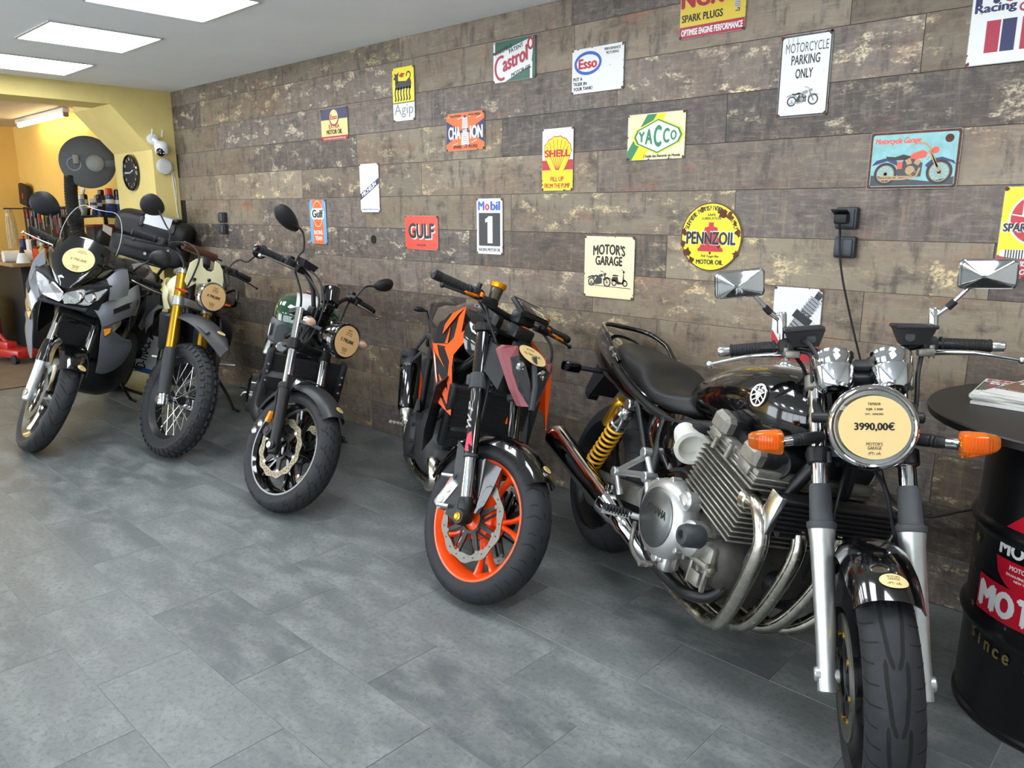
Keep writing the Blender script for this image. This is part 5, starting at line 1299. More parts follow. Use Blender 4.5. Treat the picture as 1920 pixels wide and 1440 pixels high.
    a = MB(); a.rod((1.21, -.15, 1.06), (1.205, -.15, 1.115), [(0, .01), (.008, .022), (.05, .026)], n=26); a.tube([(1.19, -.15, 1.04), (1.21, -.15, 1.065)], .007, 8); rs = p('brake_fluid_cup', a, mat('smoked_amber_cup', '#3a3326', .15, coat=.8), True)
    a = MB(); a.rod((1.206, -.15, 1.112), (1.204, -.15, 1.135), [(0, .029), (.004, .031), (.018, .031), (.021, .028)], n=28); p('cup_lid', a, mat('orange_gold_lid', '#e8920f', .25, metal=.7), parent=rs, label='bright gold lid')
    a = MB(); a.rod((1.21, .15, 1.035), (1.208, .15, 1.075), r=.018, n=20, bev=.003); a.rod((1.208, .15, 1.075), (1.208, .15, 1.09), r=.02, n=20, bev=.003, mi=1); p('clutch_fluid_cup', a, [M_plast, mat('orange_anodised', '#e07818', .25)], True)
    a = MB(); k = len(a.v); a.box((0, 0, 0), (.10, .165, .022), bev=.009); a.box((.01, 0, .012), (.07, .14, .006), bev=.002, mi=1); a.xf(Matrix.Translation(V((1.235, .025, 1.085))) @ Matrix.Rotation(R(28), 4, 'Y'), k); p('dashboard', a, [M_plast, mat('dark_display', '#0d1014', .08, coat=1)], True)
    a = MB(); a.box((1.22, .02, 1.045), (.06, .09, .05), bev=.012); a.box((1.26, .0, .99), (.06, .1, .05), bev=.01); p('dash_mount', a, M_blackm, True)
    for pts, nm in (([(1.19, -.15, 1.03), (1.23, -.14, .98), (1.27, -.09, .9), (1.3, -.085, .78), (1.36, -.1, .58), (1.33, -.1, .42)], 'brake_hose'), ([(1.19, .18, 1.03), (1.26, .2, .98), (1.28, .2, .88), (1.24, .15, .8), (1.1, .1, .7)], 'clutch_hose'), ([(1.16, -.17, 1.04), (1.2, -.12, .98), (1.2, -.09, .9), (1.1, -.06, .8)], 'throttle_cable')):
        a = MB(); a.tube(smooth_pts(pts, 7), .0055, 8); p(nm, a, M_cable, True)
    # front mudguard
    def fl(f): return .9 + .14 * math.sin(math.pi * f)
    fd = p('front_fender', arch((L, .30), .322, .074, 50, 172, .003, .03, 22, 13, fl, lip=.014), M_blackg, True)
    for s_ in (-1, 1):
        rows = []
        for t, w0, w1 in ((0, 1.345, 1.53), (.35, 1.40, 1.53), (.7, 1.455, 1.525), (1, 1.49, 1.515)):
            z = .52 - t * .19; rows.append([(w0, .078 * s_, z), ((w0 + w1) / 2, .092 * s_, z), (w1, .08 * s_, z)])
        a = MB(); a.sheet(rows, .004, 0, 5, 4); p('fender_side', a, M_blackg, parent=fd)
    a = MB()
    def fpt(u, v, l):
        an = R(60) - v / .322; r_ = .3225 - .03 * abs(u / .078) ** 2.6; return (L + (r_ + l) * math.cos(an), u, .30 + (r_ + l) * math.sin(an))
    A = Art(a, lambda u, v, l: fpt(u + .018, -v, l), base=.0048); round_sticker(A, .022); p('dealer_sticker', a, [M_tag, M_ink], parent=fd, label='oval cream dealer sticker', smooth=0, fixn=False)
    # tank + shrouds
    a = MB(); a.hull([(.50, .86, .83, .80, .09, 2.4), (.56, .93, .84, .78, .13, 2.5), (.68, 1.005, .87, .76, .155, 2.5), (.82, 1.03, .89, .76, .165, 2.5), (.95, 1.01, .89, .77, .14, 2.5), (1.04, .96, .88, .79, .10, 2.4), (1.09, .92, .87, .82, .06, 2.2)], 6, 40); tk = p('fuel_tank', a, M_blackg)
    a = MB(); a.box((.96, 0, 1.012), (.12, .07, .02), rot=(0, 18, 0), bev=.006); p('tank_cover', a, M_grey_p, parent=tk)
    def mirror(l, s_): return l if s_ < 0 else [(x, -y, z) for x, y, z in l][::-1]
    base = [(.962, -.112, 1.018), (.950, -.172, .976), (.957, -.210, .914), (.977, -.210, .861), (.979, -.219, .846), (1.03, -.195, .738), (1.085, -.168, .624), (1.120, -.117, .590), (1.079, -.124, .692), (1.028, -.135, .82), (1.016, -.093, .899), (1.002, -.098, .933), (.978, -.115, .974)]
    back = [(.64, -.14, .98), (.62, -.17, .96), (.66, -.19, .90), (.70, -.19, .86), (.72, -.19, .84), (.82, -.17, .74), (.93, -.15, .63), (1.02, -.11, .60), (.99, -.11, .692), (.9, -.12, .82), (.86, -.09, .9), (.84, -.09, .933), (.74, -.11, .974)]
    of = [[(.972, -.114, 1.021), (.988, -.117, .974), (1.009, -.12, .916), (1.010, -.1, .936), (1.026, -.096, .897), (1.035, -.139, .824), (1.052, -.139, .776), (1.089, -.127, .692), (1.13, -.119, .592), (1.074, -.149, .709), (1.04, -.152, .795), (1.012, -.176, .842), (1.01, -.167, .858), (1.007, -.146, .888), (.993, -.141, .933), (.978, -.137, .976)],
          [(.972, -.114, 1.021), (.973, -.14, .986), (.979, -.166, .941), (.986, -.191, .893), (.973, -.187, .932), (.965, -.162, .984)], [(.984, -.164, .93), (1.008, -.167, .861), (1.004, -.178, .861)],
          [(.988, -.223, .849), (1.01, -.165, .859), (1.035, -.139, .824), (1.032, -.151, .817), (1.011, -.172, .849), (.996, -.207, .848), (1.017, -.193, .807), (1.045, -.166, .765), (1.009, -.207, .813)],
          [(1.046, -.186, .739), (1.095, -.133, .67), (1.13, -.12, .592), (1.095, -.171, .627), (1.067, -.186, .683), (1.118, -.136, .605), (1.117, -.131, .615), (1.083, -.163, .667)]]
    for s_ in (-1, 1):
        a = MB(); a.loft([mirror(back, s_), mirror(base, s_)]); sh = p('tank_shroud', a, M_blackg, smooth=20)
        a = MB()
        for q in of: a.plate(mirror([(x + .001, y, z) for x, y, z in q], s_), (-.012, .004 * -s_, -.002))
        # orange side running back along the edge
        e = mirror([(.979, -.2225, .849), (1.03, -.1985, .740), (1.085, -.1715, .626), (1.05, -.165, .62), (.9, -.178, .72), (.78, -.197, .83)], s_); a.plate(e, (0, .006 * -s_, 0))
        if s_ > 0:
            Lq = [(1.056, .166, .943), (1.034, .227, .893), (1.012, .289, .843), (1.019, .303, .78), (1.052, .311, .632), (1.067, .313, .567), (1.058, .293, .65), (1.037, .278, .766), (1.051, .226, .828), (1.055, .183, .908)]
            a.plate(Lq, (-.012, 0, 0)); a.plate([(1.0, .287, .84), (1.007, .301, .78), (1.04, .309, .632), (.9, .22, .70), (.8, .2, .82)], (0, -.006, 0))
        p('orange_trim', a, M_org, parent=sh, label='bright orange angular trim panel', smooth=20)
    # radiator
    a = MB(); RM = Matrix.Translation(V((1.09, .05, .585))) @ Matrix.Rotation(R(10), 4, 'Y'); a.box((0, 0, 0), (.035, .33, .26), mi=0)
    for k in range(26): a.box((.012, 0, -.125 + k * .01), (.02, .325, .003), mi=1)
    for s_ in (-1, 1): a.box((0, .175 * s_, 0), (.05, .03, .27), bev=.01, mi=1)
    a.xf(RM); p('radiator', a, [M_core, M_plast])
    a = MB(); a.rod((1.12, -.03, .70), (1.13, -.03, .70), r=.012, n=14); a.ball((1.135, -.03, .665), .013); p('radiator_cap', a, M_alup)
    for s_ in (-1, 1):
        a = MB(); a.plate([(1.08, .15 * s_, .74), (1.12, .2 * s_, .70), (1.14, .215 * s_, .52), (1.10, .2 * s_, .42), (1.06, .16 * s_, .47)], (-.06, -.01 * s_, 0)); p('radiator_shroud', a, M_plast)
    # engine, frame
    a = MB(); a.hull([(.45, .44, .36, .28, .10, 3), (.52, .48, .37, .24, .15, 3), (.72, .48, .36, .22, .17, 3.4), (.9, .45, .36, .24, .15, 3.2), (.96, .4, .35, .28, .1, 3)], 3, 28); eng = p('engine', a, mat('dark_engine_casing', '#2b2c2e', .5, metal=.4, noise=.15, nscale=30))
    for s_ in (-1, 1):
        a = MB(); q = V((.62, .15 * s_, .35)); a.rod(q, q + V((0, s_ * .05, 0)), [(0, .11), (.03, .108), (.045, .09), (.05, .07)], n=32)
        for k in range(8): w_ = q + V((.1 * math.cos(R(45 * k)), s_ * .015, .1 * math.sin(R(45 * k)))); a.rod(w_, w_ + V((0, s_ * .03, 0)), r=.009, n=10)
        p('clutch_cover', a, mat('dark_engine_casing', '#2b2c2e', .5), parent=eng)
    for nm, o, tl in (('front_cylinder', (.86, 0, .42), 50), ('rear_cylinder', (.66, 0, .46), -22)):
        a = MB(); a.box((0, 0, .09), (.15, .17, .2), bev=.015); a.box((0, 0, .22), (.17, .22, .09), bev=.02)
        for k in range(4): a.box((0, 0, .03 + .03 * k), (.165, .185, .008), bev=.002)
        a.xf(Matrix.Translation(V(o)) @ Matrix.Rotation(R(tl), 4, 'Y')); p(nm, a, M_blackm, parent=eng)
    a = MB()
    for s_ in (-1, 1):
        for q in (((1.14, .03 * s_, .88), (.95, .13 * s_, .70)), ((.95, .13 * s_, .70), (.55, .15 * s_, .78)), ((1.13, .03 * s_, .80), (.9, .13 * s_, .52)), ((.9, .13 * s_, .52), (.95, .13 * s_, .70)), ((.9, .13 * s_, .52), (.70, .14 * s_, .75)), ((.55, .15 * s_, .78), (.48, .13 * s_, .42)), ((.55, .15 * s_, .78), (-.05, .09 * s_, .90))): a.tube(q, .016, 12)
    a.rod((1.19, 0, .76), (1.11, 0, .93), r=.032, n=22); p('frame', a, M_blackm)
    simple_swingarm(B, M_blackm, .13)
    # exhaust
    a = MB(); a.tube(smooth_pts([(1.0, .02, .52), (1.06, -.02, .50), (1.065, -.05, .42), (1.0, -.07, .30), (.9, -.09, .225), (.78, -.1, .2), (.62, -.13, .2), (.5, -.165, .28), (.43, -.175, .36)], 7), .026, 18); p('exhaust_header', a, M_chrome2)
    a = MB(); a.tube(smooth_pts([(.84, -.10, .33), (.95, -.11, .33), (1.0, -.10, .27), (.92, -.1, .22)], 6), .03, 16); p('collector_pipe', a, M_chrome2)
    a = MB(); m0 = V((.375, -.178, .395)); m1 = V((.17, -.185, .66)); LL = (m1 - m0).length
    a.rod(m0, m1, [(0, .03), (.01, .045), (.03, .05), (LL - .1, .054), (LL - .095, .05), (LL - .085, .05), (LL - .08, .054), (LL - .008, .052), (LL, .046)], n=34); a.xf(Matrix.Identity(4)); mf = p('muffler', a, M_blackg)
    a = MB(); a.rod(m0 - (m1 - m0).normalized() * .075, m0 + (m1 - m0).normalized() * .012, [(0, .03), (.02, .034), (.03, .03), (.04, .036), (.05, .034), (.06, .04), (.087, .042)], n=26); p('muffler_collar', a, M_steel, parent=mf)
    a = MB(); dm = (m1 - m0).normalized(); a.rod(m1 - dm * .082, m1 + dm * .01, [(0, .0545), (.07, .0545), (.088, .046), (.092, .03)], n=30)
    for k in range(5): q = m1 - dm * (.07 - k * .015) + V((.035, -.038, .0)); a.ball(q, .008)
    p('muffler_end_cap', a, M_plast, parent=mf)
    a = MB(); a.tube([(.22, -.17, .70), (.40, -.16, .80), (.55, -.14, .80)], .012, 8, flat=(1, .6, 1)); a.tube([(.23, -.19, .62), (.42, -.17, .72), (.56, -.14, .72)], .01, 8, flat=(1, .6, 1)); a.rod((.225, -.2, .655), (.225, -.24, .66), r=.016, n=14); p('muffler_bracket', a, M_grey_p)
    # seat and tail
    a = MB(); a.hull([(-.02, .93, .90, .87, .07, 2.4), (.06, .945, .90, .85, .105, 2.6), (.18, .93, .88, .82, .12, 2.6), (.25, .885, .85, .80, .14, 2.7), (.40, .85, .82, .77, .14, 2.7), (.52, .87, .82, .78, .11, 2.5), (.57, .89, .84, .80, .07, 2.3)], 6, 32); p('seat', a, M_leather)
    a = MB(); a.hull([(-.22, .935, .92, .90, .02, 2.2), (-.17, .945, .90, .865, .07, 2.4), (-.05, .925, .88, .82, .12, 2.5), (.2, .86, .82, .77, .13, 2.5), (.38, .80, .78, .75, .1, 2.2)], 6, 28); p('tail_cowl', a, M_blackg)
    a = MB(); a.plate([(-.12, -.06, .87), (-.05, -.06, .86), (-.14, -.065, .66), (-.2, -.065, .67)], (0, .12, 0)); p('number_plate_holder', a, M_plast)
    for s_ in (-1, 1):
        a = MB(); a.tube(smooth_pts([(.02, .10 * s_, .87), (.03, .15 * s_, .876), (.04, .2 * s_, .878)], 4), [.006] * 4 + [.012, .014, .015, .014, .006], 12); p('turn_signal', a, M_plast)
        a = MB(); a.plate([(.50, .15 * s_, .50), (.56, .15 * s_, .46), (.50, .155 * s_, .35), (.42, .155 * s_, .30), (.38, .155 * s_, .33), (.45, .15 * s_, .42)], (0, .012 * s_, 0)); p('footrest_hanger', a, M_grey_p)
        a = MB()
        for k in range(6): a.box((.45 - .004 * k, (.165 + k * .018) * s_, .352), (.045, .008, .016), bev=.002, seg=1)
        a.tube([(.45, .155 * s_, .348), (.43, .265 * s_, .35)], .009, 10); p('footpeg', a, M_alud)
    a = MB(); a.box((.34, -.14, .245), (.055, .01, .1), rot=(0, 20, 0), bev=.004); p('heel_guard', a, M_org)
    a = MB(); a.tube(smooth_pts([(.48, -.16, .33), (.56, -.18, .27), (.64, -.19, .27)], 4), .008, 10); p('brake_pedal', a, M_alud)
    side_stand(B, .5, .13, .26, (.50, .33, .091))
    return B
KT = build_streetfighter()
# ------------------------------------------------------------------ green-tank roadster
def round_lamp(B, c, d, r, depth, shell, rimm, price, top, tag_r, back=None):
    """round headlight with the dealer price tag on the glass"""
    p = B.part; c = V(c); d = V(d).normalized()
    a = MB(); a.rod(c - d * depth, c, [(0, .01), (.006, r * .45), (depth * .3, r * .72), (depth * .65, r * .93), (depth - .01, r), (depth, r)], n=44); hl = p('headlight', a, shell, True)
    a = MB(); a.rev(c, d, [(r * 1.0, -.012), (r * 1.03, .0), (r * 1.0, .012), (r * .93, .016), (r * .89, .012), (r * .9, .002)], n=56); p('headlight_rim', a, rimm, parent=hl)
    a = MB(); a.rod(c - d * .03, c + d * .004, [(0, .03), (.03, r * .86), (.034, r * .88)], n=40); p('reflector', a, M_refl, parent=hl)
    a = MB(); a.rod(c + d * .005, c + d * .017, [(0, r * .9), (.005, r * .88), (.01, r * .6), (.012, .005)], n=40); p('lens', a, M_lens, parent=hl)
    a = MB(); A = plane_art(a, c + d * .0185, (0, 1, 0), (-.2, 0, 1)); price_tag(A, tag_r, price, top); p('price_tag', a, [M_tag2, M_ink], parent=hl, label='round cream price tag on the headlight glass', smooth=0, fixn=False)
    return hl
def oval_mirror(B, base, mid, c, U, W, Nn, hu, hw, thick=.03, stem=.005):
    """teardrop mirror: shell bulges along Nn (forward), glass on the other side"""
    p = B.part; c = V(c); U = V(U).normalized(); Nn = V(Nn); Nn = (Nn - U * U.dot(Nn)).normalized(); W = Nn.cross(U)
    a = MB(); a.tube(smooth_pts([base] + list(mid) + [c + Nn * thick * .6 - U * hu * .35], 6), stem, 10); st = p('mirror', a, M_blackm, True)
    a = MB(); rings = []
    for k, off in ((.9, -.004), (1.0, 0), (1.0, .006), (.93, thick * .45), (.75, thick * .8), (.45, thick), (.1, thick * 1.06)):
        rings.append([c + U * hu * k * math.cos(2 * math.pi * j / 36) + W * hw * k * math.sin(2 * math.pi * j / 36) * (1 + .18 * math.cos(2 * math.pi * j / 36)) + Nn * off for j in range(36)])
    a.loft(rings); p('mirror_shell', a, M_plast, parent=st)
    a = MB(); a.loft([[c + (q - c) * .93 - Nn * (.001 + t) for q in rings[0]] for t in (0, .001)]); p('mirror_glass', a, mat('mirror_glass', '#dfe6ea', .02, metal=1), parent=st, smooth=0)
    return st

def build_roadster():
    B = Bike('black roadster with a dark green tank and white stripe, price tag 5790', -3.363, -1.216, -30, 15, 36, 1.405, 24.5, .09, .30, .12, .315, .18)
    p = B.part; L = B.L
    rw = p('rear_wheel', rim_mb(0, .315, .225, .15, 5, .2, sw=.03), M_blackm); p('tyre', make_tyre(0, .315, .18, .225, None), [M_tyre, M_groove], parent=rw)
    fwh = p('front_wheel', rim_mb(L, .30, .220, .098, 5, .19, sw=.022, hub=.045), M_blackg, True)
    tr = []
    for s_ in (-1, 1):
        for o in (0, .047):
            tr += [([(-.012 + o, .10 * s_), (.006 + o, .13 * s_), (.012 + o, .28 * s_), (.03 + o, .32 * s_)] if s_ > 0 else [(-.012 + o + .02, -.12), (.006 + o + .02, -.16), (.012 + o + .02, -.3), (.03 + o + .02, -.34)], 20, .0045)]
        tr += [([(.0, .45 * s_), (.02, .5 * s_), (.025, .7 * s_), (.045, .78 * s_)], 20, .0045), ([(.05, .48 * s_), (.03, .55 * s_), (.03, .72 * s_)], 20, .004)]
    p('tyre', make_tyre(L, .30, .122, .220, tr), [M_tyre, M_groove], parent=fwh)
    for y in (-.068, .068):
        p('brake_disc', disc_mb(L, .30, y, .112, .143, wave=.004, nw=12, holes=2, nh=36), [mat('bronzed_disc', '#8a806d', .42, metal=.9), M_groove], parent=fwh)
        p('disc_carrier', carrier_mb(L, .30, y * .97, .06, .113, 6, wd=.018), [M_blackm, M_alup], parent=fwh)
    D = lambda z, y, d=0: (B.fx(z, d), y, z)
    for s_ in (-1, 1):
        y = .105 * s_
        a = MB(); a.rod(D(.265, y), D(.555, y), [(0, .02), (.006, .026), (.1, .025), (.25, .027), (.29, .029), (.3, .031), (.32, .031)], n=26); a.rod((B.fx(.3), y - .03, .3), (B.fx(.3), y + .03, .3), r=.024, n=20, bev=.004); fk = p('fork_leg', a, M_blackm, True)
        a = MB(); a.rod(D(.57, y), D(.93, y), r=.0205, n=26); p('chrome_tube', a, M_chrome, parent=fk)
        a = MB(); a.rod(D(.555, y), D(.585, y), [(0, .033), (.004, .036), (.02, .036), (.03, .027)], n=24); a.box((B.fx(.6) + .035, y, .595), (.012, .05, .07), rot=(0, -25, 0), bev=.005); p('fork_guard', a, M_plast, parent=fk)
        a = MB(); a.rod((B.fx(.3), y + .03 * s_, .3), (B.fx(.3), y + .036 * s_, .3), r=.014, n=18); p('axle_cap', a, M_alup, parent=fk)
        p('brake_caliper', caliper_mb((1.32, .37), -.3, y * .84, .05, .12, .05), M_blackm, True)
        a = MB(); a.box((1.30, y * 1.12, .405), (.02, .036, .058), bev=.007); rf = p('side_reflector', a, mat('amber_reflector', '#f08a12', .15, coat=.8), True, label='amber side reflector')
        a = MB()
        for dz in (0, -.045): a.rod((1.285 + dz * .4 - .02, y * 1.17, .355 + dz), (1.285 + dz * .4 - .02, y * 1.17 + .01 * s_, .355 + dz), [(0, .017), (.006, .018), (.01, .01)], n=18)
        p('caliper_cap', a, M_alup, True)
        a = MB(); a.rod((1.24, .12 * s_, .895), (1.30, .165 * s_, .897), r=.008, n=12); ind = p('turn_signal', a, M_blackm, True)
        a = MB(); a.ball((1.318, .178 * s_, .9), (.024, .036, .024), 18); p('signal_shell', a, M_chrome, parent=ind)
        a = MB(); a.ball((1.327, .178 * s_, .9), (.02, .031, .02), 18); p('signal_lens', a, mat('smoky_amber_lens', '#c9a58c', .1, coat=1), parent=ind)
    a = MB(); a.box((B.fx(.76) - .03, 0, .755), (.075, .25, .035), rot=(0, -25, 0), bev=.01)
    for y in (-.105, .105): a.rod(D(.735, y), D(.785, y), r=.031, n=24, bev=.004)
    p('lower_triple_clamp', a, M_blackm, True)
    a = MB(); a.box((B.fx(.91) - .03, 0, .908), (.075, .25, .028), rot=(0, -25, 0), bev=.01); p('upper_triple_clamp', a, M_blackm, True)
    hl = round_lamp(B, (1.395, 0, .887), (.985, 0, .13), .088, .16, M_blackg, M_blackg, '5 790,00€', ('YAMAHA XSR', 'MTN 700'), .076)
    a = MB()
    for s_ in (-1, 1): a.tube([(B.fx(.88), .105 * s_, .87), (1.27, .1 * s_, .885), (1.32, .09 * s_, .887)], .011, 8)
    p('headlight_bracket', a, M_blackm, True)
    a = MB(); c = V((1.135, .01, 1.05)); d = V((-.5, 0, .86)); a.rod(c - d * .05, c + d * .04, [(0, .03), (.01, .042), (.06, .046), (.08, .049), (.09, .047)], n=36); a.box((1.16, .01, .99), (.05, .06, .06), bev=.012); a.box((1.18, .03, 1.02), (.02, .03, .03), bev=.005); g = p('gauge', a, M_blackg, True)
    a = MB(); a.rod(c + d * .04, c + d * .041, r=.043, n=28); p('dial', a, mat('dark_display', '#0d1014', .08, coat=1), parent=g)
    bar = smooth_pts([(1.025, -.39, 1.098), (1.045, -.27, 1.105), (1.085, -.16, 1.10), (1.11, -.09, 1.05), (1.125, -.04, .965), (1.128, 0, .955), (1.125, .04, .965), (1.11, .09, 1.03), (1.085, .16, 1.08), (1.045, .27, 1.088), (1.025, .39, 1.082)], 6)
    a = MB(); a.tube(bar, .0115, 14); a.box((1.13, 0, .945), (.05, .12, .04), bev=.008); p('handlebar', a, M_blackm, True)
    for s_ in (-1, 1):
        z = 1.102 if s_ < 0 else 1.087
        g = p('grip', grip_mb((1.045, .275 * s_, z + .002), (1.025, .392 * s_, z - .003), .0175), M_rub, True)
        a = MB(); a.rod((1.025, .39 * s_, z - .003), (1.02, .42 * s_, z - .004), [(0, .014), (.004, .016), (.024, .016), (.03, .008)], n=18); p('bar_end_weight', a, M_blackg, parent=g)
        a = MB(); a.box((1.055, .235 * s_, z + .004), (.05, .065, .045), bev=.013); a.box((1.03, .22 * s_, z + .03), (.03, .03, .02), bev=.005); p('switch_housing', a, M_plast, True)
        p('lever', lever_mb([(1.085, .2 * s_, z - .01), (1.105, .24 * s_, z - .014), (1.105, .31 * s_, z - .018), (1.085, .385 * s_, z - .022), (1.08, .41 * s_, z - .03)], .0095), M_alup, True)
        a = MB(); a.box((1.085, .185 * s_, z - .005), (.035, .06, .03), bev=.008); a.rod((1.1, .21 * s_, z - .02), (1.1, .21 * s_, z + .01), r=.012, n=14); p('lever_perch', a, M_blackm, True)
    a = MB(); a.loft([[(1.07, -.13, 1.115), (1.12, -.13, 1.115), (1.12, -.2, 1.12), (1.07, -.2, 1.12)], [(1.06, -.12, 1.15), (1.125, -.12, 1.15), (1.125, -.21, 1.155), (1.06, -.21, 1.155)]]); p('fluid_reservoir', a, M_plast, True)
    oval_mirror(B, (1.075, -.215, 1.12), [(1.07, -.215, 1.16), (1.06, -.2, 1.2), (1.04, -.235, 1.27)], (1.0, -.318, 1.292), (0, -1, .32), None, (1, -.2, -.1), .085, .042)
    oval_mirror(B, (1.07, .215, 1.09), [(1.07, .22, 1.12), (1.07, .245, 1.18), (1.08, .29, 1.205)], (1.085, .335, 1.235), (0, 1, .45), None, (1, .5, -.1), .065, .038)
    for i, pts in enumerate(([(1.06, -.2, 1.1), (1.12, -.14, 1.08), (1.2, -.1, 1.02), (1.22, -.08, .92), (1.18, -.06, .8)], [(1.08, -.18, 1.12), (1.16, -.12, 1.1), (1.24, -.085, 1.0), (1.25, -.07, .86), (1.2, -.06, .74)], [(1.05, -.19, 1.09), (1.1, -.13, 1.0), (1.1, -.09, .92), (1.05, -.07, .86)], [(1.06, .2, 1.08), (1.13, .14, 1.02), (1.18, .1, .93), (1.14, .07, .82)], [(1.3, -.1, .62), (1.27, -.125, .54), (1.3, -.12, .46), (1.31, -.11, .41)])):
        a = MB(); a.tube(smooth_pts(pts, 7), .0055, 8); p('control_cable' if i < 4 else 'brake_hose', a, M_cable, True)
    fl = lambda f: .86 + .16 * math.sin(math.pi * f)
    fd = p('front_fender', arch((L, .30), .328, .072, 52, 165, .003, .034, 24, 13, fl), mat('satin_dark_grey', '#2b2d2f', .4), True)
    for s_ in (-1, 1):
        a = MB(); a.sheet([[(1.27, .105 * s_, .50), (1.31, .105 * s_, .49)], [(1.285, .095 * s_, .59), (1.325, .09 * s_, .585)], [(1.30, .055 * s_, .628), (1.34, .05 * s_, .632)], [(1.31, .0, .634), (1.35, .0, .638)]], .004, 0, 5); p('fender_stay', a, M_alup if s_ < 0 else M_blackm, parent=fd)
    a = MB()
    def fpt(u, v, l): an = R(60) - v / .328; r_ = .3285 - .034 * abs(u / .074) ** 2.6; return (L + (r_ + l) * math.cos(an), u, .30 + (r_ + l) * math.sin(an))
    A = Art(a, lambda u, v, l: fpt(u + .012, -v, l), base=.0048); round_sticker(A, .024); p('dealer_sticker', a, [M_tag, M_ink], parent=fd, label='oval cream dealer sticker', smooth=0, fixn=False)
    # tank with stripe
    st = [(.48, .855, .83, .80, .06, 2.3), (.53, .90, .84, .78, .10, 2.5), (.66, .965, .865, .765, .15, 2.6), (.80, .995, .875, .76, .17, 2.6), (.92, .985, .875, .77, .168, 2.6), (1.0, .95, .87, .785, .13, 2.4), (1.03, .915, .86, .81, .07, 2.2)]
    a = MB(); a.hull(st, 6, 48); tk = p('fuel_tank', a, mat('british_green_paint', '#0f3d27', .1, coat=1))
    a = MB(); rows = []
    for x, zt, zw, zb, w_, e in smooth_rows(st, 4)[3:-1]:
        row = []
        for j in range(9):
            yv = -.045 + .014 * j - .03; q = min(abs(yv) / w_, .98); z = zw + (zt - zw) * (1 - q ** e) ** (1 / e); row.append((x, yv, z + .0015))
        rows.append(row)
    a.sheet(rows, .0012); p('tank_stripe', a, mat('pearl_white_stripe', '#d9dcdc', .15, coat=1), parent=tk, label='wide white stripe')
    a = MB(); a.rod((.76, 0, .985), (.762, 0, 1.005), [(0, .034), (.015, .034), (.02, .028)], n=26); p('fuel_cap', a, M_blackg, parent=tk)
    for s_ in (-1, 1):
        a = MB(); a.blob([(.80, .13 * s_, .80, 0, .02, 0, 0, 0, .05), (.90, .135 * s_, .79, 0, .045, 0, 0, 0, .07), (.99, .105 * s_, .785, 0, .06, 0, 0, 0, .065), (1.02, .095 * s_, .785, 0, .055, 0, 0, 0, .055)], 4, 28, e=3.4); sh = p('tank_scoop', a, mat('scoop_grey', '#47494b', .5))
        a = MB(); a.box((.985, .168 * s_, .795), (.05, .006, .065), rot=(0, 0, 25 * s_), bev=.002); p('scoop_insert', a, M_alu, parent=sh)
        a = MB(); a.rod((1.03, .105 * s_, .722), (1.045, .105 * s_, .722), [(0, .018), (.008, .026), (.015, .022)], n=24); p('frame_plug', a, M_alup)
        a = MB(); a.rod((.88, .165 * s_, .64), (.86, .150 * s_, .72), r=.022, n=20, bev=.005); p('frame_bolt_cover', a, M_chrome)
    # radiator
    a = MB(); RM = Matrix.Translation(V((1.05, .035, .585))) @ Matrix.Rotation(R(12), 4, 'Y'); a.box((0, 0, -.01), (.03, .34, .24))
    for k in range(20): a.box((.012, 0, -.12 + k * .0115), (.012, .335, .0025), mi=1)
    for s_ in (-1, 1):
        a.box((.005, .185 * s_, 0), (.06, .035, .26), bev=.012, mi=1)
        for z in (.06, .02, -.03): a.rod((.034, .185 * s_, z), (.038, .185 * s_, z), r=.006, n=10, mi=2)
    a.xf(RM); p('radiator', a, [M_core, M_plast, M_alup])
    # engine, frame, exhaust, seat
    a = MB(); a.hull([(.46, .45, .37, .28, .1, 3), (.55, .50, .37, .24, .17, 3.4), (.78, .5, .36, .23, .19, 3.6), (.92, .44, .36, .25, .16, 3), (.97, .4, .35, .3, .1, 3)], 3, 28); k = len(a.v); a.box((0, 0, .12), (.2, .33, .3), bev=.03); a.xf(Matrix.Translation(V((.86, 0, .42))) @ Matrix.Rotation(R(38), 4, 'Y'), k); eng = p('engine', a, M_blackm)
    a = MB(); q = V((.62, -.17, .36)); a.rod(q, q + V((0, -.05, 0)), [(0, .115), (.035, .11), (.05, .08)], n=32); p('clutch_cover', a, M_blackg, parent=eng)
    a = MB()
    for s_ in (-1, 1):
        for q in (((1.1, .03 * s_, .84), (.9, .14 * s_, .72), (.6, .16 * s_, .68), (.48, .14 * s_, .42)), ((1.1, .03 * s_, .78), (.95, .15 * s_, .58), (.8, .16 * s_, .48)), ((.6, .15 * s_, .7), (.2, .12 * s_, .78), (-.15, .08 * s_, .80))): a.tube(smooth_pts(q, 4), .016, 12)
    a.rod((1.14, 0, .72), (1.06, 0, .9), r=.03, n=20); p('frame', a, M_blackm)
    simple_swingarm(B, M_blackm, .12)
    for y in (-.06, .06): a = MB(); a.tube(smooth_pts([(.98, y, .50), (1.03, y, .49), (1.05, y, .40), (.99, y, .28), (.88, y * .8, .2), (.7, -.02, .19)], 6), .019, 16); p('exhaust_header', a, M_chrome2)
    a = MB(); a.rod((.7, -.04, .19), (.3, -.12, .24), [(0, .03), (.04, .07), (.3, .07), (.36, .05), (.41, .03)], n=24); p('muffler', a, M_blackm)
    a = MB(); a.hull([(-.25, .86, .84, .80, .06, 2.4), (-.1, .875, .83, .78, .115, 2.6), (.15, .86, .82, .77, .13, 2.6), (.4, .84, .80, .75, .12, 2.6), (.5, .86, .80, .76, .08, 2.4)], 6, 28); p('seat', a, M_leather)
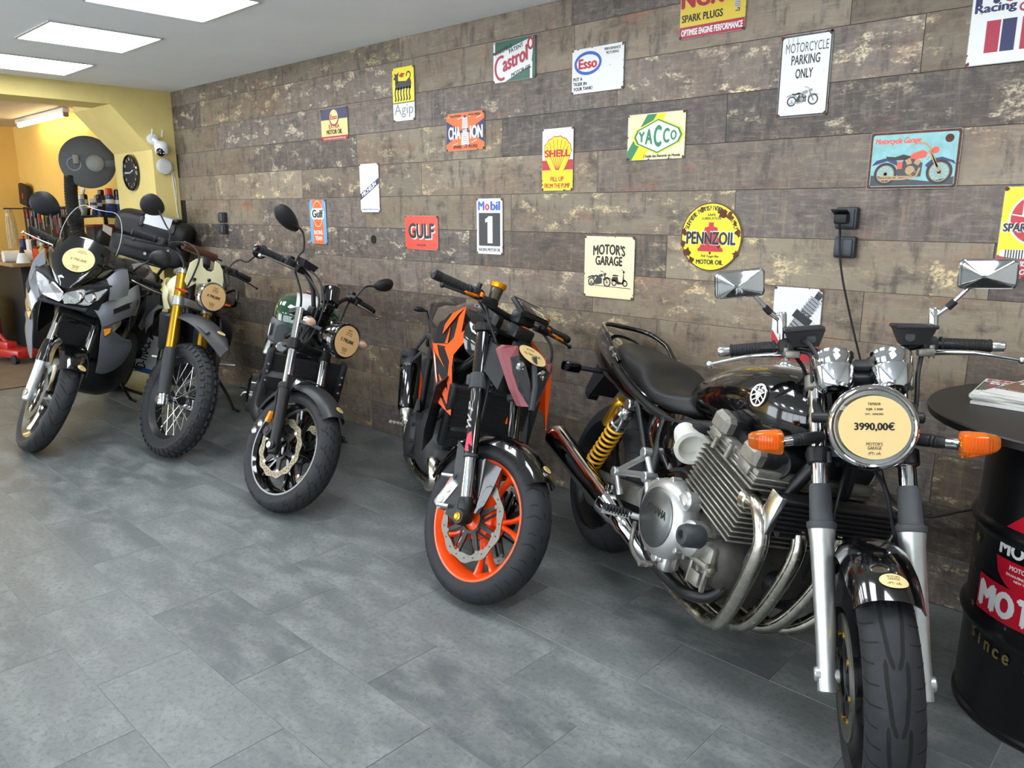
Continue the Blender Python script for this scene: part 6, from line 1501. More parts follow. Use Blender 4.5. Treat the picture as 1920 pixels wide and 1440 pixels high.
    a = MB(); a.hull([(-.35, .80, .78, .74, .05, 2.4), (-.2, .80, .77, .72, .09, 2.5), (.2, .78, .74, .70, .11, 2.5), (.4, .76, .73, .70, .08, 2.4)], 5, 24); p('tail_cowl', a, M_blackm)
    for s_ in (-1, 1):
        a = MB(); a.tube([(.5, .15 * s_, .36), (.5, .26 * s_, .36)], .01, 10); a.plate([(.46, .15 * s_, .46), (.54, .15 * s_, .44), (.53, .15 * s_, .33), (.46, .15 * s_, .33)], (0, .012 * s_, 0)); p('footpeg', a, M_blackm)
    a = MB(); a.tube(smooth_pts([(.5, -.17, .33), (.56, -.19, .345), (.61, -.20, .36), (.6, -.23, .352), (.585, -.245, .33)], 5), .0075, 10); p('brake_pedal', a, M_alup)
    a = MB(); a.rod((.58, -.15, .295), (.58, -.19, .295), r=.012, n=14); p('footrest_bobbin', a, M_rub)
    side_stand(B, .5, .13, .28, (.40, .40, .112))
    return B
XS = build_roadster()
# ------------------------------------------------------------------ scrambler with gold fork and cream number plate
def build_scrambler():
    B = Bike('scrambler with a gold fork, knobbly tyres and cream headlight plate, price tag 4790', -4.633, -1.201, -32, 10, 36.8, 1.425, 25, .1, .335, .11, .33, .14, lift=.0085)
    p = B.part; L = B.L; M_cream = mat('cream_paint', '#e3dfb6', .3, coat=.4); M_brown = mat('brown_leather', '#4a2b1c', .5, noise=.1, nscale=60)
    rw = p('rear_wheel', rim_mb(0, .33, .235, .11, 0, style='wire', hub=.05), M_blackm); p('tyre', make_tyre(0, .33, .14, .235, None, True), M_tyre, parent=rw); p('spokes', wire_spokes(0, .33, .212, .045, .035), M_alup, parent=rw)
    fwh = p('front_wheel', rim_mb(L, .335, .248, .085, 0, style='wire', hub=.03, hubw=.055), M_blackm, True)
    p('tyre', make_tyre(L, .335, .112, .248, None, True), M_tyre, parent=fwh); p('spokes', wire_spokes(L, .335, .226, .034, .042, 36, .0021), M_alup, parent=fwh)
    a = MB(); a.rod((L, -.07, .335), (L, .07, .335), [(0, .014), (.02, .016), (.024, .042), (.03, .042), (.034, .026), (.1, .024), (.106, .042), (.112, .042), (.116, .016), (.14, .014)], n=24); p('hub', a, M_alup, parent=fwh)
    p('brake_disc', disc_mb(L, .335, .062, .10, .145, wave=.004, nw=10), [M_disc, M_groove], parent=fwh)
    D = lambda z, y, d=0: (B.fx(z, d), y, z)
    for s_ in (-1, 1):
        y = .096 * s_
        a = MB(); a.rod(D(.56, y), D(1.02, y), [(0, .025), (.004, .0285), (.5, .0285)], n=26); fk = p('fork_leg', a, M_gold, True, label='gold fork tube')
        a = MB(); a.rod(D(.34, y), D(.60, y, -.0), [(0, .024), (.01, .033), (.2, .036), (.27, .035), (.285, .03)], n=26); p('fork_guard', a, mat('charcoal_plastic', '#2d2f31', .55), parent=fk)
        a = MB(); a.rod(D(.285, y), D(.355, y), [(0, .02), (.006, .027), (.07, .029), (.078, .026)], n=22); a.rod((B.fx(.335) - .0, y - .03, .312), (B.fx(.335), y + .03, .312), r=.024, n=20, bev=.004); p('axle_clamp', a, M_alup, parent=fk)
        a = MB()
        for k in range(3): q = V(D(.365, y)) + V((.026 * math.cos(R(-90 * s_ + (k - 1) * 55)), .03 * math.sin(R(-90 * s_ + (k - 1) * 55)) if False else s_ * .0, 0)) + V((.03, (k - 1) * .02, 0)); a.rod(q, q + V((.006, 0, 0)), r=.006, n=10)
        p('guard_bolt', a, M_alup, parent=fk)
        a = MB(); a.rod(D(1.015, y), D(1.05, y), [(0, .031), (.03, .031), (.036, .024)], n=24); p('fork_cap', a, M_alup, parent=fk)
        a = MB(); a.rod((1.24, .09 * s_, .93), (1.27, .125 * s_, .93), r=.006, n=10); ind = p('turn_signal', a, M_blackm, True)
        a = MB(); a.tube([(1.245, .10 * s_, .935), (1.255, .14 * s_, .935), (1.26, .185 * s_, .94)], [.012, .016, .006], 12, flat=(1, 1, .7)); p('signal_lens', a, mat('dark_amber_lens', '#d24d14', .15, coat=1), parent=ind)
    a = MB()
    for y in (-.096, .096): a.rod(D(.83, y), D(.885, y), r=.034, n=24, bev=.004)
    a.box((B.fx(.86) - .025, 0, .857), (.07, .2, .05), rot=(0, -25, 0), bev=.008); p('lower_triple_clamp', a, M_alu, True)
    a = MB(); a.box((B.fx(1.03) - .02, 0, 1.028), (.08, .25, .03), rot=(0, -25, 0), bev=.01); p('upper_triple_clamp', a, M_alud, True)
    hl = round_lamp(B, (1.345, .0, .962), (.98, 0, .2), .088, .11, M_blackg, M_chrome, '4 790,00€', ('FANTIC CABALLERO', 'SCRAMBLER 500'), .078)
    # cream plate around the lamp (notched top)
    a = MB(); out = [(-.112, 1.05), (-.108, 1.10), (-.082, 1.135), (-.055, 1.15), (-.045, 1.108), (-.02, 1.092), (.01, 1.095), (.025, 1.112), (.024, 1.165), (.06, 1.155), (.1, 1.125), (.128, 1.07), (.13, 1.0), (.11, .93), (.085, .905), (.06, .98), (.0, 1.02), (-.06, 1.01), (-.1, .96), (-.118, .99)]
    rows = []
    a.prism(out, lambda y, z, t: (1.245 - (z - 1.03) * .42 - .9 * (y - .005) ** 2 * 4 - t, y, z), .004); pl_ = p('headlight_plate', a, M_cream, True, label='cream plate around the headlight', smooth=20)
    a = MB()
    for y, z in ((-.08, 1.02), (.07, 1.03), (.0, 1.045)): a.rod((1.245 - (z - 1.03) * .42 - 3.6 * y * y, y, z), (1.258 - (z - 1.03) * .42 - 3.6 * y * y, y, z), r=.011, n=14, bev=.003)
    p('plate_screw', a, M_blackg, parent=pl_)
    a = MB(); a.rod((1.16, -.02, 1.10), (1.13, -.02, 1.15), [(0, .03), (.01, .04), (.045, .042), (.055, .038)], n=28); p('gauge', a, M_plast, True)
    bar = smooth_pts([(.985, -.40, 1.142), (1.01, -.26, 1.152), (1.04, -.16, 1.15), (1.075, -.09, 1.08), (1.085, 0, 1.065), (1.075, .09, 1.08), (1.04, .16, 1.14), (1.01, .26, 1.138), (.985, .40, 1.125)], 6)
    a = MB(); a.tube(bar, .0115, 14); p('handlebar', a, M_blackm, True)
    a = MB(); a.tube([(1.03, -.15, 1.18), (1.03, .15, 1.175)], .006, 8); cb = p('crossbar', a, M_blackm, True)
    a = MB(); a.rod((1.02, -.115, 1.18), (1.02, .115, 1.175), [(0, .018), (.005, .026), (.225, .026), (.23, .018)], n=22); p('crossbar_pad', a, M_brown, parent=cb, label='brown crossbar pad')
    for s_ in (-1, 1):
        z = 1.148 if s_ < 0 else 1.132
        p('grip', grip_mb((1.005, .275 * s_, z), (.985, .405 * s_, z - .006), .0175), M_rub, True)
        a = MB(); a.box((1.02, .235 * s_, z), (.05, .06, .045), bev=.012); a.box((1.05, .2 * s_, z), (.04, .05, .035), bev=.01); a.rod((1.05, .245 * s_, z - .02), (1.05, .245 * s_, z + .025), r=.02, n=18); p('switch_housing', a, M_plast, True)
        p('lever', lever_mb([(1.05, .2 * s_, z - .01), (1.085, .25 * s_, z - .014), (1.09, .33 * s_, z - .025), (1.08, .42 * s_, z - .04)], .0085), M_blackm, True)
        if s_ < 0: oval_mirror(B, (1.02, -.2, z + .02), [(.99, -.2, z + .07), (.95, -.22, 1.25)], (.86, -.295, 1.33), (0, -1, .15), None, (1, -.2, -.05), .075, .062, .028)
        else: oval_mirror(B, (1.02, .22, z + .015), [(1.01, .235, z + .05), (1.03, .26, z + .09), (1.06, .3, z + .1)], (1.11, .325, 1.32), (.1, 1, .5), None, (1, .35, 0), .052, .045, .02)
    for i, pts in enumerate(([(1.02, -.2, 1.16), (1.1, -.13, 1.2), (1.22, -.1, 1.16), (1.26, -.11, 1.05), (1.22, -.1, .95)], [(1.03, -.19, 1.14), (1.09, -.12, 1.1), (1.13, -.1, 1.0), (1.1, -.06, .88)], [(1.03, .2, 1.13), (1.12, .16, 1.12), (1.2, .15, 1.06), (1.17, .1, .92)], [(1.03, .18, 1.12), (1.1, .2, 1.03), (1.12, .16, .96), (1.1, .08, .86)])):
        a = MB(); a.tube(smooth_pts(pts, 7), .0055, 8); p('control_cable', a, M_cable, True)
    # high beak
    rows = []
    for x, z, w_ in ((1.12, .80, .10), (1.22, .82, .105), (1.34, .835, .10), (1.46, .83, .088), (1.58, .80, .07), (1.68, .765, .045), (1.72, .74, .02)):
        rows.append([(x - .02 * abs(s_) ** 2, w_ * s_, z - .055 * abs(s_) ** 2.4) for s_ in (-1, -.75, -.5, -.25, 0, .25, .5, .75, 1)])
    a = MB(); a.sheet(rows, .004, 0, 4); fd = p('front_fender', a, mat('charcoal_plastic', '#2d2f31', .45), True)
    a = MB(); rows = []
    for x, z, w_ in ((1.36, .8225, .05), (1.42, .819, .05), (1.5, .809, .04), (1.56, .796, .03)): rows.append([(x, -.065 + w_ * .3 * s_, z - .055 * abs((-.065 + w_ * .3 * s_) / .09) ** 2.4 + .012) for s_ in (-1, 0, 1)])
    a.sheet(rows, .003, 0, 3); p('fender_insert', a, M_grey_p, parent=fd)
    a = MB(); A = Art(a, lambda u, v, l: (1.585 - v, u + .0, .799 - .35 * (-v) - 1.2 * u * u + l), base=.004); round_sticker(A, .026); p('dealer_sticker', a, [M_tag, M_ink], parent=fd, label='oval cream dealer sticker', smooth=0, fixn=False)
    # body
    a = MB(); a.hull([(.50, .86, .82, .79, .07, 2.4), (.58, .92, .85, .77, .12, 2.5), (.75, 1.0, .88, .755, .15, 2.6), (.9, 1.02, .90, .76, .16, 2.6), (1.02, .98, .89, .78, .15, 2.4), (1.07, .93, .87, .82, .09, 2.2)], 6, 36); tk = p('fuel_tank', a, M_cream)
    for s_ in (-1, 1):
        a = MB(); rows = []
        for x, z0, z1, y in ((.70, .95, .78, .155), (.85, .97, .77, .175), (1.0, .95, .79, .165), (1.08, .92, .81, .125)): rows.append([(x, (y - .006) * s_, z0), (x, y * s_, (z0 + z1) / 2), (x, (y - .02) * s_, z1)])
        a.sheet(rows, .004, 0, 4, 3); p('tank_panel', a, M_cream if s_ < 0 else mat('brown_tank_paint', '#5a3526', .35, coat=.4), parent=tk, label='cream tank side panel' if s_ < 0 else 'brown tank side panel')
    a = MB(); a.hull([(-.25, .86, .84, .80, .08, 2.6), (-.1, .875, .83, .78, .12, 2.7), (.2, .87, .82, .77, .13, 2.7), (.45, .87, .82, .77, .11, 2.6), (.55, .89, .83, .78, .07, 2.3)], 6, 28); p('seat', a, M_brown)
    a = MB(); a.hull([(-.42, .83, .80, .77, .05, 2.4), (-.2, .81, .77, .73, .1, 2.5), (.2, .78, .74, .70, .12, 2.5), (.5, .77, .73, .68, .1, 2.4)], 5, 24); p('tail_cowl', a, M_plast)
    a = MB(); a.hull([(.5, .50, .4, .3, .1, 3), (.6, .56, .4, .27, .15, 3.4), (.8, .56, .4, .26, .16, 3.4), (.92, .5, .4, .3, .12, 3)], 3, 26); a.box((.82, 0, .62), (.17, .2, .25), rot=(0, 12, 0), bev=.03); eng = p('engine', a, M_blackm)
    for s_ in (-1, 1):
        a = MB(); q = V((.68, .13 * s_, .40)); a.rod(q, q + V((0, .05 * s_, 0)), [(0, .10), (.03, .095), (.05, .06)], n=28); p('crankcase_cover', a, M_blackg, parent=eng)
        a = MB(); a.box((1.03, .10 * s_, .66), (.05, .13, .24), rot=(0, 10, 0), bev=.015); p('radiator', a, M_core)
        a = MB(); a.sheet([[(1.0, .15 * s_, .80), (1.06, .19 * s_, .78), (1.05, .2 * s_, .70)], [(.9, .2 * s_, .80), (.98, .25 * s_, .72), (.97, .25 * s_, .62)], [(.8, .19 * s_, .76), (.85, .24 * s_, .66), (.86, .22 * s_, .56)]], .005, 0, 3, 3); p('radiator_shroud', a, M_plast)
        a = MB(); a.tube([(.52, .13 * s_, .38), (.52, .27 * s_, .385)], .011, 10); a.plate([(.47, .13 * s_, .46), (.56, .13 * s_, .44), (.55, .13 * s_, .33), (.48, .13 * s_, .33)], (0, .02 * s_, 0)); p('footpeg', a, M_alu)
    a = MB()
    for s_ in (-1, 1):
        for q in (((1.12, .03 * s_, .9), (.9, .12 * s_, .8), (.55, .13 * s_, .72), (.48, .12 * s_, .4)), ((1.1, .03 * s_, .82), (.98, .08 * s_, .6), (.95, .11 * s_, .32), (.85, .12 * s_, .25), (.55, .12 * s_, .27)), ((.55, .12 * s_, .72), (.2, .11 * s_, .78), (-.2, .08 * s_, .82))): a.tube(smooth_pts(q, 4), .015, 12)
    a.rod((1.17, 0, .80), (1.09, 0, 1.0), r=.03, n=20); p('frame', a, M_blackm)
    simple_swingarm(B, M_blackm, .11)
    a = MB(); a.tube(smooth_pts([(.88, -.03, .62), (.98, -.05, .6), (1.0, -.09, .5), (.9, -.16, .42), (.6, -.19, .5), (.4, -.19, .58)], 6), .02, 14); p('exhaust_header', a, M_chrome2)
    a = MB(); a.rod((.42, -.19, .58), (-.05, -.2, .72), [(0, .025), (.05, .045), (.42, .045), (.48, .03)], n=24); p('muffler', a, M_blackm)
    a = MB(); a.tube(smooth_pts([(.5, .15, .88), (.62, .225, .93), (.72, .25, .92), (.78, .25, .87), (.7, .235, .83), (.55, .17, .80)], 5), .012, 10); a.tube([(.78, .25, .875), (.86, .275, .87)], [.011, .004], 8); p('tank_guard', a, M_blackm)
    side_stand(B, .50, .14, .3, (.52, .295, .062))
    return B
CB = build_scrambler()
# ------------------------------------------------------------------ big grey touring motorcycle with top box
def build_tourer():
    B = Bike('grey faired touring motorcycle by the workshop opening, price tag 3790', -5.35, -1.735, -36, 17, 30, 1.56, 27.5, .11, .33, .11, .32, .15)
    p = B.part; L = B.L
    M_gp = mat('steel_grey_paint', '#8a8e97', .3, metal=.3, coat=.7); M_dg = mat('dark_grey_fairing', '#777b84', .4, metal=.15)
    rw = p('rear_wheel', rim_mb(0, .32, .225, .12, 3, .3, sw=.04), M_alu); p('tyre', make_tyre(0, .32, .15, .225, None), [M_tyre, M_groove], parent=rw)
    fwh = p('front_wheel', rim_mb(L, .33, .250, .085, 3, 0, sw=.062, hub=.05), M_alup, True)
    tr = []
    for s_ in (-1, 1): tr += [([(-.03, .05 * s_), (.0, .3 * s_), (.035, .62 * s_)], 22, .0055), ([(.03, .3 * s_), (.05, .55 * s_), (.07, .85 * s_)], 22, .005)]
    p('tyre', make_tyre(L, .33, .112, .250, tr), [M_tyre, M_groove], parent=fwh)
    for y in (-.068, .068):
        p('brake_disc', disc_mb(L, .33, y, .105, .148), [M_disc, M_groove], parent=fwh); p('disc_carrier', carrier_mb(L, .33, y * .97, .06, .106, 6, wd=.018), [M_blackm, M_alud], parent=fwh)
    D = lambda z, y, d=0: (B.fx(z, d), y, z)
    for s_ in (-1, 1):
        y = .105 * s_
        a = MB(); a.rod(D(.29, y), D(.52, y), [(0, .022), (.01, .03), (.2, .031), (.25, .033)], n=26); a.rod((B.fx(.33), y - .03, .33), (B.fx(.33), y + .034, .33), r=.027, n=20, bev=.004); a.box((B.fx(.32) - .02, y, .315), (.05, .045, .05), bev=.01); fk = p('fork_leg', a, M_alu, True)
        a = MB(); a.rod(D(.5, y), D(.80, y), r=.0225, n=24); p('chrome_tube', a, M_chrome, parent=fk)
        a = MB(); a.rod(D(.51, y), D(.64, y), [(0, .036), (.06, .036), (.11, .033), (.14, .028)], n=24); p('fork_guard', a, M_blackg, parent=fk)
        p('brake_caliper', caliper_mb((1.47, .43), -.4, y * .8, .05, .11, .05), mat('old_gold_caliper', '#8a8172', .4, metal=.7), True)
    a = MB(); a.box((B.fx(.8) - .02, 0, .80), (.08, .25, .05), rot=(0, -27, 0), bev=.01); p('lower_triple_clamp', a, M_blackm, True)
    fl = lambda f: .95 + .12 * math.sin(math.pi * f)
    fd = p('front_fender', arch((L, .33), .358, .078, 52, 158, .003, .03, 22, 11, fl), M_blackg, True)
    for s_ in (-1, 1): a = MB(); a.sheet([[(1.38, .08 * s_, .50), (1.50, .088 * s_, .50), (1.60, .08 * s_, .55)], [(1.34, .084 * s_, .60), (1.46, .098 * s_, .61), (1.56, .085 * s_, .63)], [(1.36, .075 * s_, .665), (1.46, .075 * s_, .682), (1.55, .07 * s_, .685)]], .004, 0, 3, 3); p('fender_side', a, M_blackg, parent=fd)
    a = MB()
    def fpt(u, v, l): an = R(57) - v / .358; r_ = .3585 - .03 * abs(u / .08) ** 2.6; return (L + (r_ + l) * math.cos(an), u, .33 + (r_ + l) * math.sin(an))
    A = Art(a, lambda u, v, l: fpt(u + .03, -v, l), base=.0048); round_sticker(A, .026); p('dealer_sticker', a, [M_tag, M_ink], parent=fd, label='oval cream dealer sticker', smooth=0, fixn=False)
    # bars
    bar = smooth_pts([(1.10, -.40, 1.15), (1.15, -.27, 1.172), (1.19, -.15, 1.17), (1.2, -.06, 1.12), (1.2, .06, 1.12), (1.19, .15, 1.18), (1.15, .27, 1.155), (1.10, .40, 1.14)], 5)
    a = MB(); a.tube(bar, .0115, 12); p('handlebar', a, M_blackm, True)
    for s_ in (-1, 1):
        z = 1.165 if s_ < 0 else 1.15
        p('grip', grip_mb((1.155, .265 * s_, z), (1.10, .405 * s_, z), .0175), M_rub, True)
        a = MB(); a.box((1.17, .225 * s_, z), (.05, .06, .05), bev=.012); p('switch_housing', a, M_plast, True)
        p('lever', lever_mb([(1.2, .2 * s_, z - .015), (1.215, .25 * s_, z - .018), (1.2, .34 * s_, z - .025), (1.15, .44 * s_, z - .03)], .0095), M_alup, True)
        if s_ < 0: oval_mirror(B, (1.17, -.235, 1.185), [(1.14, -.28, 1.24), (1.11, -.34, 1.28)], (1.085, -.395, 1.335), (0, -1, .15), None, (1, -.25, 0), .085, .07, .035, .006)
        else: oval_mirror(B, (1.18, .19, 1.18), [(1.2, .2, 1.23), (1.2, .24, 1.29)], (1.21, .288, 1.342), (.3, 1, .35), None, (1, .1, .2), .066, .056, .045, .006)
    # nose cowl
    def loft2(rows, t=.005, k=4, kc=3):
        a = MB(); a.sheet(rows, t, 0, k, kc); return a
    nose = loft2([[(1.33, -.165, 1.24), (1.37, -.10, 1.285), (1.38, 0, 1.305), (1.37, .10, 1.285), (1.33, .165, 1.24)], [(1.37, -.19, 1.17), (1.45, -.12, 1.19), (1.47, 0, 1.195), (1.45, .12, 1.19), (1.37, .19, 1.17)], [(1.41, -.17, 1.11), (1.51, -.10, 1.10), (1.54, 0, 1.095), (1.51, .10, 1.10), (1.41, .17, 1.11)], [(1.48, -.12, 1.065), (1.555, -.05, 1.03), (1.585, .0, 1.015), (1.555, .05, 1.03), (1.48, .12, 1.065)]])
    ns = p('nose_cowl', nose, M_blackg)
    a = MB(); A = plane_art(a, (1.482, .016, 1.178), (0, 1, 0), (-.62, 0, .78), base=.004); A.disc(0, 0, .085, 0, n=40)
    A.up(); A.text('HONDA', 0, .058, .007, 1, .04); A.text('VARADERO 1000', 0, .047, .007, 1, .055); A.text('3 790,00€', 0, -.012, .021, 1, .088, bold=.01, rot=-.0); A.text("MOTOR'S", 0, -.05, .009, 1, .04); A.text('GARAGE', 0, -.06, .009, 1, .035); tiny_bikes(A, 0, -.07, .034, 1)
    p('price_tag', a, [M_tag, M_ink], parent=ns, label='round cream price tag on the black nose', smooth=0, fixn=False)
    a = MB(); A = plane_art(a, (1.55, -.03, 1.058), (-.3, 1, 0), (-.7, -.1, .6), base=.012); A.text('Givi', 0, 0, .015, 0, .04, shear=.4); p('nose_script', a, M_alup, parent=ns, smooth=0, fixn=False)
    # headlights
    lr = [(1.478, -.198, 1.050), (1.503, -.14, 1.040), (1.540, -.065, 1.018), (1.578, -.006, .985), (1.590, .006, .955), (1.582, -.012, .928), (1.560, -.07, .932), (1.536, -.13, .940), (1.505, -.17, .985)]
    mir = lambda l: [(x, -y, z) for x, y, z in l][::-1]
    a = MB(); a.loft([[(1.26, y, z) for y, z in ((-.2, 1.08), (.2, 1.08), (.18, .9), (-.18, .9))], [(1.455, y, z) for y, z in ((-.215, 1.075), (.215, 1.075), (.16, .905), (-.16, .905))], [(1.52, y, z) for y, z in ((-.10, 1.04), (.10, 1.04), (.10, .915), (-.10, .915))]]); a.box((1.52, 0, .915), (.09, .27, .02), rot=(0, 12, 0), bev=.006); ls = p('headlight', a, M_plast)
    for q in (lr, mir(lr)):
        s_ = -1 if q is lr else 1
        a = MB(); a.plate([(x - .012, y, z) for x, y, z in q], (-.03, 0, -.01)); p('reflector', a, M_refl, parent=ls)
        a = MB(); a.plate(q, (-.006, 0, -.002)); p('lens', a, M_lens, parent=ls, smooth=0)
        a = MB()
        for cy, cz, r_ in ((-.125, .985, .035), (-.06, .968, .04)): a.rev((1.515 + (.125 + cy) * .35, -cy * s_ * -1 if s_ < 0 else -cy, cz), (.9, .25 * s_, .2), [(r_, 0), (r_ - .004, .012), (r_ - .012, -.02), (r_ * .4, -.03), (r_ * .4, -.026)], n=24)
        p('lamp_bowl', a, M_chrome, parent=ls)
    for s_ in (-1, 1):
        a = loft2([[(1.30, .235 * s_, 1.17), (1.38, .205 * s_, 1.16), (1.43, .17 * s_, 1.10)], [(1.32, .265 * s_, 1.10), (1.40, .245 * s_, 1.09), (1.46, .205 * s_, 1.055)], [(1.33, .275 * s_, 1.02), (1.42, .25 * s_, 1.0), (1.47, .215 * s_, .985)]], .005); p('upper_fairing', a, M_dg)
        # main side fairing: upper bright wing
        a = loft2([[(1.44, .135 * s_, .905), (1.40, .19 * s_, .965), (1.31, .245 * s_, 1.02), (1.2, .275 * s_, 1.06), (1.08, .27 * s_, 1.06)], [(1.435, .175 * s_, .86), (1.39, .237 * s_, .91), (1.31, .285 * s_, .95), (1.2, .31 * s_, .97), (1.08, .30 * s_, .96)], [(1.41, .195 * s_, .80), (1.37, .237 * s_, .83), (1.31, .275 * s_, .86), (1.22, .30 * s_, .875), (1.1, .295 * s_, .86)]], .006); fw_ = p('side_fairing', a, M_gp)
        a = MB(); a.sheet([[(1.395, .235 * s_, .925), (1.31, .285 * s_, .965), (1.18, .312 * s_, .98)], [(1.395, .24 * s_, .895), (1.31, .289 * s_, .93), (1.18, .313 * s_, .94)]], .006, 0, 2, 3); p('fairing_vent', a, M_plast, parent=fw_)
        a = loft2([[(1.41, .195 * s_, .80), (1.37, .235 * s_, .79), (1.31, .262 * s_, .76), (1.24, .285 * s_, .725), (1.17, .305 * s_, .70)], [(1.375, .19 * s_, .72), (1.34, .225 * s_, .71), (1.28, .255 * s_, .70), (1.21, .285 * s_, .69), (1.13, .31 * s_, .69)], [(1.34, .19 * s_, .62), (1.30, .225 * s_, .61), (1.25, .255 * s_, .61), (1.19, .285 * s_, .615), (1.11, .315 * s_, .64)], [(1.31, .187 * s_, .54), (1.28, .215 * s_, .53), (1.23, .245 * s_, .535), (1.17, .27 * s_, .545), (1.10, .295 * s_, .57)], [(1.295, .185 * s_, .478), (1.25, .208 * s_, .468), (1.2, .235 * s_, .475), (1.14, .255 * s_, .49), (1.08, .272 * s_, .515)]], .006, 4, 3); p('lower_fairing', a, M_dg)
        a = MB(); tri = [(1.412, .198 * s_, .800), (1.325, .275 * s_, .85), (1.33, .272 * s_, .82), (1.355, .245 * s_, .765), (1.387, .213 * s_, .735)]; a.plate(tri, (-.02, -.012 * s_, 0)); ts = p('turn_signal', a, mat('smoke_amber_lens', '#5b5247', .12, coat=1))
        a = MB(); a.plate([(1.408, .204 * s_, .79), (1.375, .236 * s_, .802), (1.375, .234 * s_, .77), (1.39, .214 * s_, .745)], (-.01, -.004 * s_, 0)); p('signal_bulb_lens', a, M_ambd, parent=ts)
        a = loft2([[(1.08, .26 * s_, .86), (.95, .27 * s_, .9), (.8, .26 * s_, .93), (.65, .22 * s_, .93)], [(1.08, .27 * s_, .74), (.95, .26 * s_, .76), (.8, .24 * s_, .80), (.65, .2 * s_, .84)], [(1.1, .25 * s_, .60), (1.0, .22 * s_, .66), (.85, .2 * s_, .72), (.68, .18 * s_, .76)]], .005); p('mid_fairing', a, M_blackm)
        a = loft2([[(.78, .265 * s_, .95), (.66, .30 * s_, .95), (.55, .30 * s_, .94)], [(.76, .275 * s_, .84), (.66, .31 * s_, .84), (.56, .31 * s_, .84)], [(.74, .25 * s_, .72), (.68, .26 * s_, .68), (.62, .26 * s_, .70)]], .005); p('side_panel', a, M_dg)
    # windscreen
    rows = []
    for i, (x, z, w_) in enumerate(((1.40, 1.21, .155), (1.385, 1.29, .165), (1.352, 1.38, .155), (1.325, 1.45, .125), (1.315, 1.48, .085))): rows.append([(x - .09 * s_ * s_, w_ * s_, z) for s_ in (-1, -.6, -.2, .2, .6, 1)])
    a = MB(); a.sheet(rows, .003, 0, 4, 3); ws = p('windscreen', a, mat('clear_acrylic', '#f2f4f4', .03, trans=1, ior=1.12))
    a = MB(); e = [r[0] for r in rows] + rows[-1][1:-1] + [r[-1] for r in rows[::-1]]; a.tube(smooth_pts(e, 3), .0026, 6); p('screen_edge', a, mat('acrylic_edge', '#c6cbcc', .2), parent=ws)
    a = MB(); a.box((1.2, 0, 1.21), (.16, .26, .06), rot=(0, 18, 0), bev=.02); p('dashboard', a, M_plast)
    # inner: radiator etc
    a = MB(); a.box((1.18, 0, .70), (.06, .28, .34), rot=(0, 14, 0), bev=.01); a.box((1.25, 0, .86), (.1, .26, .08), bev=.02); p('radiator', a, M_core)
    a = MB(); a.hull([(.35, .55, .42, .32, .16, 3), (.5, .66, .42, .25, .22, 3.6), (.9, .66, .42, .22, .235, 3.6), (1.05, .56, .4, .26, .2, 3), (1.1, .5, .4, .3, .12, 3)], 3, 26); p('engine', a, M_blackm)
    a = MB(); a.hull([(.45, 1.0, .95, .88, .08, 2.4), (.52, 1.06, .98, .86, .18, 2.6), (.68, 1.15, 1.04, .86, .265, 2.7), (.85, 1.19, 1.06, .86, .28, 2.8), (1.0, 1.17, 1.05, .88, .235, 2.6), (1.12, 1.12, 1.03, .92, .14, 2.4)], 5, 36); tk = p('fuel_tank', a, M_blackg)
    for s_ in (-1, 1): a = loft2([[(.98, .18 * s_, 1.165), (.85, .215 * s_, 1.175), (.70, .225 * s_, 1.14), (.56, .16 * s_, 1.07)], [(1.0, .235 * s_, 1.08), (.85, .288 * s_, 1.09), (.70, .285 * s_, 1.06), (.56, .205 * s_, 1.0)], [(.98, .237 * s_, 1.0), (.85, .288 * s_, 1.0), (.70, .28 * s_, .98), (.58, .21 * s_, .96)]], .004); p('tank_panel', a, mat('silver_paint', '#a9adb1', .25, metal=.5, coat=.6), parent=tk)
    a = MB(); a.hull([(-.2, .98, .94, .90, .12, 2.6), (.0, .99, .94, .88, .16, 2.7), (.25, .93, .89, .84, .17, 2.7), (.45, .93, .88, .83, .13, 2.5), (.52, .96, .9, .85, .08, 2.3)], 5, 28); p('seat', a, M_leather)
    a = MB(); a.hull([(-.35, .86, .72, .6, .10, 3), (-.2, .88, .70, .45, .19, 3), (.1, .88, .68, .40, .22, 3), (.4, .86, .66, .36, .235, 3), (.62, .84, .66, .45, .16, 3)], 4, 26); p('rear_panel', a, M_plast)
    a = MB(); a.hull([(-.4, .95, .9, .85, .08, 2.4), (-.2, .93, .88, .80, .14, 2.5), (.2, .86, .82, .74, .17, 2.5), (.5, .82, .78, .72, .14, 2.4)], 5, 26); p('tail_cowl', a, M_dg)
    a = MB()
    for s_ in (-1, 1):
        for q in (((1.2, .03 * s_, .9), (1.0, .14 * s_, .78), (.6, .17 * s_, .72), (.45, .14 * s_, .4)), ((.6, .15 * s_, .74), (.2, .14 * s_, .82), (-.35, .1 * s_, .9))): a.tube(smooth_pts(q, 4), .018, 12)
    a.rod((1.29, 0, .76), (1.19, 0, .96), r=.032, n=20); p('frame', a, M_blackm); simple_swingarm(B, M_alud, .12)
    a = MB(); a.rod((.6, .02, .25), (.25, .12, .3), [(0, .04), (.05, .06), (.3, .06), (.36, .05)], n=24); a.tube(smooth_pts([(1.02, .0, .5), (1.1, .0, .4), (1.0, .0, .25), (.6, .02, .25)], 5), .025, 14); p('exhaust_header', a, M_blackm)
    for s_ in (-1, 1): a = MB(); a.rod((.3, .18 * s_, .4), (-.35, .23 * s_, .62), [(0, .03), (.05, .07), (.6, .075), (.67, .06)], n=26); p('muffler', a, M_blackm)
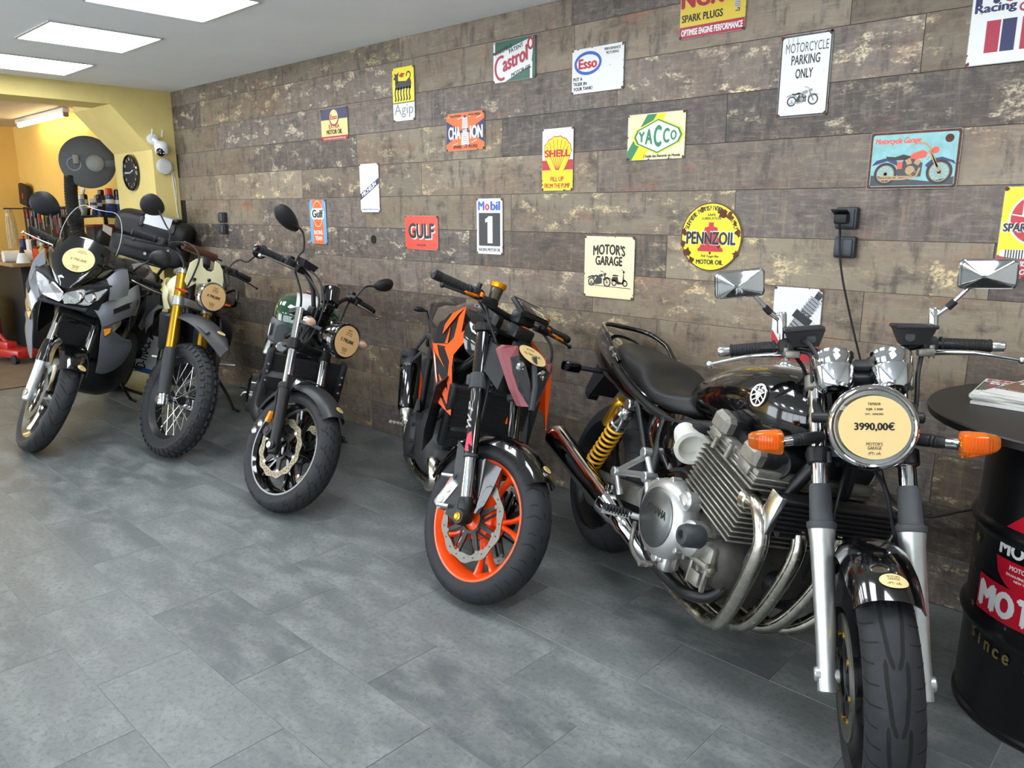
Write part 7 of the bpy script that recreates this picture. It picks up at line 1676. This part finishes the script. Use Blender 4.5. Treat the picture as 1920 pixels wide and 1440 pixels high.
    for s_ in (-1, 1): a = MB(); a.tube([(.5, .16 * s_, .36), (.5, .28 * s_, .36)], .011, 10); a.plate([(.44, .15 * s_, .5), (.56, .15 * s_, .48), (.54, .15 * s_, .32), (.46, .15 * s_, .32)], (0, .014 * s_, 0)); p('footpeg', a, M_blackm)
    side_stand(B, .52, .14, .28, (.44, .24, .093)); 
    a = MB(); a.tube(smooth_pts([(.42, .12, .22), (.3, .15, .13), (.26, .28, .1)], 4), .012, 10); p('centre_stand', a, M_blackm)
    a = MB()
    for s_ in (-1, 1): a.tube([(.1, .14 * s_, .95), (-.1, .14 * s_, 1.03), (-.35, .14 * s_, 1.04)], .012, 10)
    a.box((-.25, 0, 1.045), (.3, .3, .02), bev=.006); p('luggage_rack', a, M_blackm)
    # top box
    a = MB(); c0 = (-.31, -.005, 1.15)
    a.blob([(-.46, 0, 1.14, 0, .22, 0, 0, 0, .06), (-.44, 0, 1.14, 0, .26, 0, 0, 0, .085), (-.28, 0, 1.14, 0, .275, 0, 0, 0, .095), (-.13, 0, 1.14, 0, .275, 0, 0, 0, .09), (-.10, 0, 1.14, 0, .24, 0, 0, 0, .065)], 4, 40, e=5); tb = p('top_box', a, M_plast, label='black top box')
    a = MB(); a.blob([(-.47, 0, 1.30, 0, .22, 0, 0, 0, .05), (-.45, 0, 1.31, 0, .27, 0, 0, 0, .085), (-.28, 0, 1.325, 0, .275, 0, 0, 0, .10), (-.13, 0, 1.315, 0, .27, 0, 0, 0, .09), (-.09, 0, 1.30, 0, .24, 0, 0, 0, .055)], 4, 40, e=4.5); p('box_lid', a, M_plast, parent=tb)
    a = MB(); a.box((-.27, .035, 1.424), (.28, .20, .012), bev=.005); a.plate([(-.082, -.065, 1.345), (-.082, .135, 1.345), (-.125, .135, 1.432), (-.125, -.065, 1.432)], (-.03, 0, -.015)); p('box_strap', a, mat('silver_strap', '#b5b9bc', .35, metal=.4), parent=tb, label='silver panel across the lid')
    a = MB()
    for y in (-.075, .16): a.box((-.27, y, 1.424), (.31, .03, .022), bev=.006); a.box((-.088, y, 1.36), (.02, .03, .08), rot=(0, -22, 0), bev=.005)
    p('lid_rib', a, M_blackm, parent=tb)
    a = MB(); a.box((-.088, -.02, 1.17), (.012, .3, .06), bev=.004); a.rod((-.085, .0, 1.12), (-.078, .0, 1.12), r=.012, n=14, mi=1); a.rod((-.085, .16, 1.19), (-.078, .16, 1.19), r=.008, n=12, mi=1); p('box_latch', a, [M_blackm, M_alup], parent=tb)
    # plate hanging low at the side
    a = MB(); k = len(a.v); a.box((0, 0, 0), (.004, .16, .30), bev=.002, mi=0); a.box((.003, 0, -.13), (.003, .156, .038), mi=1); A = Art(a, lambda u, v, l: (.002 + l, u, v), base=.0008); A.text('PD-170-CE', 0, -.02, .075, 2, .24, rot=R(90)); a.xf(Matrix.Translation(V((.30, .262, .43))) @ Matrix.Rotation(R(-8), 4, 'Z'), k); p('side_plate', a, [mat('plate_white', '#d5d7d6', .4), mat('plate_blue', '#2a4f9e', .4), M_ink], label='white number plate with blue band', smooth=0, fixn=False)
    a = MB(); a.tube([(.3, .262, .56), (.25, .2, .66)], .01, 8); p('plate_stay', a, M_blackm)
    return B
VA = build_tourer()
# ------------------------------------------------------------------ drum table with magazines
M_drum = mat('drum_black_enamel', '#0c0d10', .32, coat=.3, spec=.5)
M_top = mat('black_laminate', '#1d1c1c', .45, spec=.5)
DX, DY = -.185, -.455; DR = .284
t = thing('drum_table', 'black oil drum table with red labels, at the right edge', 'table', (DX, DY, 0), 0)
a = MB(); pr = [(0, DR - .008), (.006, DR + .006), (.018, DR + .006), (.024, DR - .002), (.05, DR)]
for z in (.30, .59):
    pr += [(z - .03, DR), (z - .018, DR + .008), (z - .008, DR + .014), (z, DR + .016), (z + .008, DR + .014), (z + .018, DR + .008), (z + .03, DR)]
pr += [(.84, DR), (.858, DR - .002), (.864, DR + .006), (.876, DR + .006), (.882, DR - .006)]
a.rod((0, 0, 0), (0, 0, 1), pr, n=72); dr = build('drum', a, M_drum, t)
a = MB(); a.rod((0, 0, .882), (0, 0, .908), [(0, .435), (.003, .448), (.022, .45), (.026, .447)], n=88); build('table_top', a, M_top, t)
a = MB(); A0 = math.atan2(-3.048 - DY, 0 - DX) - R(27)       # label faces the room
def dpt(u, v, l): g = A0 + u / DR; r_ = DR + l; return (r_ * math.cos(g), r_ * math.sin(g), v)
A = Art(a, dpt, base=.003); M_lab = [mat('label_red', '#c3122b', .35), mat('label_white', '#e6e6e4', .35), mat('label_gold', '#8a7648', .4, metal=.3)]
def slices(u0, u1, f, mi, n=14):
    for k in range(n):
        p, q = u0 + (u1 - u0) * k / n, u0 + (u1 - u0) * (k + 1) / n; (a0, a1), (b0, b1) = f(p), f(q)
        A.poly([(p, a0), (q, b0), (q, b1), (p, a1)], mi)
A.rect(-.145, .34, .145, .445, 0, 12); A.up()
for i, (ch, u, w_) in enumerate((('M', -.105, .066), ('O', -.042, .062), ('T', .015, .045), ('U', .06, .05), ('L', .108, .036))): A.text(ch, u, .352, .08, 1, w_, bold=.05)
dl = build('brand_label', a, M_lab, dr, smooth=0, fixn=False); dl['label'] = 'red band with big white letters'
a = MB(); A = Art(a, dpt, base=.003)
# round emblem
n = 28
slices(-.085, .085, lambda u: (.585, .60 + .065 * min(1, (.085 - abs(u)) / .065)), 0)
slices(-.09, .09, lambda u: (.525 - .085 * math.sqrt(max(0, 1 - (u / .09) ** 2)), .525), 0); A.up()
A.text('MOTUL', .0, .535, .042, 1, .165, bold=.03); A.text('MOTOR OIL', .0, .5, .014, 1, .085, bold=.02); A.text('SWAN-FINCH OIL CO.', .0, .482, .008, 1, .1); A.text('NEW YORK', .0, .47, .007, 1, .05)
A.poly([(-.01, .655), (.03, .668), (.045, .64), (.03, .61), (.008, .615), (.018, .635)], 1)
dl = build('emblem_label', a, M_lab, dr, smooth=0, fixn=False); dl['label'] = 'red and white round emblem'
for u, v, r_ in ((-.18, .60, .028), (-.19, .53, .019), (-.20, .455, .013), (-.165, .335, .014), (.205, .60, .026)):
    a = MB(); A = Art(a, dpt, base=.003); A.poly(star(u, v, r_), 2); build('star_decal', a, M_lab, dr, smooth=0, fixn=False)['label'] = 'gold star'
a = MB(); A = Art(a, dpt, base=.003)
for i, ch in enumerate('Since 1853'):
    if ch != ' ':
        g = (i - 4.5) * .031; A.text(ch, g, .225 + .9 * g * g, .03 if ch not in 'Si1853' else .034, 2, .02 if ch != 'i' else .008)
dl = build('gold_lettering', a, M_lab, dr, smooth=0, fixn=False)
dl['label'] = 'curved gold lettering'

M_pg = mat('magazine_pages', '#dcdbd6', .6)
MG = []
def magazine(x, y, z, rz, label, title, c1, c2, pages=.007):
    t = thing('magazine', label, 'magazine', (x, y, z), R(rz), None)
    a = MB(); a.box((0, 0, pages / 2), (.205, .28, pages), bev=.0012, seg=1); build('pages', a, M_pg, t)
    a = MB(); A = Art(a, lambda u, v, l: (u, v, pages + l), base=.0003)
    A.rect(-.1025, -.14, .1025, .14, 0); A.up(); A.rect(-.1, -.05, .1, .085, 1); A.rect(-.1, -.138, .1, -.055, 5); A.up()
    for k in range(9):
        q = random.Random(k + int(x * 1000)); u, v = q.uniform(-.085, .07), q.uniform(-.12, .06); A.poly([(u, v), (u + q.uniform(.01, .04), v + q.uniform(-.01, .02)), (u + q.uniform(.005, .03), v + q.uniform(.01, .035)), (u - .006, v + .016)], q.choice((2, 3, 4)))
    A.up(); A.text(title, 0, .095, .036, 2, .19, bold=.03)
    A.text('Bilan', -.03, .05, .026, 5, .1, bold=.02); A.rect(-.1, -.062, .1, -.05, 4); A.up(); A.text('LES NOUVEAUX MODELES', 0, -.06, .008, 5, .18)
    build('cover', a, [mat('cover_paper', '#e8e6e2', .25, coat=.5), mat('cover_' + c1, c2, .25, coat=.5), mat('cover_red', '#c8203a', .25, coat=.5), mat('cover_ochre', '#b8842e', .25), mat('cover_dark', '#26282a', .25), mat('cover_white', '#ecebe8', .25)], t, smooth=0, fixn=False)
    return t
zt = .9085
for i, (x, y, rz, lb, c1, c2) in enumerate(((-.405, -.41, -3, 'white magazine at the bottom of the stack on the drum table', 'grey', '#7b8084'), (-.395, -.40, -11, 'magazine second from the bottom of the stack on the drum table', 'pale', '#b9bcb8'), (-.425, -.40, 3, 'magazine in the middle of the stack with a black and white spread', 'bw', '#3c4043'), (-.365, -.415, -13, 'top magazine of the stack, red title and brown photo', 'brown', '#6b4a2c'))):
    magazine(x, y, zt, rz, lb, 'MOTO' if i < 3 else "L'OTTI", c1, c2, .0085); zt += .0096

# ------------------------------------------------------------------ wall fittings on the yellow pier
M_wp = mat('white_plastic', '#dfe1e0', .35); M_bp = mat('black_gloss_plastic', '#101214', .15, coat=.6)
t = thing('security_camera', 'white dome security camera with two antennas on the yellow pier', 'camera', (XL, -.17, 1.99), 0)
a = MB(); a.rod((.0, -.02, .05), (.035, -.02, .05), [(0, .045), (.025, .045), (.035, .03)], n=24); a.tube([(.03, -.02, .05), (.06, -.0, .02)], .02, 12); build('mount', a, M_wp, t)
a = MB(); a.rod((.075, .02, .035), (.075, .02, -.085), [(0, .02), (.01, .045), (.03, .056), (.06, .056), (.062, .054), (.064, .056), (.1, .05), (.115, .03), (.12, .01)], n=32); hd = build('head', a, M_wp, t)
a = MB(); a.ball((.098, .0, -.055), (.035, .035, .04), 18); fc = build('lens_face', a, M_bp, hd)
a = MB()
for dy, dz in ((-.012, .012), (.012, .012), (-.012, -.014), (.012, -.014)): a.ball((.131, dy - .004, -.055 + dz), .0045, 8)
build('infrared_led', a, mat('led_white', '#e9edf0', .2), fc)
for dy in (-.035, .05): a = MB(); a.tube([(.03, dy, .07), (.03, dy + .012, .13)], .006, 8); build('antenna', a, M_wp, t)
t = thing('wifi_puck', 'round white wireless access point under the security camera', 'access point', (XL, -.115, 1.822), 0)
a = MB(); a.rod((0.001, 0, 0), (.034, 0, 0), [(0, .062), (.01, .066), (.026, .066), (.033, .058), (.034, .04)], n=40); build('body', a, mat('pale_grey_plastic', '#c9cbcb', .4), t)
a = MB(); a.tube(smooth_pts([(XL + .012, -.06, 1.80), (XL + .008, -.05, 1.7), (XL + .006, -.04, 1.55), (XL + .006, -.032, 1.3), (XL + .006, -.03, .9), (XL + .006, -.03, .3)], 6), .004, 8)
a.tube(smooth_pts([(XL + .012, -.055, 1.81), (XL + .01, -.035, 1.72), (XL + .006, -.03, 1.6), (XL + .006, -.04, 1.45), (XL + .006, -.022, 1.3), (XL + .006, -.02, .3)], 6), .003, 8)
tag(build('white_cable', a, M_wp), 'white cable running down the corner from the access point', 'cable')
t = thing('wall_clock', 'round black wall clock with white numerals inside the opening', 'clock', (-7.27, -.2, 1.782), 0)
a = MB(); a.rev((0, -.002, 0), (0, -1, 0), [(.155, 0), (.157, .02), (.15, .03), (.142, .026), (.142, .0)], n=56); build('rim', a, M_bp, t)
a = MB(); a.rod((0, 0, 0), (0, -.02, 0), r=.145, n=48); build('dial', a, mat('clock_dial', '#1b1c1e', .4), t)
a = MB(); A = Art(a, lambda u, v, l: (u, -.021 - l, v))
for k in range(1, 13): g = R(90 - 30 * k); A.text(str(k), .118 * math.cos(g), .118 * math.sin(g) - .012, .025, 0)
build('numerals', a, mat('numeral_white', '#d8dad8', .4), t, smooth=0, fixn=False)
for nm, ang, ln in (('hour_hand', R(100 - 30 * 2.75 + 0), .07), ('minute_hand', R(90 - 6 * 45), .11)): a = MB(); A = Art(a, lambda u, v, l: (u, -.0225 - l, v)); A.line([(-.015 * math.cos(ang), -.015 * math.sin(ang)), (ln * math.cos(ang), ln * math.sin(ang))], .01, 0); build(nm, a, mat('numeral_white', '#d8dad8', .4), t, smooth=0, fixn=False)

# ------------------------------------------------------------------ workshop behind the opening
M_tool = mat('tool_steel', '#a6a7a5', .35, metal=.8); M_tg = mat('workshop_black', '#16171a', .55); M_red = mat('tool_red', '#b01c22', .35, coat=.3); M_dred = mat('dark_red_steel', '#6f1420', .4, noise=.1, nscale=8)
t = thing('tube_lamp', 'glowing fluorescent tube on the workshop ceiling, nearer the opening', 'lamp', (-9.55, -.20, 2.46), 0)
a = MB(); a.box((0, 0, -.025), (1.6, .06, .045), bev=.006); build('fitting', a, M_wp, t)
a = MB(); a.rod((-.75, 0, -.068), (.75, 0, -.068), r=.02, n=16); build('tube', a, mat('warm_tube', '#ffe2b0', .5, emit=15), t)
a = MB()
for s_ in (-1, 1): a.box((.77 * s_, 0, -.06), (.04, .05, .06), bev=.008)
build('lamp_holder', a, mat('lamp_holder_grey', '#8d8478', .5), t)
t2 = t.copy(); COL.objects.link(t2); t2.location = (-11.0 + .9, -1.25, 2.46); t2.rotation_euler = (0, 0, R(90)); t2['label'] = 'second fluorescent tube, at the left edge of the workshop ceiling'
for c in t.children: d = c.copy(); COL.objects.link(d); d.parent = t2
# hose reel
t = thing('exhaust_hose_reel', 'big grey round hose reel on the yellow workshop wall', 'hose reel', (-7.9, -.345, 1.888), R(-20))
M_reel = mat('reel_grey', '#4a4c4e', .45, metal=.3)
a = MB(); a.rod((.0, 0, 0), (.10, 0, 0), [(0, .215), (.006, .23), (.03, .232), (.036, .218), (.064, .218), (.07, .232), (.094, .23), (.10, .21)], n=56); build('reel_drum', a, M_reel, t)
a = MB(); a.rod((.10, .06, -.01), (.135, .06, -.01), [(0, .075), (.02, .075), (.034, .06), (.036, .03)], n=30); a.box((.125, -.09, .02), (.05, .05, .085), bev=.012); a.rev((.102, -.11, -.02), (1, 0, 0), [(.055, 0), (.06, .006), (.05, .006), (.047, 0)], n=28); build('motor_housing', a, mat('reel_light_grey', '#7d7f7e', .45), t)
a = MB(); a.box((.06, .2, -.01), (.09, .16, .09), bev=.02); a.box((.05, .30, -.01), (.06, .125, .06), bev=.01); a.box((.02, .255, -.06), (.06, .06, .46), bev=.012); a.box((.0, .22, .17), (.04, .12, .05), rot=(-40, 0, 0), bev=.01); build('bracket', a, M_reel, t)
a = MB(); hp = smooth_pts([(.05, -.15, -.12), (.05, -.165, -.3), (.05, -.165, -.5), (.06, -.15, -.62), (.09, -.08, -.80), (.10, -.06, -1.0)], 16); a.tube(hp, [.052 + (.006 if k % 2 else 0) for k in range(len(hp))], 16); build('corrugated_hose', a, M_tg, t)
# black rack with spray cans
t = thing('storage_rack', 'black storage rack under the spray cans by the yellow pier', 'rack', (-8.3, -.22, 0), 0)
for z in (.25, .7, 1.1, 1.405): a = MB(); a.box((0, 0, z), (.5, .42, .025), bev=.004); build('shelf', a, M_tg, t)
for sx in (-1, 1):
    for sy in (-1, 1): a = MB(); a.box((.24 * sx, .2 * sy, .7), (.03, .03, 1.4)); build('post', a, M_tg, t, smooth=0)
def can(x, y, z, r, h, body, cap, label, group=None, cone=False, band=True):
    t = thing('spray_can' if not cone else 'spray_bottle', label, 'spray can', (x, y, z), 0, group)
    a = MB(); a.rod((0, 0, 0), (0, 0, h * .78), [(0, r * .92), (.004, r), (h * .74, r), (h * .77, r * .8), (h * .78, r * .5)], n=24); build('body', a, body, t)
    a = MB(); q = h * .76
    if cone: a.rod((0, 0, q), (0, 0, h), [(0, r * .5), (h * .08, r * .35), (h * .1, r * .55), (h * .2, r * .5), (h * .24, r * .3)], n=18); a.box((.02, 0, h * .96), (.06, .018, .018), bev=.004)
    else: a.rod((0, 0, q), (0, 0, h), [(0, r * .88), (.004, r * .9), (h * .22, r * .86), (h * .24, r * .7)], n=22)
    build('cap', a, cap, t)
    if band: a = MB(); a.rev((0, 0, h * .42), (0, 0, 1), [(r + .0006, 0), (r + .0006, h * .16), (r - .002, h * .16), (r - .002, 0)], n=24); build('label_band', a, M_wp, t)
    return t
M_cb = mat('can_blue', '#20346e', .3, coat=.4); M_cr = mat('can_red', '#cf3a22', .35); M_cg = mat('can_grey', '#8b8d8c', .35, metal=.3)
can(-8.16, -.355, 1.418, .03, .19, M_cg, M_wp, 'small grey spray can at the left end of the rack', band=False)
can(-8.34, -.27, 1.418, .034, .25, M_tg, M_wp, 'black spray bottle with white trigger behind the small cans', cone=True)
can(-8.14, -.255, 1.418, .03, .15, M_cb, M_wp, 'short blue can with white cap beside the grey spray can')
can(-8.2, -.19, 1.418, .032, .19, M_cb, M_bp, 'blue can with black cap in the middle of the rack')
can(-8.14, -.105, 1.418, .036, .25, M_cb, M_cr, 'tall blue spray can with orange red cap')
can(-8.14, -.03, 1.418, .034, .24, M_cb, M_bp, 'tall blue spray can beside the pier')
can(-8.36, -.10, 1.418, .034, .24, M_cb, M_bp, 'dark spray can behind the red capped one')
t = thing('parts_bin', 'black parts bin with red lid on the rack below the cans', 'bin', (-8.2, -.17, 1.113), 0)
a = MB(); a.box((0, 0, .09), (.22, .26, .18), bev=.01); build('bin_body', a, M_tg, t)
a = MB(); a.box((0, 0, .195), (.23, .27, .03), bev=.008); build('lid', a, M_dred, t)
a = MB(); a.plate([(-8.05, -.22, 1.33), (-8.05, -.14, 1.29), (-8.045, -.16, 1.21), (-8.045, -.235, 1.27)], (-.002, 0, 0)); tag(build('paper_card', a, M_wp, smooth=0), 'white paper card stuck on the front of the black rack', 'card')
# tool board and hanging tools
mb = MB(); mb.box((-10.25, -.0118, 1.22), (2.0, .022, .56), bev=.003); t = build('tool_board', mb, M_tg); tag(t, 'long black tool board on the yellow workshop wall', 'tool board')
rnd = random.Random(21)
for i in range(26):
    x = -9.3 - i * .073; h = rnd.uniform(.14, .3); z = 1.47 - rnd.uniform(0, .03); kind = i % 4; y = (-.036, -.0265, -.0295, -.0265)[kind]
    if kind == 0:
        nm, lb, g = 'screwdriver', 'screwdriver hanging in the row on the black tool board', 'screwdrivers on the tool board'
    elif kind == 2: nm, lb, g = 'pliers', 'pliers hanging in the row on the black tool board', 'pliers on the tool board'
    else: nm, lb, g = 'wrench', 'steel wrench hanging in the row on the black tool board', 'wrenches on the tool board'
    o = thing(nm, lb, 'tool', (x, y, z), 0, g)
    if kind == 0:
        a = MB(); a.rod((0, 0, 0), (0, 0, -.1), [(0, .008), (.01, .014), (.08, .015), (.1, .007)], n=12); build('handle', a, (M_red, mat('tool_yellow', '#c9b21f', .4), M_cb)[i % 3], o)
        a = MB(); a.rod((0, 0, -.1), (0, 0, -.1 - h * .6), r=.0045, n=8); build('shaft', a, M_tool, o)
    elif kind == 2:
        for s_ in (-1, 1): a = MB(); a.tube([(.0, 0, -.06), (.018 * s_, 0, -.12), (.02 * s_, 0, -h * .9)], .007, 8); build('handle', a, M_red if i % 8 == 2 else M_tg, o)
        a = MB(); a.box((0, 0, -.03), (.03, .014, .07), bev=.005); build('jaw', a, M_tool, o)
    else:
        a = MB(); a.box((0, 0, -h / 2), (.016, .008, h), bev=.002); a.rev((0, -.004, -.005), (0, 1, 0), [(.018, 0), (.018, .008), (.009, .008), (.009, 0)], n=16); a.rev((0, -.004, -h), (0, 1, 0), [(.02, 0), (.02, .008), (.01, .008), (.01, 0)], n=16); build('body', a, M_tool, o)
for i in range(16):
    x = -9.33 - i * .115; h = rnd.uniform(.08, .16); y = -.04
    o = thing('socket_wrench', 'short tool hanging in the lower row of the black tool board', 'tool', (x, y, 1.15), 0, 'lower row of tools')
    a = MB(); a.rod((0, 0, 0), (0, 0, -h), [(0, .012), (.02, .016), (.04, .008), (h, .008)], n=10); build('shaft', a, (M_tool, M_tg, M_red)[i % 3], o)
    a = MB(); a.box((0, 0, -h - .01), (.03, .02, .04), bev=.005); build('head', a, (M_tg, M_tool)[i % 2], o)
M_rope = mat('pale_cable_bundle', '#c8b48a', .7, noise=.2, nscale=40)
for i, (x, y) in enumerate(((-9.15, -.72), (-9.35, -.66), (-9.55, -.60))):
    a = MB()
    for k in range(9): q = R(40 * k); a.tube(smooth_pts([(x + .02 * math.cos(q), y + .02 * math.sin(q), 1.47), (x + .03 * math.cos(q), y + .035 * math.sin(q), 1.3), (x + .025 * math.cos(q + .5), y + .04 * math.sin(q), 1.08)], 3), .006, 6)
    a.rod((x, y, 1.40), (x, y, 1.43), r=.032, n=14); tag(build('cable_bundle', a, M_rope), 'pale bundle of hanging cables at the left end of the workshop', 'cable bundle', 'hanging cable bundles')
a = MB(); a.tube([(-9.05, -.78, 1.475), (-9.65, -.575, 1.475)], .008, 8); a.tube([(-9.65, -.575, 1.475), (-9.85, -.02, 1.475)], .006, 8); a.tube([(-9.05, -.78, 1.475), (-9.05, -.02, 1.475)], .006, 8); tag(build('hanging_rail', a, M_tg), 'thin black rail carrying the pale cable bundles', 'rail')
t = thing('tool_case', 'black tool case leaning above the tool board', 'case', (-10.95, -.06, 1.51), 0)
a = MB(); a.box((0, 0, .13), (.30, .06, .26), rot=(0, 8, 0), bev=.02); build('case_body', a, M_tg, t)
a = MB(); a.box((.02, -.033, .12), (.05, .004, .06), rot=(0, 8, 0)); build('case_label', a, M_red, t)
# bench with things on it
t = thing('workbench', 'wooden topped black workbench below the tool board', 'bench', (-10.0, -.42, 0), 0)
a = MB(); a.box((0, 0, .915), (1.9, .72, .04), bev=.004); build('bench_top', a, mat('bench_wood', '#9a7d55', .6, noise=.15, nscale=12), t)
a = MB(); a.box((-.1, .05, .45), (1.6, .55, .88), bev=.01); build('cabinet', a, M_tg, t)
def simple(name, label, cat, parts, loc):
    t = thing(name, label, cat, loc, 0)
    for nm, mb_, m in parts: build(nm, mb_, m, t)
    return t
simple('paper_roll', 'white paper roll lying at the left end of the workbench', 'paper roll', [('roll', MB().rod((0, -.14, .06), (0, .12, .06), [(0, .025), (.001, .058), (.255, .06), (.259, .025)], n=28), M_wp)], (-9.25, -.66, .936))
simple('funnel', 'white plastic funnel hanging in front of the workbench', 'funnel', [('cone', MB().rod((0, 0, .1), (0, 0, 0), [(0, .03), (.02, .04), (.09, .062), (.1, .064)], n=24), M_wp), ('spout', MB().rod((0, 0, .1), (0, 0, .16), [(0, .025), (.06, .012)], n=14), M_tg)], (-9.0, -.69, .938))
simple('bottle', 'yellow green bottle on the workbench', 'bottle', [('body', MB().rod((0, 0, 0), (0, 0, .17), [(0, .03), (.01, .034), (.12, .034), (.15, .014), (.17, .014)], n=18), mat('bottle_lime', '#a9b35a', .3)), ('cap', MB().rod((0, 0, .165), (0, 0, .19), r=.016, n=14), M_wp)], (-9.2, -.45, .936))
simple('jar', 'glass jar of small parts on the workbench', 'jar', [('glass', MB().rod((0, 0, 0), (0, 0, .12), [(0, .04), (.005, .045), (.115, .045), (.12, .04)], n=20), mat('jar_grey', '#9da09e', .15, coat=.5)), ('lid', MB().rod((0, 0, .12), (0, 0, .14), r=.047, n=20), M_cg)], (-9.32, -.3, .936))
simple('red_crate', 'orange red box among the tools on the workbench', 'box', [('box', MB().box((0, 0, .06), (.18, .14, .12), bev=.01), M_cr), ('lid', MB().box((0, 0, .13), (.185, .145, .02), bev=.006), M_dred)], (-9.55, -.35, .936))
for i, (x, c) in enumerate(((-9.75, M_cg), (-9.95, M_tg), (-10.15, M_wp), (-10.4, M_cb))):
    simple('oil_bottle', ('grey', 'black', 'white', 'blue')[i] + ' oil bottle standing on the workbench', 'bottle', [('body', MB().box((0, 0, .1), (.09, .06, .2), bev=.015), c), ('cap', MB().rod((.02, 0, .2), (.02, 0, .235), r=.018, n=14), M_cr if i % 2 else M_bp)], (x, -.3, .936))
t = thing('tool_trolley', 'dark red steel tool trolley on the workshop floor', 'trolley', (-9.95, -.98, 0), 0)
a = MB(); a.box((0, 0, .33), (.55, .36, .42), bev=.012); build('trolley_body', a, M_dred, t)
for z in (.2, .33, .46): a = MB(); a.box((.28, 0, z), (.012, .32, .11), bev=.004); b = build('drawer', a, M_dred, t); a = MB(); a.box((.292, 0, z + .03), (.014, .24, .014), bev=.004); build('handle', a, M_cg, b)
for sx in (-1, 1):
    for sy in (-1, 1): a = MB(); a.rod((.2 * sx, .13 * sy - .015, .06), (.2 * sx, .13 * sy + .015, .06), r=.058, n=20); a.box((.2 * sx, .13 * sy, .115), (.05, .05, .02)); build('caster', a, M_tg, t)
t = thing('trolley_jack', 'red trolley jack with a red and white handle by the bench', 'jack', (-8.75, -.95, 0), R(15))
a = MB(); a.box((0, 0, .09), (.5, .2, .08), bev=.015); a.box((-.1, 0, .15), (.2, .1, .08), bev=.015); build('jack_frame', a, M_red, t)
for sx in (-1, 1):
    for sy in (-1, 1): a = MB(); a.rod((.2 * sx, .1 * sy - .02, .045), (.2 * sx, .1 * sy + .02, .045), r=.045, n=18); build('wheel', a, M_tg, t)
a = MB(); a.tube([(-.05, .0, .15), (-.28, -.10, .45)], .018, 12); a.tube([(-.37, -.14, .567), (-.42, -.16, .63)], .018, 12); a.tube([(-.44, -.17, .66), (-.55, -.22, .82)], .02, 12); h = build('jack_handle', a, M_red, t)
a = MB(); a.tube([(-.28, -.10, .45), (-.37, -.14, .567)], .0182, 12); a.tube([(-.42, -.16, .63), (-.44, -.17, .66)], .0182, 12); build('handle_band', a, M_wp, h)
a = MB(); a.tube(smooth_pts([(-9.0, -1.15, .012), (-9.3, -1.0, .012), (-9.6, -1.25, .012), (-9.9, -1.4, .012), (-10.3, -1.35, .012)], 8), .012, 8); tag(build('air_hose', a, M_red), 'red air hose lying on the workshop floor', 'hose')
